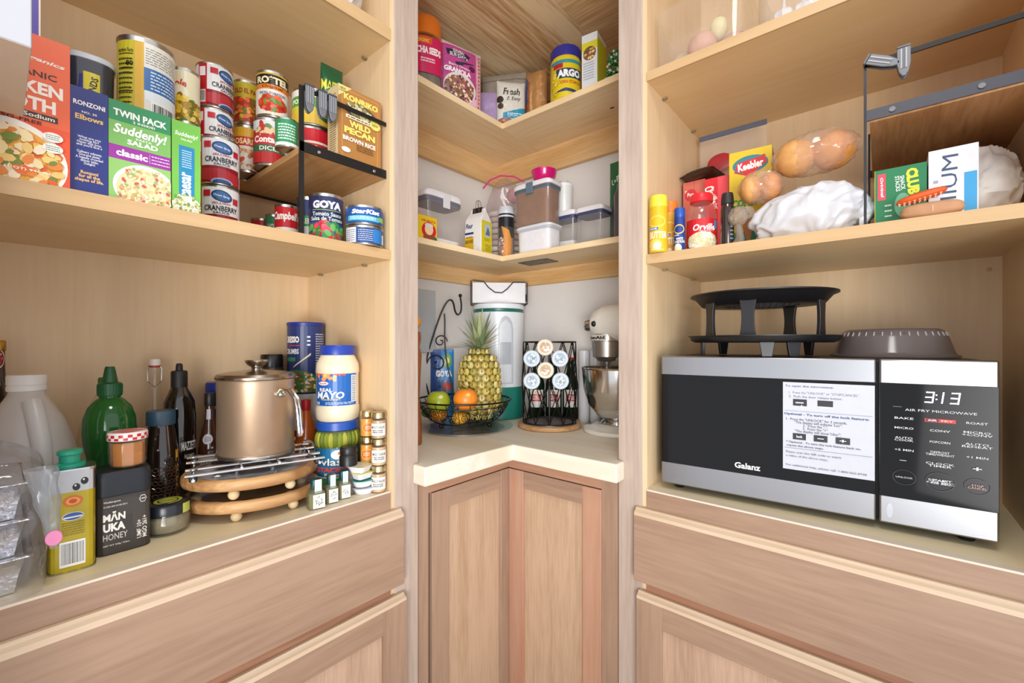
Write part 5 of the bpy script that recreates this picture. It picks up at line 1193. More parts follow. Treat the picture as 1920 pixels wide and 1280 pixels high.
# stand mixer
Ym = 1.36; p = pt(1157, 700, Ym); mx_, my_ = p.x, p.y
t = thing('stand_mixer', 'cream stand mixer with a steel bowl and chrome hub, at the right of the countertop', 'mixer', (mx_, my_, CT), 0)
CRM = mat('e9e6dc', .2, coat=.6); rb_ = .108
obj('foot', MB().lathe([(.0, 0), (.107, 0), (.109, .003), (.107, .012), (.085, .017), (.07, .026), (0, .026)], CRM, 56, sx=.98, sy=.92), t)
zt_ = zat(688, Ym)-CT
obj('bowl', MB().lathe([(.045, .026), (.050, .028), (.047, .034), (.040, .040), (.062, .052), (.088, .085), (.102, .13), (rb_, zt_-.006), (rb_+.003, zt_-.003), (rb_, zt_), (rb_-.003, zt_-.004), (.098, .13), (.08, .08), (0, .05)], mat('c8c6c2', .16, 1.), 64, cap=False), t)
zh = zat(608, Ym)-CT
def hsec(xx, ry, rz_v, zc): return [(xx, ry*math.cos(2*PI*i/28), zc+rz_v*math.sin(2*PI*i/28)) for i in range(28)]
secs = [hsec(-.085, .004, .004, zh), hsec(-.083, .028, .028, zh), hsec(-.072, .042, .045, zh+.002), hsec(-.04, .052, .056, zh+.004), hsec(.03, .056, .060, zh+.004), hsec(.1, .052, .055, zh), hsec(.14, .03, .035, zh-.005), hsec(.145, .004, .004, zh-.005)]
m = MB(); vs = [v_ for s_ in secs for v_ in s_]; fs = [(i*28+j, i*28+(j+1) % 28, (i+1)*28+(j+1) % 28, (i+1)*28+j) for i in range(len(secs)-1) for j in range(28)]
m.add(vs, fs, CRM); obj('motor_head', m, t, sharp=2)
m = MB(); m.prism([(.095, -.045), (.15, -.04), (.15, .04), (.095, .045)], .01, zh-.03, CRM); obj('column', m, t, bevel=.012, seg=4)
RYm = Matrix.Rotation(-PI/2, 3, 'Y')
hubdir = Matrix.Rotation(facing(mx_-.07, my_)-.55, 3, 'Z'); 
m = MB().lathe([(0, .034), (.017, .034), (.0195, .031), (.021, .02), (.0205, 0), (0, 0)], CHROME, 36, rot=RYm, c=(-.076, 0, zh)); obj('attachment_hub', m, t)
obj('trim_band', MB().lathe([(.050, zh-.052), (.0505, zh-.05), (.0505, zh-.032), (.050, zh-.03)], mat('d6d3cc', .25, .9), 40, c=(-.035, 0, 0), sy=.98, cap=True), t)
A = Art(.10, .017); A.rect(0, 0, 1, 1, 'c9c6be'); A.t('KitchenAid', .5, .5, .6, '1c1c1e', .9, .05)
A.build('badge', t, (lambda an: (lambda u, v, e: (-.035+(.0508+e)*math.sin(u/.05+an), -(.0508+e)*math.cos(u/.05+an), zh-.0495+v)))(-.55), du=.006)
obj('planetary_housing', MB().lathe([(.0, zt_-.0), (.012, zt_+.0), (.014, zt_+.016), (.030, zt_+.02), (.034, zt_+.026), (.044, zt_+.032), (.048, zh-.053)], mat('bab6b0', .3, .9), 40, c=(-.035, 0, 0)), t)
obj('speed_knob', MB().ball((-.055, -.047, zh+.002), .009, BLK, ry=.008, seg=16, rings=10), t)
obj('beater_shaft', MB().lathe([(.007, zt_-.05), (.007, zt_+.01)], STEEL, 14, c=(-.035, 0, 0)), t)
# paper cups behind the mixer
for k, px in enumerate((1097, 1118)):
    t, r, h = round_thing('white_cup', ['stack of white cups behind the mixer bowl, left one', 'stack of white cups half hidden by the mixer head'][k], 'cup', 'R', px-12, px+9, .38, 657, CT)
    lat(t, 'cup_wall', [(.8, 0), (.96, .05), (1, .97), (.97, 1), (.9, .97), (0, .96)], mat('dcdcdf', .35), r, h)
    obj('seam_lines', MB().box(.3*r, .33*r, -r*.99, -r*.9, h*.6, h*.9, mat('8a8c94', .5)), t)
# pepper mill at the left stile
p = pt(775, 700, 1.19)
t = thing('pepper_mill', 'turned reddish wooden pepper mill standing just behind the left stile', 'mill', (p.x, p.y, CT), facing(p.x, p.y)); hm_ = zat(618, 1.19)-CT
lat(t, 'mill_body', [(.95, 0), (1, .02), (.95, .2), (.7, .4), (.82, .6), (.95, .78), (.7, .85), (.9, .92), (.85, .98), (0, 1)], wood('a8633a', '7c4224', 2, 8, 1., .3), .0235, hm_)
t = thing('small_orange', 'small orange fruit balanced above the wooden mill, cut off by the left stile', 'orange', (p.x, p.y, CT+hm_+.0006), 0)
obj('peel', MB().ball((0, 0, .0195), .0215, mat('e8982c', .4, bump=.3), rz=.0195, seg=24, rings=16), t); obj('stem', MB().lathe([(.002, .038), (.0015, .041)], '5c7a2c', 8), t)
# ================================================================ corner, lower shelf
def clear_box(U, px0, px1, d, top, zb, lb, fill=None, ffill=.5, lid='e4e4e8', seal='3c4468', nm='food_container', tw=0., dep=None, clip=None):
    (xa, ya), Ya = at(U, px0, d); (xb, yb), Yb = at(U, px1, d); w_ = math.hypot(xb-xa, yb-ya); dep = dep or w_; h = zat(top, (Ya+Yb)/2)-zb
    rot = RZ[U]+math.radians(tw); cx, cy = (xa+xb)/2-math.sin(rot)*dep/2, (ya+yb)/2+math.cos(rot)*dep/2
    t = thing(nm, lb, 'container', (cx, cy, zb), rot); sy = dep/w_; R_ = w_/2
    obj('container_wall', MB().lathe([(R_*.9, 0), (R_*.95, .002), (R_*.98, h*.80), (R_*1.0, h*.82)], CLEARD, 44, pw=6, sy=sy), t)
    if fill: obj('contents', MB().lathe([(R_*.88, .003), (R_*.91, .006), (R_*.93, h*ffill), (0, h*ffill*1.02)], mat(fill, .8, bump=1., var=.12), 44, pw=6, sy=sy), t)
    obj('seal', MB().lathe([(R_*.97, h*.80), (R_*1.01, h*.82), (R_*1.01, h*.88), (R_*.97, h*.9)], mat(seal, .45), 44, pw=6, sy=sy), t)
    obj('lid', MB().lathe([(R_*.98, h*.88), (R_*1.05, h*.89), (R_*1.05, h*.96), (R_*.98, h), (0, h)], mat(lid, .35), 44, pw=6, sy=sy), t)
    if clip: obj('latch', MB().box(-.014, .014, -R_*sy-.0065, -R_*sy*1.05, h*.72, h*.98, mat(clip, .4)), t, bevel=.0015)
    return t, w_, h
def a_abu(A):
    A.rect(0, 0, 1, 1, 'e2c01e'); A.t('ABUELITA', .6, .80, .09, 'c8242c', .7, .04); A.ell(.62, .40, .34, .36, 'c8242c'); A.ell(.62, .45, .2, .24, 'e9c9a0'); A.ell(.62, .62, .2, .1, 'd8d0c8'); A.ell(.6, .1, .26, .12, '8c4a2c'); A.ell(.9, .08, .1, .1, '3c6a3c')
(xa, ya), Y = at('L', 806, .20); 
carton('L', 779, 819, .192, 399, .06, C1, 'yellow chocolate drink box with a red round picture, leftmost on the lower corner shelf', 'e2c01e', a_abu, side='c9a616', name='chocolate_box')
t = thing('brown_packet', 'reddish brown packet behind the yellow chocolate box', 'packet', (-.30, at('L', 754, .35)[0][1], C1), PI/2); pouch(t, .045, zat(362, 1.28)-C1, .03, '9a5c3c', lambda A: (A.rect(0, .1, 1, .4, 'd8a0a8'), A.t('mini', .5, .3, .1, 'c8243c', .6)), seed=9)
clear_box('L', 801, 868, .245, 362, C1, 'clear square container a quarter full of white sugar, behind the flour bag', 'ecebe9', .17, seal='6a6a78', clip='d8d8dc', dep=.09)
# flour bag with binder clip
pA, pB, pC = pt(869, 470, 1.40), pt(893, 478, 1.37), pt(931, 472, 1.44)
(x, y), Y = at('L', 897, .262)
t = thing('flour_bag', 'white and yellow paper flour bag closed with a black binder clip', 'bag', (x, y, C1), .12)
wf, dfp, hf = .070, .060, .168
m = MB(); sec = []
for q, kx, ky in ((0, 1, 1), (.05, 1.02, 1.03), (.5, 1.03, 1.04), (.74, 1, .98), (.86, .96, .55), (.93, .93, .18), (1, .9, .1)):
    sec.append([(sx*wf/2*kx, sy*dfp/2*ky, q*hf) for sx, sy in ((-1, -1), (1, -1), (1, 1), (-1, 1))])
vs = [v_ for s_ in sec for v_ in s_]; m.add(vs, [(i*4+j, i*4+(j+1) % 4, (i+1)*4+(j+1) % 4, (i+1)*4+j) for i in range(6) for j in range(4)]+[(3, 2, 1, 0), (24, 25, 26, 27)], mat('e3e1de', .7, bump=.4))
obj('paper_bag', m, t, bevel=.002, sharp=.9)
A = Art(wf*.98, hf*.72); A.rect(0, 0, .55, .55, 'd9ae1e'); A.rect(0, .62, .55, .68, '2c3c7c'); A.t('BLEACHED', .28, .42, .10, '3a3428', .5, .03); A.t('Flour', .28, .86, .14, '27346c', .45, .03, .2); A.t('PRE-SIFTED', .28, .54, .04, '3a3428', .4)
A.build('front_print', t, flat_s(-dfp/2*1.045))
A = Art(dfp*.98, hf*.72); A.rect(0, 0, 1, 1, 'd6c81e'); A.rect(.3, .55, .85, .92, 'b9c4cc'); A.poly([(.35, .6), (.6, .85), (.8, .7), (.8, .6)], '5c7488'); A.lines(.25, .8, .42, .52, 3, '6a6220'); A.lines(.35, .9, .15, .35, 4, '6a6220'); A.rect(.5, .0, .9, .1, 'e3e1de')
A.build('side_print', t, side_s(wf/2*1.035))
c = thing('binder_clip', 'black binder clip with wire loops pinching the flour bag shut', 'clip', (x, y, C1+hf+.0003), .12)
obj('clip_body', MB().prism([(-.010, -.016), (.010, -.016), (.0055, .004), (-.0055, .004)], -.019, .019, mat('17171a', .35), ax=0), c, bevel=.0006)
for sy in (-1, 1): obj('wire_loop', MB().tube([(-.010, sy*.009, -.012), (-.006, sy*.006, .016), (-.007, sy*.004, .024), (-.004, sy*.003, .030), (.004, sy*.003, .030), (.007, sy*.004, .024), (.006, sy*.006, .016), (.010, sy*.009, -.012)], .001, CHROME, 6), c)
# spice jar
(x, y), Y, r = cyl('R', 934, 964, .232)
t = thing('spice_jar', 'tall spice container with black top and orange print, at the lower shelf corner', 'jar', (x, y, C1), facing(x, y)); h = zat(390, Y)-C1
lat(t, 'jar_wall', [(.9, 0), (1, .02), (1, .86)], mat('4a4642', .2, coat=.5), r, h); lat(t, 'lid', [(.98, .86), (1.02, .87), (1.02, .93), (.95, .95), (.9, 1), (0, 1)], mat('c8ccd4', .3), r, h)
label_on(t, r, None, h, .02, .85, 2.4, lambda A: (A.rect(0, 0, 1, .45, '8c8078'), A.rect(0, .70, 1, 1, '1c1c22'), A.poly([(.3, 0), (.75, 0), (.8, .4), (.65, .62), (.25, .72), (.4, .4)], 'd08a3c'), A.food(.2, .25, .2, .2, ['d8d0c8', 'e8e0d8', 'a8584c'], 26, .05), A.rect(0, .93, 1, .97, 'c8ccd8')))
# brown sugar on white container, pink bowl on top
t, w_, h1 = clear_box('R', 966, 1030, .195, 421, C1, 'clear container of white flour under the brown sugar container', 'e9e9ee', .8, dep=.08, lid='d8dadf', seal='b9bcc6')
t2_, w2, h2 = clear_box('R', 961, 1029, .196, 341, C1+h1+.0006, 'clear container packed with brown sugar, stacked on the white flour container', '84583a', .84, dep=.08, seal='56606c', clip='5f7484')
pz = C1+h1+h2+.0014
t = thing('pink_bowl', 'glossy magenta bowl standing on the brown sugar lid', 'bowl', (t2_.location.x+.02, t2_.location.y+.012, pz), .3)
obj('bowl_wall', MB().lathe([(0, .003), (.018, .003), (.032, .011), (.040, .026), (.0435, .044), (.0415, .045), (.038, .027), (.030, .014), (.017, .006), (0, .006)], mat('c8106c', .2, coat=.5), 48, cap=False, rot=Matrix.Rotation(0, 3, 'Y')), t)
obj('foot_ring', MB().lathe([(.017, .0035), (.017, 0), (.015, 0), (.015, .0035)], mat('d02478', .2), 32), t)
# bagged goods behind
p = pt(948, 350, 1.675); zz = C1
t = thing('bagged_rice', 'clear bag of pale layered wraps with a magenta zip strip, behind the brown sugar', 'bag', (p.x, p.y, zz), facing(p.x, p.y)); hb2 = zat(326, 1.62)-zz
m = MB()
for k in range(9): m.lathe([(.062, .004+k*.022), (.069, .008+k*.022), (.069, .019+k*.022), (.062, .023+k*.022)], mat(['d6cdc3', 'cfc3b4', 'dcd6cf'][k % 3], .8), 30, sy=.6)
obj('wraps', m, t)
crumple('bag_film', t, (0, -.004, hb2*.5), .078, .050, hb2*.50, glass('f4f0f2', .12, .08), seed=4, amp=.06)
m = MB(); m.tube([(-.085, -.03, hb2*.86), (-.06, -.035, hb2*.95), (-.02, -.038, hb2*1.0), (.03, -.04, hb2*.99), (.07, -.04, hb2*.93)], .0035, mat('c83c7c', .4), 6); obj('zip_strip', m, t)
obj('snack_pile', MB().ball((.035, -.03, hb2*.78), .03, mat('b88a8c', .7, bump=1, var=.3), ry=.014, rz=.03, seg=18, rings=12), t)
# containers on the right arm
t, w_, ha = clear_box('R', 1020, 1076, .288, 397, C1, 'low clear container with a white lid and navy seal, under the white jar', 'dcdad6', .3, dep=.062)
px_c, py_c = t.location.x, t.location.y
Yj = (px_c-CAMX)*FW[0]+(py_c-CAMY)*FW[1]; hj = zat(347, Yj)-(C1+ha)
t = thing('white_jar', 'white ribbed plastic jar with a lid, standing on the low clear container', 'jar', (px_c+.002, py_c, C1+ha+.0006), facing(px_c, py_c))
lat(t, 'jar_wall', [(.8, 0), (.85, .03), (.98, .85), (1, .88)], mat('d9dcd9', .35), .0315, hj); lat(t, 'lid', [(1.02, .88), (1.03, .9), (1, .97), (.9, 1), (0, 1)], mat('e4e6e6', .35), .0315, hj)
lat(t, 'flip_tab', [(.0, .99), (.55, 1.0), (.5, 1.1), (0, 1.12)], mat('b8c0c0', .4), .0315, hj)
t, w_, hb3 = clear_box('R', 1078, 1129, .262, 386, C1, 'wide clear container with a few pasta pieces, right of the white jar', None, .3, dep=.07)
m = MB(); R5 = random.Random(3)
for k in range(16): m.ball((R5.uniform(-.024, .024), R5.uniform(-.028, .0), .008+.005*(k % 2)), .006, ['d8cf8c', 'e6e0b0', '5a6a3c', '8c8a4c'][k % 4], seg=8, rings=6)
obj('pasta_pieces', m, t)
t, r, h = round_thing('dark_canister', 'dark grey ridged canister at the right end of the lower corner shelf', 'canister', 'R', 1147, 1170, .325, 380, C1)
lat(t, 'canister_wall', [(.96, 0), (1, .02), (1, .7), (.95, .74)], mat('4a4a50', .35), r, h); lat(t, 'lid', [(.95, .74), (1.04, .76), (1.04, .8), (1.0, .82), (1.03, .86), (1.03, .93), (.95, 1), (0, 1)], mat('3c3c40', .4), r, h)
t, r, h = round_thing('dark_bottle', 'tall dark grey bottle cut off by the right stile on the lower corner shelf', 'bottle', 'R', 1151, 1180, .225, 345, C1)
lat(t, 'bottle_wall', [(.9, 0), (1, .02), (1, .8), (.6, .92)], mat('5c5458', .3), r, h); lat(t, 'cap', [(.6, .91), (.65, .93), (.6, 1), (0, 1)], mat('6c6468', .3), r, h)
(x, y), Y = at('R', 1166, .37); 
t = thing('coffee_bag', 'dark green coffee bag lettered CAFE with a brown emblem, by the right stile', 'bag', (x, y, C1), -.1)
pouch(t, .088, zat(300, Y)-C1, .026, '1f6a42', lambda A: (A.rect(0, 0, 1, 1, '1d6a42'), A.t('CAFE', .34, .78, .07, 'eef2ec', .42, .03, 0, 20), A.ell(.55, .52, .3, .16, 'e6e2dc'), A.ell(.55, .52, .26, .14, '7c2c24'), A.food(.55, .52, .15, .08, ['e6d8c8', 'a85c4c'], 14, .05)), seed=6)
# ================================================================ corner, upper shelf
(x, y), Y = at('L', 797, .235); 
t = thing('chia_jar', 'chia seed jar with an orange lid and crimson label, leftmost on the upper corner shelf', 'jar', (x, y, C2), facing(x, y)+.25)
(_, _), _, r = cyl('L', 764, 826, .235); h = zat(46, Y)-C2
lat(t, 'seeds', [(.85, .01), (.93, .04), (.93, .62), (0, .62)], mat('6c6254', .8, bump=1.5, var=.6), r, h, pw=3); lat(t, 'jar_wall', [(.88, 0), (1, .03), (1, .66), (.92, .72)], CLEAR, r, h, pw=3)
lat(t, 'lid', [(.92, .72), (1.0, .73), (1.0, .96), (.94, 1), (0, 1)], mat('d8701c', .3), r, h)
A = Art(r*1.7, h*.52); A.rect(0, 0, 1, 1, 'c81456'); A.rect(0, .8, .6, 1, 'd8501e'); A.t('CHIA SEEDS', .5, .62, .2, 'f6ecf0', .86, .05); A.t('ORGANIC', .3, .88, .1, 'f2c83c', .4); A.lines(.2, .7, .28, .42, 2, 'f0c8d8', .6)
A.build('label', t, sq_s(r*1.0, 1.01, 3) if False else (lambda u, v, e: (u, -r*(max(0, 1-abs(u/r)**3))**(1/3)*1.01-e-.0005, h*.14+v)), du=r*.12)
def a_gran(A):
    A.rect(0, 0, 1, 1, 'b8488c'); A.rect(.82, 0, 1, 1, 'e0a8ac'); A.rect(0, .93, 1, 1, 'e6c8cc'); A.rect(0, 0, .82, .15, 'e6b0c4')
    for k in range(14): A.ell(.9, .05+k*.065, .018, .012, '6a2c44')
    A.poly([(.1, .84), (.5, .86), (.66, .82), (.56, .73), (.12, .75)], '22283c'); A.t('SEVEN\nSUNDAYS', .38, .80, .13, 'e6e0e4', .42, .03)
    A.poly([(.3, .66), (.5, .69), (.74, .72), (.74, .71), (.5, .66), (.45, .62), (.32, .62)], '262c48'); A.ell(.70, .63, .08, .045, '5c2048'); A.t('Berry Dream', .40, .59, .055, 'f0dce6', .5, .02); A.t('GRANOLA', .36, .51, .085, 'f8f0f4', .62, .05)
    A.ell(.42, .24, .38, .25, 'ddd6d6', 30); A.ell(.4, .22, .35, .22, '8c6a5c', 30)
    A.food(.4, .22, .34, .22, ['e6c8a0', '6a3c4c', 'd8b48c', '4a3044', 'c85a6c', 'f0e0c8', '8c5c3c'], 110, .032, 4)
(x, y), Y = at('L', 864, .213)
t = thing('granola_bag', 'tall pink granola bag with a bowl picture on the upper corner shelf', 'bag', (x, y, C2), PI/2-.24)
pouch(t, .148, .188, .036, 'c06a9c', a_gran, seed=2)
p = pt(945, 200, 1.615); x, y = p.x, p.y
t = thing('kraft_bag', 'crumpled greige resealable bag behind the white snack bag', 'bag', (x, y, C2), facing(x, y)-.2)
pouch(t, .165, .235, .03, 'a3988a', lambda A: (A.rect(.35, 0, 1, .6, 'a89c8c'), A.rect(0, .88, 1, .9, '8a7c6c')), seed=12, cr=.004)
(x, y), Y = at('L', 916, .235)
t = thing('lavender_bag', 'small lavender zip bag leaning on the greige bag', 'bag', (x, y, C2), PI/2-.9); pouch(t, .07, .12, .014, 'a890b8', seed=14, cr=.003)
p = pt(958, 200, 1.52)
t = thing('snack_bag', 'white snack bag with script letters and a blue band, at the upper shelf corner', 'bag', (p.x, p.y, C2), facing(p.x, p.y)+.15)
pouch(t, .098, .150, .026, 'd9d8d0', lambda A: (A.rect(0, 0, 1, 1, 'd8d6cc'), A.t('Fresh', .5, .74, .16, '3a3c38', .6, .03, .2), A.t('& Easy', .58, .57, .11, '4a4c48', .5, .02, .2), A.poly([(.2, .24), (1, .4), (1, .16), (.2, .1)], '2f94b8'), A.lines(.35, .9, .18, .26, 2, 'e6f4fa', .5), A.ell(.1, .55, .12, .08, '3c302c'), A.ell(.12, .4, .1, .07, '4a3c34'), A.ell(.3, .05, .3, .08, '9a6050')), seed=8)
p = pt(1006, 190, 1.53)
t = thing('chip_bag', 'brown and tan crinkled bag with a blue strip, left of the yellow tub', 'bag', (p.x, p.y, C2), facing(p.x, p.y)-.35)
pouch(t, .078, .195, .034, 'b08050', lambda A: (A.rect(0, 0, .25, .8, '9a5a3c'), A.rect(.25, 0, .38, .6, 'c89a5c'), A.rect(.0, .42, .14, .86, '3c5c9c'), A.rect(.55, 0, .8, 1, 'c08c54'), A.rect(.8, 0, 1, 1, 'a87848')), seed=21, cr=.005)
t, r, h = round_thing('cornstarch_tub', 'yellow plastic tub with a blue lid lettered ARGO', 'tub', 'R', 1032, 1090, .225, 100, C2)
PAg = [(.93, 0), (1, .02), (1, .76), (.94, .80)]
lat(t, 'tub_wall', PAg, mat('dcc41c', .3, coat=.3), r, h); lat(t, 'lid', [(.97, .80), (1.0, .81), (1.0, .96), (.93, 1), (0, 1)], mat('2c2c8c', .35), r, h)
label_on(t, r, None, h, .03, .74, 2.3, lambda A: (A.rect(0, .86, 1, .95, '2f8c9c'), A.rect(.12, .74, .42, .86, 'b02430'), A.rect(.22, .46, .98, .72, '2c3c5c'), A.t('ARGO', .6, .59, .2, 'eef0f4', .68, .06), A.t('CORN STARCH', .62, .36, .08, 'c83c2c', .66, .03), A.food(.18, .3, .14, .3, ['e8d85c', 'c8a81c'], 40, .04), A.poly([(.1, .1), (.5, .2), (1, .12), (1, .05), (.5, .12)], '2c3c6c')))
def a_wb(A): A.rect(0, 0, 1, 1, 'd6dade'); A.rect(0, .72, 1, .86, 'cfc82c'); A.ell(.5, .66, .42, .12, '7a5a38'); A.food(.5, .66, .38, .1, ['c89a5c', '5c4428', 'e6c88c'], 30, .07); A.lines(.1, .8, .2, .52, 7, '9aa4b4', .4)
carton('R', 1092, 1119, .205, 70, .075, C2, 'white box with a lime yellow side panel on the upper corner shelf', 'd9dbd6', a_wb, sideart=('+', lambda A: A.rect(0, 0, 1, .92, 'c9c81e')), name='baking_mix_box', tw=8)
(x, y), Y = at('R', 1152, .23)
t = thing('bead_garland', 'tangle of green and silver beads at the right end of the upper corner shelf', 'beads', (x, y, C2), 0); m = MB(); m2 = MB(); R6 = random.Random(4); t['kind'] = 'stuff'
for k in range(190):
    a, b = R6.uniform(0, 2*PI), R6.random(); z = R6.uniform(0, .095); q = .034*math.sqrt(b)*(1-z/.16)
    (m if k % 3 else m2).ball((q*math.cos(a), q*math.sin(a), .0045+z), .0045, mat('2f7a3c', .2, .3) if k % 3 else mat('c9ccb8', .25, .3), seg=8, rings=6)
m.add(m2.v, m2.f, mat('c9ccb8', .25, .3)); obj('beads', m, t)
# ================================================================ right cabinet, deck: the microwave
CLAMP = 'R'
pa, pb = pt(1240, 900, .991), pt(1875, 1000, .683)
ang = math.atan2(pb.y-pa.y, pb.x-pa.x); WM = math.hypot(pb.x-pa.x, pb.y-pa.y)
z0 = FR+.0145; HM = .2865; DM = .30
ux, uy = math.cos(ang), math.sin(ang)
t = thing('microwave_oven', 'stainless and black countertop microwave oven with a lit clock, on the right cabinet deck', 'microwave', ((pa.x+pb.x)/2, (pa.y+pb.y)/2, z0-.0142), ang)
x0, x1 = -WM/2, WM/2; xs = x0+WM*.7195             # seam between door and panel
ZO = .0142
def mbx(nm, a, b, c, d, e, f, m, **k): return obj(nm, MB().box(a, b, c, d, e+ZO, f+ZO, m), k.pop('par', t), **k)
mbx('housing', x0+.004, x1-.004, .020, DM, .0, HM-.001, mat('1a1a1c', .4), bevel=.004)
BR = brushed(); GL = mat('08080b', .05, var=0); GL.node_tree.nodes['Principled BSDF'].inputs['IOR'].default_value = 1.36
dr = mbx('door', x0, xs-.002, 0, .0195, 0, HM, BR, bevel=.003)
zb1, zb2 = HM*.165, HM*.855
mbx('door_glass', x0+.0008, xs-.0028, -.0012, 0, zb1, zb2, GL, par=dr, bevel=.0005)
cp = mbx('control_panel', xs+.002, x1, 0, .0195, 0, HM, BR, bevel=.003)
mbx('glass_front', xs+.0028, x1-.001, -.0012, 0, zb1, zb2, GL, par=cp, bevel=.0005)
def foot(x, y): return obj('foot', MB().lathe([(.010, 0), (.011, .002), (.011, ZO), (0, ZO)], BLK, 18, c=(x, y, 0)), t)
for fx in (x0+.03, x1-.03):
    for fy in (.04, DM-.04): foot(fx, fy)
gd = lambda a, w_: (lambda u, v, e: (a+w_/2+u, -.0013-e, zb1+ZO+v))
A = Art(xs-x0-.004, zb2-zb1)
A.t('Galanz', .462, .085, .062, 'e8e8ea', .125, .03)
A.build('brand_print', dr, gd(x0+.001, xs-x0-.004))
# instruction sticker
sw, sh_ = .138, .168
A = Art(sw, sh_); A.rect(0, 0, 1, 1, 'c4c8d2')
A.t('To open the microwave:', .30, .955, .03, '2f4674', .55, .02)
A.t('1.  Press the "UNLOCK" or "STOP/CANCEL".', .46, .885, .026, '4a5568', .78, .0); A.t('2.  Push the door release button.', .37, .84, .026, '4a5568', .60, .0)
A.rect(.12, .735, .28, .81, '24262c'); A.lines(.15, .25, .755, .785, 1, 'd8dce4', .5); A.rect(.40, .745, .57, .81, '24262c'); A.rect(.40, .725, .57, .74, 'f0f2f6'); A.poly([(.2, .715), (.22, .75), (.24, .715)], 'f4f4f6')
A.rect(.02, .672, .98, .676, '8a94a8'); A.t('Optional - To turn off the lock feature:', .48, .635, .032, '2f4674', .93, .02)
A.t('1.  Press the "UNLOCK" for 3 seconds.\n     "The display will indicate \'Loc\'".\n2.  Press the "-".\n3.  Press the "+".\n    "The display will show \'Uloc\'".', .38, .51, .17, '4a5568', .68, .0)
for i, c in enumerate(('lock', '-', '+')): A.rect(.12+.24*i, .35, .27+.24*i, .42, '24262c'); A.t(c if i else 'lock', .195+.24*i, .385, .03 if i != 1 else .008, 'e8eaf0', .07)
A.t('* Optional - To turn the lock feature back on,', .45, .315, .027, '3c4658', .82, .01); A.t('repeat the above steps.', .26, .275, .025, '3c4658', .42, .01)
A.rect(.02, .245, .98, .249, '8a94a8'); A.t('Please scan this QR code to watch', .35, .20, .025, '4a5568', .62, .0); A.t('a video of the above steps.', .28, .155, .025, '4a5568', .48, .0)
A.t('For additional help, please call: 1-800-562-0738', .48, .05, .026, '3c4658', .88, .0)
A.build('instruction_sticker', dr, lambda u, v, e: (xs-.004-sw/2+u, -.0014-e, ZO+zb2-.006-sh_+v), rough=.4)
PW2 = x1-xs-.004
A = Art(PW2, zb2-zb1)
W1 = 'd9dce2'
A.t('AIR FRY MICROWAVE', .53, .775, .020, W1, .60, .0); A.rect(.12, .795, .2, .798, '8a8e96')
for y, ro in ((.70, ('BAKE', None, 'ROAST')), (.615, ('MICRO', 'CONV', 'MICRO\n+CONV')), (.52, ('AUTO\nCOOK', 'POPCORN', 'AUTO\nREHEAT')), (.425, ('+5 MIN', 'DEFROST\nTIME/WEIGHT', '+1 MIN')), (.33, (None, 'CLOCK\nTIMER', None)), (.19, (None, 'START\n+30 SEC', None))):
    for i, s_ in enumerate(ro):
        if s_: A.t(s_, (.22, .53, .83)[i], y, .038 if '\n' in s_ else .018, W1, (.24 if len(s_) > 9 else .17), .005)
A.rect(.40, .685, .66, .715, 'd8202c'); A.rect(.41, .688, .52, .712, '3a1014'); A.t('AIR', .465, .70, .014, 'f6eeee', .08); A.t('FRY', .59, .70, .016, 'ffb8a8', .1)
A.t('-', .21, .335, .004, W1, .06); A.t('+', .83, .335, .028, W1, .07)
for cx_, rx_ in ((.22, .105), (.53, .125), (.83, .105)):
    A.ring(cx_, .19, rx_, rx_*.62, '3a3c42', .04)
A.t('START\n+30 SEC', .53, .19, .042, W1, .17, .01); A.t('UNLOCK', .22, .19, .014, W1, .15, .0); A.t('STOP\nCANCEL', .83, .19, .036, 'd8a8a4', .15, .0)
A.build('key_print', cp, gd(xs+.003, PW2), rough=.4)
# glowing clock, seven segments
m = MB(); LED = mat('cfd4ff', .4, em=5., var=0)
def seg7(x, on, W=.0105, H=.0185, th=.0018):
    S = {'a': (0, H-th, W, H), 'g': (0, H/2-th/2, W, H/2+th/2), 'd': (0, 0, W, th), 'b': (W-th, H/2, W, H), 'c': (W-th, 0, W, H/2), 'f': (0, H/2, th, H), 'e': (0, 0, th, H/2)}
    for k in on:
        a, b, c, d = S[k]; sh2 = lambda zz: zz*.12
        v_ = [(x+q+sh2(zz), -.0017, ZO+zb1+(zb2-zb1)*.845+zz) for q, zz in ((a, b), (c, b), (c, d), (a, d))]
        m.add(v_, [(0, 1, 2, 3)], LED)
xc_ = xs+.003+PW2*.40
seg7(xc_, 'abcdg'); seg7(xc_+.0115, 'bc'); seg7(xc_+.0305, 'abcdg')
for zz in (.0055, .0125): m.add([(xc_+.0137+a, -.0017, ZO+zb1+(zb2-zb1)*.845+zz+b) for a, b in ((0, 0), (.0018, 0), (.0018, .0018), (0, .0018))], [(0, 1, 2, 3)], LED)
obj('clock_display', m, cp, smooth=False)
obj('release_button', MB().lathe([(0, -.0008), (.0075, -.0008), (.0085, 0), (0, 0)], mat('b9bbc0', .25, 1.), 30, sx=1., rot=Matrix.Rotation(PI/2, 3, 'X') @ Matrix.Diagonal((.5, 1.5, 1)), c=(xs+.016, -.0004, ZO+zb1*.5)), cp)
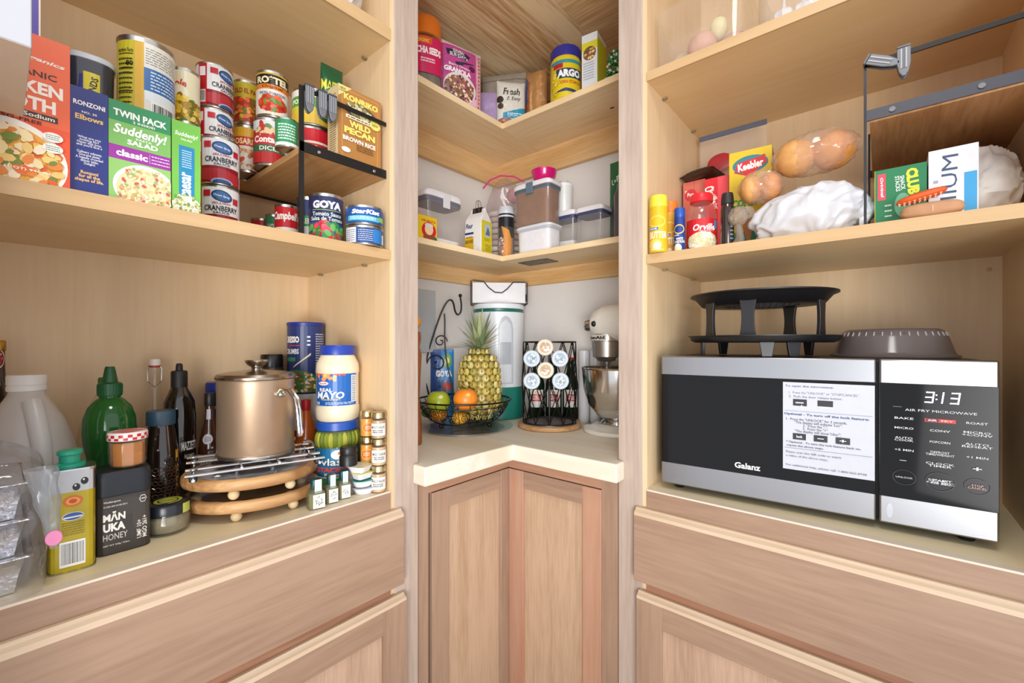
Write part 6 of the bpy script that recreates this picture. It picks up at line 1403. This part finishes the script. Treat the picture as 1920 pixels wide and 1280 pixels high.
# roasting trays on the microwave
def on_mw(px, py, lx): pass
ztop = z0+HM+.0006
def mw(lx, ly): return (t.location.x+lx*ux-ly*uy, t.location.y+lx*uy+ly*ux)
BT = mat('17171a', .42); BT2 = mat('1f1f23', .38)
(xt, yt) = mw(x0+WM*.346, .13); Yt = (xt-CAMX)*FW[0]+(yt-CAMY)*FW[1]
rt_ = 136/F*Yt*.92
TR = thing('roasting_tray', 'black round two-tier roasting tray stand standing on the microwave', 'tray', (xt, yt, ztop), facing(xt, yt)); 
hA = zat(632, Yt)-ztop; hB = zat(555, Yt)-ztop
TM = Matrix.Rotation(0, 3, 'Z')
obj('lower_tray', MB().lathe([(0, hA-.012), (rt_*.90, hA-.012), (rt_*.955, hA-.008), (rt_*.975, hA), (rt_*1.0, hA+.001), (rt_*1.0, hA+.003), (rt_*.96, hA+.003), (rt_*.94, hA-.005), (rt_*.89, hA-.009), (0, hA-.009)], BT, 64, cap=False), TR, sharp=.9)
obj('upper_tray', MB().lathe([(rt_*.5, hB-.022), (rt_*.80, hB-.022), (rt_*.9, hB-.004), (rt_*.965, hB), (rt_*.965, hB+.003), (rt_*.90, hB+.003), (rt_*.78, hB-.018), (rt_*.5, hB-.018)], BT, 64, cap=False), TR, sharp=.9)
m = MB()
for i in range(-6, 7):
    q = i*rt_*.078; L_ = math.sqrt(max(0, (rt_*.52)**2-q*q)); m.tube([(q, -L_, hB-.021), (q, L_, hB-.021)], .0011, BT2, 5); m.tube([(-L_, q, hB-.020), (L_, q, hB-.020)], .0011, BT2, 5)
obj('mesh_floor', m, TR)
def leg_bm(a, r_, z_0, z_1, w0, w1, wm):
    m = MB(); n = 8; vs = []
    for i in range(n+1):
        q = i/n; zz = z_0+(z_1-z_0)*q; w_ = (w0*(1-q)+w1*q)-(wm*math.sin(PI*q))
        for s1, s2 in ((-1, -1), (1, -1), (1, 1), (-1, 1)):
            an = a+s1*w_/r_/2; rr = r_+s2*.0035
            vs.append((rr*math.sin(an), -rr*math.cos(an), zz))
    m.add(vs, [(i*4+j, i*4+(j+1) % 4, (i+1)*4+(j+1) % 4, (i+1)*4+j) for i in range(n) for j in range(4)]+[(3, 2, 1, 0), (n*4, n*4+1, n*4+2, n*4+3)], BT2); return m
for a in (-.92, -.18, 1.12, 2.6): obj('post', leg_bm(a, rt_*.80, hA-.009, hB-.005, .034, .036, .012), TR, bevel=.001)
for a in (-1.3, .10, .50, 2.2, -2.4): obj('leg', leg_bm(a, rt_*.80, 0, hA-.011, .018, .027, 0), TR, bevel=.001)
# plastic microwave cover
p1, p2 = at('R', 1563, .12)[0], None
(xc2, yc2) = mw(x0+WM*.785, .186); Yc = (xc2-CAMX)*FW[0]+(yc2-CAMY)*FW[1]; rc2 = 112/F*Yc*.80; hcv = zat(617, Yc)-ztop
t = thing('microwave_cover', 'translucent grey plastic splatter cover resting on top of the microwave', 'cover', (xc2, yc2, ztop), facing(xc2, yc2))
SMOKE = glass('ccc4c6', .38, .12, .1)
obj('dome', MB().lathe([(rc2*1.03, 0), (rc2*1.04, .003), (rc2*.98, .005), (rc2*.95, .010), (rc2*.86, hcv*.72), (rc2*.80, hcv*.92), (rc2*.72, hcv*.99), (rc2*.35, hcv), (0, hcv*.97)], SMOKE, 64, cap=False), t, sharp=.9)
m = MB()
for k in range(40):
    a = 2*PI*k/40; c_, s_ = math.cos(a), math.sin(a)
    m.tube([(rc2*.862*c_, rc2*.862*s_, hcv*.74), (rc2*.83*c_, rc2*.83*s_, hcv*.87)], .0011, mat('c9c2c2', .3), 5)
obj('flutes', m, t)
obj('grip', MB().prism([(-.045, hcv*.98), (-.03, hcv*.90), (.03, hcv*.90), (.045, hcv*.98)], -rc2*.45, -rc2*.40, glass('cfc6c6', .4, .1, .1), ax=1), t)
m = MB()
for k in (-.018, 0, .018): m.box(k-.003, k+.003, -rc2*.82, -rc2*.812, hcv*.80, hcv*.83, mat('3c3838', .5))
obj('vent_holes', m, t)
# screw cap in the back panel
(x, y), Y = at('R', 1855, BP-.001)
m = MB().lathe([(.0045, 0), (.0045, .0012), (.002, .0016), (0, .0006)], mat('c8a878', .4), 18, rot=Matrix.Rotation(PI/2, 3, 'X'), c=(x, BP-.0002, zat(505, Y))); obj('screw_cap', m, cabR, world=True)
# ================================================================ right cabinet, middle shelf
def a_kern(bg, band, word):
    def f(A):
        A.rect(0, 0, 1, .82, bg); A.ell(.5, .66, .42, .13, 'f0c95c'); A.ell(.5, .66, .34, .1, bg); A.rect(.08, .47, .55, .53, '2f5ca8'); A.t("KERNEL", .32, .5, .035, 'f2f4f8', .4)
        A.t(word, .55, .36, .15, 'f6f0d8', .8, .03); A.ell(.4, .15, .3, .12, band); A.ell(.5, .12, .18, .09, 'f4e8b8'); A.lines(.2, .8, .02, .06, 1, 'f8f4e0')
    return f
for px0, px1, d, top, bg, cap, band, word, lb in ((1217, 1252, .045, 369, 'dcb21c', 'e6d63c', 'e8c85c', 'BUTTER', 'yellow popcorn seasoning shaker with a yellow cap, next to the left side panel'),
        (1243, 1271, .10, 380, 'dca62c', 'dc7a24', 'e09a3c', 'BUTTER', 'popcorn seasoning shaker with an orange cap, half hidden by the yellow one'),
        (1264, 1285, .055, 391, '1f3c8a', '1c4fa8', 'e8ecf4', 'WHITE\nCHEDDAR', 'narrow seasoning shaker with a royal blue cap beside the red popcorn jar')):
    t, r, h = round_thing('seasoning_shaker', lb, 'shaker', 'R', px0, px1, d, top, SR, tw=-8, group='popcorn seasoning shakers')
    lat(t, 'bottle_wall', [(.93, 0), (1, .015), (1, .78), (.96, .8)], mat(bg, .35), r, h); lat(t, 'cap', [(.96, .8), (.99, .81), (.98, .97), (.9, 1), (0, 1)], mat(cap, .4), r, h)
    label_on(t, r, None, h, .01, .80, 2.4, a_kern(bg, band, word))
t, r, h = round_thing('popcorn_jar', 'clear popcorn kernel jar with a red lid and a red label lettered Orville', 'jar', 'R', 1286, 1345, .10, 366, SR)
PO2 = [(.9, 0), (1, .02), (1, .5), (.99, .62), (.85, .78), (.68, .84), (.66, .87)]
lat(t, 'kernels', [(.85, .01), (.94, .03), (.94, .5), (0, .52)], mat('c8842c', .5, bump=1, var=.4), r, h); lat(t, 'jar_wall', PO2, CLEAR, r, h, seg=44); lat(t, 'lid', [(.68, .86), (.74, .87), (.74, .97), (.68, 1), (0, 1)], mat('d8202c', .35), r, h)
label_on(t, r, None, h, .03, .56, 2.5, lambda A: (A.rect(0, 0, 1, 1, 'cc1f2a'), A.t('Orville', .55, .74, .2, 'f8f2ee', .6, .03, .2), A.lines(.4, .8, .6, .64, 1, 'f0d8c8'), A.rect(.82, .7, .97, .95, '5c8ac8'), A.ell(.5, .32, .42, .28, 'e9e0c4'), A.food(.5, .32, .4, .27, ['f4eeda', 'e6d8a8', 'f8f4e8', 'd8c88c', 'e0cfa0'], 130, .045, 3)), a0=.08)
t, r, h = round_thing('sauce_bottle', 'slim dark brown syrup bottle in front of the yellow cone box', 'bottle', 'R', 1351, 1377, .075, 363, SR)
lat(t, 'bottle_wall', [(.9, 0), (1, .03), (1, .7), (.92, .76), (.82, .8)], mat('2c1e1a', .2, coat=.6), r, h); lat(t, 'cap', [(.82, .80), (.95, .81), (.93, .9), (.86, .97), (.8, 1), (0, 1)], mat('24201f', .45), r, h)
label_on(t, r, None, h, .1, .65, 1.0, lambda A: (A.rect(0, 0, 1, 1, '3c2c26'), A.lines(.2, .8, .1, .6, 4, '8ca8b8'), A.ell(.5, .8, .3, .1, 'd8b88c')), a0=.7)
carton('R', 1281, 1322, .215, 344, .07, SR, 'salmon red striped popcorn box behind the popcorn jar', 'c8604c', lambda A: (A.rect(0, 0, 1, 1, 'cc6a58'), A.rect(.5, 0, .52, 1, 'b04a40'), A.t('Pop', .3, .86, .08, 'f4ece8', .4, .04), A.ell(.35, .84, .28, .07, 'c8303c'), A.t('Pop', .35, .84, .06, 'f4ece8', .3, .03)), side='b04438', name='popcorn_box')
carton('R', 1322, 1366, .185, 337, .07, SR, 'bright red popcorn box with white sideways script, left of the yellow cone box', 'd8242c', lambda A: (A.rect(0, 0, 1, 1, 'd8222c'), A.rect(.55, 0, 1, 1, 'e8505c'), A.t('Orville', .25, .80, .12, 'f8f0ee', .22, .03, .2, -75), A.t('Redenbacher', .4, .74, .05, 'f8f0ee', .25, .0, .2, -75)), side='e86a74', name='popcorn_box')
def a_cone(A):
    A.rect(0, 0, 1, 1, 'd8b81c'); A.poly([(.12, .80), (.5, .74), (.92, .84), (.84, .93), (.2, .9)], 'c4281f'); A.ell(.5, .86, .42, .085, '2f7a8c'); A.poly([(.14, .83), (.5, .75), (.9, .86), (.82, .92), (.2, .89)], 'c8282c'); A.t('Keebler', .51, .85, .075, 'f6f0ea', .6, .04, 0, 5)
    A.t('WAFFLE', .45, .59, .045, '8a7a1c', .45, .02); A.t('CONES', .38, .50, .08, '2f8a4c', .62, .06); A.rect(0, 0, 1, .22, '2f8a6c'); A.poly([(.28, .36), (.6, .36), (.47, .05)], 'c88a4c'); A.ell(.44, .40, .17, .06, 'f2ece0'); A.ell(.3, .08, .16, .07, '8c3c4c'); A.food(.3, .08, .15, .06, ['c88a5c', '6c3c2c'], 14, .03)
carton('R', 1368, 1447, .150, 290, .055, SR, 'tall yellow waffle cone box in the middle of the right shelf', 'd8b81c', a_cone, side='b89a2c', name='cone_box', tw=5)
# dark snack bag on the popcorn boxes
(x, y), Y = at('R', 1318, .235)
t = thing('snack_bag', 'black and orange snack bag lying on top of the salmon popcorn box', 'bag', (x, y, zat(344, Y)+.0012), -.1)
m = MB()
f_ = pouch_fn(.085, .085, .020, 7, .002, 3)
obj('bag', MB().grid(lambda i, j: ((i-.5)*.085, (j-.5)*.085, .012+f_((i-.5)*.085, j*.085)+.006*i), 20, 20, mat('3a2418', .3)).grid(lambda i, j: ((.5-i)*.085, (j-.5)*.085, .012-f_((i-.5)*.085, j*.085)+.006*(1-i)), 20, 20, mat('3a2418', .3)), t, sharp=1.2)
A = Art(.085, .085); A.rect(0, .0, 1, .16, '1c1614'); A.rect(0, .16, 1, .5, 'c8761c'); A.rect(.1, .24, .8, .3, '2c1a10'); A.rect(0, .5, 1, 1, '2c1c18'); A.build('bag_print', t, lambda u, v, e: (u, v-.0425, .0125+f_(u, v)+.006*(u/.085+.5)+e+.0004), du=.006, dv=.006)
# zip bag at the back
(x, y), Y = at('R', 1372, .33)
hz = zat(250, Y)-SR
t = thing('zip_bag', 'large clear zip bag with a grey-blue zip strip and red packets inside, at the back', 'bag', (x, y, SR), .02)
wz = .165
obj('bag_film', MB().grid(lambda i, j: ((i-.5)*wz, -.018*math.sin(PI*i)*math.sin(PI*min(1, j*1.1))+.003*NZ.noise(Vector((i*6, j*6, 1))), j*hz), 26, 26, CLEARD).grid(lambda i, j: ((.5-i)*wz, .014*math.sin(PI*i)*math.sin(PI*min(1, j*1.1))+.003*NZ.noise(Vector((i*5, j*5, 3))), j*hz), 26, 26, CLEARD), t, sharp=1)
obj('zip_strip', MB().box(-wz/2, wz/2, -.0035, .0035, hz-.0003, hz+.012, mat('5c6478', .4)), t, bevel=.001)
obj('packet', MB().ball((-.028, -.002, hz*.80), .034, mat('b8343c', .35, bump=.4), ry=.008, rz=.026, seg=20, rings=12), t); obj('contents', MB().ball((.03, 0, hz*.74), .035, mat('9a8a5c', .7, bump=1.5, var=.5), ry=.010, rz=.030, seg=20, rings=12), t)
# white carrier bag, bread bags
(px_w, py_w), _ = at('R', 1513, .083)
t = thing('carrier_bag', 'crumpled white plastic carrier bag under the bread bags', 'bag', (px_w, py_w, SR), -.04)
o = crumple('bag_film', t, (0, 0, .048), .097, .056, .055, mat('d0d2d9', .3, coat=.2, var=.01), seed=3, amp=.26, fr=1.5, flatb=.0006, seg=110, rings=64, sharp=1.4)
for v_ in o.data.vertices:
    v_.co.z *= 1+1.1*v_.co.x if v_.co.x < .06 else 1.066-.5*(v_.co.x-.06)
b = MB(); 
def tail(i, j):
    a = 2*PI*i; r_ = (.030*(1-j)+.012*j)*(1+.15*math.sin(3*a+j*4)); return (.082+.022*j, r_*math.cos(a)*.9, .035+.006*j+r_*math.sin(a)*1.0)
b.grid(tail, 22, 12, mat('d0d2d9', .32, coat=.2, var=.01)); obj('bag_corner', b, t, sharp=.8)
def loaf(lb, px, py, Yl, rx, ry, rz_v, rot, seed, zmin):
    (qx, qy), Yq = at('R', px, Yl); p = pt(px, py, Yq); z_ = max(p.z-rz_v, zmin)
    t = thing('bread_bag', lb, 'bread', (p.x, p.y, z_), rot, 'bagged bread loaves')
    br = wood('d49a58', 'b87838', 0, 5, 1., .6)
    for s_ in (-1, 1): obj('bread_roll', MB().ball((s_*rx*.42, s_*ry*.06, rz_v*.95), rx*.50, mat('cf8c48' if s_ > 0 else 'd8a060', .5, bump=.3, var=.25), ry=ry*.88, rz=rz_v*.86, seg=28, rings=18, fn=lambda d: 1+.03*NZ.noise(d*3+Vector((seed, 0, 0)))), t)
    crumple('bag_film', t, (0, 0, rz_v), rx, ry, rz_v*.995, glass('fbf3e6', .26, .06), seed=seed, amp=.13, fr=2.2, sharp=.35)
    return t
t = loaf('lower bread roll bag leaning on the yellow cone box and the white bag', 1426, 352, .088, .042, .038, .034, .15, 5, SR+.092)
t = loaf('upper clear bag of golden bread rolls on top of the white carrier bag', 1527, 306, .094, .072, .046, .041, -.05, 11, SR+.132)
p = pt(1398, 385, .93)
t = thing('bag_knot', 'twisted clear bag tail hanging in front of the yellow cone box', 'bag', (at('R', 1384, .058)[0][0], .058, SR), 0)
crumple('bag_film', t, (0, 0, .066), .019, .014, .019, glass('e4ddd4', .35, .12), seed=9, amp=.3, seg=24, rings=16); obj('bag_neck', MB().tube([(0, 0, .006), (.004, 0, .02), (0, 0, .05)], [.014, .008, .006], glass('d8cfc8', .4, .12), 10), t)
# right rack shelf
ZR2 = 1.5935
xa = ony(1625, .012)[0]
t = thing('rack_shelf', 'wooden shelf board on a dark flat-bar frame at the right end of the right cabinet', 'rack', ((xa+1.0)/2, .18, SR))
xe = 1.0
rk2 = lambda nm, mb, **k: obj(nm, mb, t, world=True, **k)
rk2('board', MB().box(xa+.004, xe, .017, .345, ZR2-.015, ZR2-.0005, wood('b98a5c', '99683e', 1, 7, 1.2, .5)), bevel=.001)
rk2('front_bar', MB().box(xa, xe, .0135, .0165, ZR2-.012, ZR2+.006, mat('55565c', .35, .8))); rk2('back_bar', MB().box(xa, xe, .3455, .3485, ZR2-.012, ZR2+.004, BK))
rk2('post', MB().box(xa-.004, xa, .0135, .017, SR, 1.682, mat('3c3c40', .4, .6))); rk2('post', MB().box(xa-.004, xa, .345, .3485, SR, 1.682, BK))
rk2('top_rail', MB().box(xa-.003, xe, .0135, .0165, 1.674, 1.682, BK))
for x in (xa+.033, xa+.135): rk2('screw', MB().lathe([(.0042, -.0016), (.003, 0)], mat('8a8a8e', .3, 1.), 14, rot=Matrix.Rotation(-PI/2, 3, 'X') , c=(x, .0133, ZR2-.003)))
for i, (xx, rz0, lb) in enumerate(((xa+.002, -.9, 'grey metal bag clip at the corner post of the right rack'), (xa+.047, 0, 'grey bag clip hanging on the top rail of the right rack, beside the corner clip'))):
    c = thing('bag_clip', lb, 'clip', (xx, .0098, 1.6835), 0, 'bag clips on the right rack rail')
    c.rotation_euler = (0, -1.05 if i == 0 else 0, 0)
    pr = [(-.0085, 0), (-.0085, -.026), (-.006, -.039), (-.002, -.046), (.002, -.046), (.006, -.039), (.0085, -.026), (.0085, 0)]
    obj('clip_arm', MB().prism(pr, -.0045, -.001, mat('77797f', .35), ax=1), c, bevel=.0012); obj('clip_arm', MB().prism(pr, .0072, .0105, mat('6a6c72', .3, .5), ax=1), c, bevel=.0012)
    obj('grip_ribs', MB().box(-.004, -.002, -.006, -.0045, -.034, -.002, mat('a8aab0', .3)).box(.002, .004, -.006, -.0045, -.034, -.002, mat('a8aab0', .3)).box(-.002, .002, -.0052, -.0045, -.034, -.002, mat('66686e', .3)), c); obj('hinge', MB().box(-.0085, .0085, -.005, .0108, .0005, .0035, mat('6a6b70', .4)), c, bevel=.0008)
# goods under the rack
def a_club(A):
    A.rect(0, 0, 1, 1, '1f7a4c'); A.rect(.06, .48, .22, .93, 'd84a5c'); A.t('Original', .14, .7, .05, 'f6ecec', .34, .03, .1, -88); A.rect(0, 0, .012, 1, 'c8b83c'); A.rect(0, 0, 1, .02, 'c8b83c')
    A.t('CLUB', .74, .72, .15, 'd8dc3c', .44, .06, 0, -86); A.t('SNACK\nSTACKS', .5, .72, .12, 'e8f0ea', .26, .02, 0, -86); A.lines(.2, .34, .15, .42, 3, 'c8e0d0', .3); A.ell(.55, .35, .16, .2, '6ab08c')
carton('R', 1640, 1738, .055, 324, .12, SR, 'green cracker box lying on its side with yellow sideways letters CLUB', '1f7a4c', a_club, side='17603a', name='cracker_box', h=.102)
def a_prem(A):
    A.rect(0, 0, 1, 1, 'd4d6da'); A.rect(.3, .2, .8, .9, 'dde0e4'); A.t('MIUM', .42, .50, .16, '3c4a6c', .80, .0, 0, 88); A.rect(.72, .08, .97, .62, '3a9ad0'); A.lines(.1, .2, .3, .6, 3, '9aa4b8', .4)
carton('R', 1741, 1835, .052, 303, .05, SR, 'pale grey cracker box with sideways navy letters and a bright blue patch', 'd4d6da', a_prem, side='b8babe', name='cracker_box', h=.116)
p = pt(1853, 290, .79)
carton('R', 1812, 1880, .24, 258, .08, SR, 'plain brown cardboard box behind the grey cracker box', '8c6a54', None, name='cardboard_box', tw=-14, h=.155)
# sandal-like wrapped buns: gingham pouch and kraft roll
(x, y), Y = at('R', 1746, .022)
t = thing('paper_roll', 'soft tan paper bundle lying at the shelf edge in front of the cracker boxes', 'bundle', (x, y, SR), -.02)
obj('roll', MB().ball((0, 0, .0125), .037, mat('b98a66', .7, bump=.5, var=.1), ry=.015, rz=.0120, seg=44, rings=24, fn=lambda d: (abs(d.x)**3.2+abs(d.y)**3.2+abs(d.z)**3.2)**(-1/3.2)*(1+.04*NZ.noise(d*2.5))), t)
m = MB().tube([(.002*math.cos(a)+.003, .0155*math.cos(a), .0125+.0122*math.sin(a)) for a in [2*PI*i/24 for i in range(24)]], .0006, mat('e0c8a8', .6), 5, closed=True); obj('seam', m, t)
t = thing('gingham_packet', 'orange gingham packet on top of the tan paper bundle', 'packet', (x-.012, y, SR+.0262), -.02)
m = MB()
def ging(i, j):
    a = 2*PI*i; w_ = .031; hh2 = .0075*math.sqrt(max(0, 1-abs(2*j-1)**3)); return ((j-.5)*2*w_, .014*math.cos(a)*max(.12, hh2/.0075), .008+hh2*math.sin(a)+.012*(j-.3))
m.grid(ging, 30, 24, mat('d8581c', .5)); obj('packet_body', m, t)
m = MB()
for k in range(26):
    j = .08+(k // 3)*.098; a = PI*1.25+(k % 3)*.42
    if j > .94: continue
    c0 = Vector(ging(a/(2*PI), j)); 
    m.box(c0.x-.0016, c0.x+.0016, c0.y-.0006, c0.y+.0002, c0.z-.0004, c0.z+.0004, 'f2d8c0'); m.box(c0.x-.0004, c0.x+.0004, c0.y-.0006, c0.y+.0002, c0.z-.0016, c0.z+.0016, 'f2d8c0')
obj('check_pattern', m, t)
p = pt(1905, 330, .72)
t = thing('paper_bag', 'crumpled white paper bag at the far right end of the right shelf', 'bag', (.943, .158, SR), .1)
crumple('bag_paper', t, (0, 0, .066), .051, .054, .070, mat('dcd7d2', .6, bump=.2, var=.02), seed=14, amp=.20, fr=1.3, flatb=.0006, seg=80, rings=46, sharp=.5)
# ================================================================ top shelves
ZT_R = 1.794+.021+.0004
def bin_(px0, px1, d, h, dep, lb):
    (xa_, ya_), _ = at('R', px0, d); (xb_, yb_), _ = at('R', px1, d); w_ = xb_-xa_
    t = thing('clear_bin', lb, 'bin', ((xa_+xb_)/2, d+dep/2, ZT_R), 0, 'clear bins on the top right shelf')
    G = glass('ffffff', .05, .05); R_ = w_/2
    obj('bin_wall', MB().lathe([(R_*.94, 0), (R_*.96, .003), (R_, h), (R_*1.03, h+.001), (R_*1.03, h+.004), (R_*.99, h+.004), (R_*.95, .005), (0, .005)], G, 48, pw=9, sy=dep/w_), t)
    return t, w_
t, wb_ = bin_(1225, 1396, .014, .125, .17, 'clear bin of potatoes and an onion on the top right shelf')
bx0, by0 = t.location.x, t.location.y+.004
for dx, dy, dz, rx, c, nm, lb in ((-.052, .004, .037, .034, 'c4ae8e', 'potato', 'brown potato at the left end of the clear bin'), (.000, -.047, .036, .033, 'd0a088', 'potato', 'big pinkish potato at the bin front'),
        (.057, -.010, .034, .031, 'c9988a', 'potato', 'red-skinned potato at the right of the bin'), (.034, .044, .034, .025, 'c8b088', 'potato', 'tan potato lying at the back of the bin'), (-.026, .048, .037, .022, 'bfa888', 'potato', 'dusty potato in the back left corner of the bin'), (.020, .004, .102, .022, 'e2d8a8', 'onion', 'pale yellow onion on top of the potatoes')):
    q = thing(nm, lb, nm, (bx0+dx, by0+dy, ZT_R+.0065+dz-.030), random.Random(int(dx*999)).uniform(0, 3), 'potatoes in the clear bin' if nm == 'potato' else None)
    obj('skin', MB().ball((0, 0, rx*.84), rx, mat(c, .7, bump=.6, var=.18), ry=rx*.86, rz=rx*.84 if nm == 'potato' else rx*1.2, seg=30, rings=20, fn=(lambda d: 1+.09*NZ.noise(d*1.6+Vector((rx*90, 0, 0)))) if nm == 'potato' else (lambda d: 1-.25*max(0, d.z-.6))), q)
    if nm == 'potato': obj('eye_spot', MB().ball((rx*.1, -rx*.80, rx*1.0), .0022, mat('7a5a44', .8), seg=8, rings=6), q)
    else: obj('root_end', MB().lathe([(.004, 0), (.002, .008)], mat('b8a060', .7), 10, c=(0, 0, rx*1.85)), q)
t, wb2 = bin_(1416, 1560, .014, .125, .17, 'clear bin of garlic bulbs on the top right shelf')
for k, (dx, dy) in enumerate(((-.025, -.05), (.02, -.045), (.05, -.03), (0, .02))):
    q = thing('garlic_bulb', ['white garlic bulb at the left of the garlic bin', 'white garlic bulb in the middle of the garlic bin', 'garlic bulb at the right end of the garlic bin', 'garlic bulb at the back of the garlic bin'][k], 'garlic', (t.location.x+dx*.7, t.location.y+dy, ZT_R+.0065), k, 'garlic bulbs')
    obj('bulb', MB().ball((0, 0, .017), .019, mat('ddd8d8', .55, var=.06), rz=.017, seg=32, rings=18, fn=lambda d: (1+.07*math.cos(8*math.atan2(d.y, d.x))*(1-d.z*d.z))*(1+.0)), q); obj('stalk', MB().lathe([(.006, .031), (.003, .042), (.0025, .055), (0, .056)], mat('d8d0c4', .6), 10), q)
# top left shelf: wrapped paper goods
ZT_L = 1.8606+.027-.0006
CLAMP = 'L'
(x, y), Y = at('L', 690, .10)
t = thing('wrapped_pack', 'white plastic wrapped pack on the top left shelf beside the stile', 'pack', (-.10, -.497, ZT_L), PI/2)
crumple('wrap_film', t, (0, 0, .075), .078, .082, .078, mat('d6d9df', .25, coat=.4, var=.02), seed=2, amp=.10, fr=2.0, flatb=.0006, seg=60, rings=36)
# white box at the left edge, resting on a taller carton
pA = pt(60, 90, .40); zbx = pA.z
yr = pA.y
t = thing('tall_carton', 'tall narrow carton on the floor beyond the left edge, carrying the white box', 'box', (.12, -1.115, 0), PI/2); obj('carton_body', MB().box(-.065, .065, -.07, .07, 0, zbx-.0006, mat('c8b49a', .6)), t, bevel=.001)
t = thing('white_box', 'plain white box sticking out over the shelf edge at the top left corner', 'box', ((pA.x+.033)/2, yr-.13, zbx), PI/2)
dx_ = (pA.x-.033)/2
obj('box_body', MB().box(-.13, .13, -dx_, dx_, 0, .15, mat('b4b6be', .6, var=.01)), t, bevel=.001); obj('base_board', MB().box(-.1295, .1295, -dx_+.0005, dx_, -.0003, 0, mat('d0b8a4', .6)), t, smooth=False)
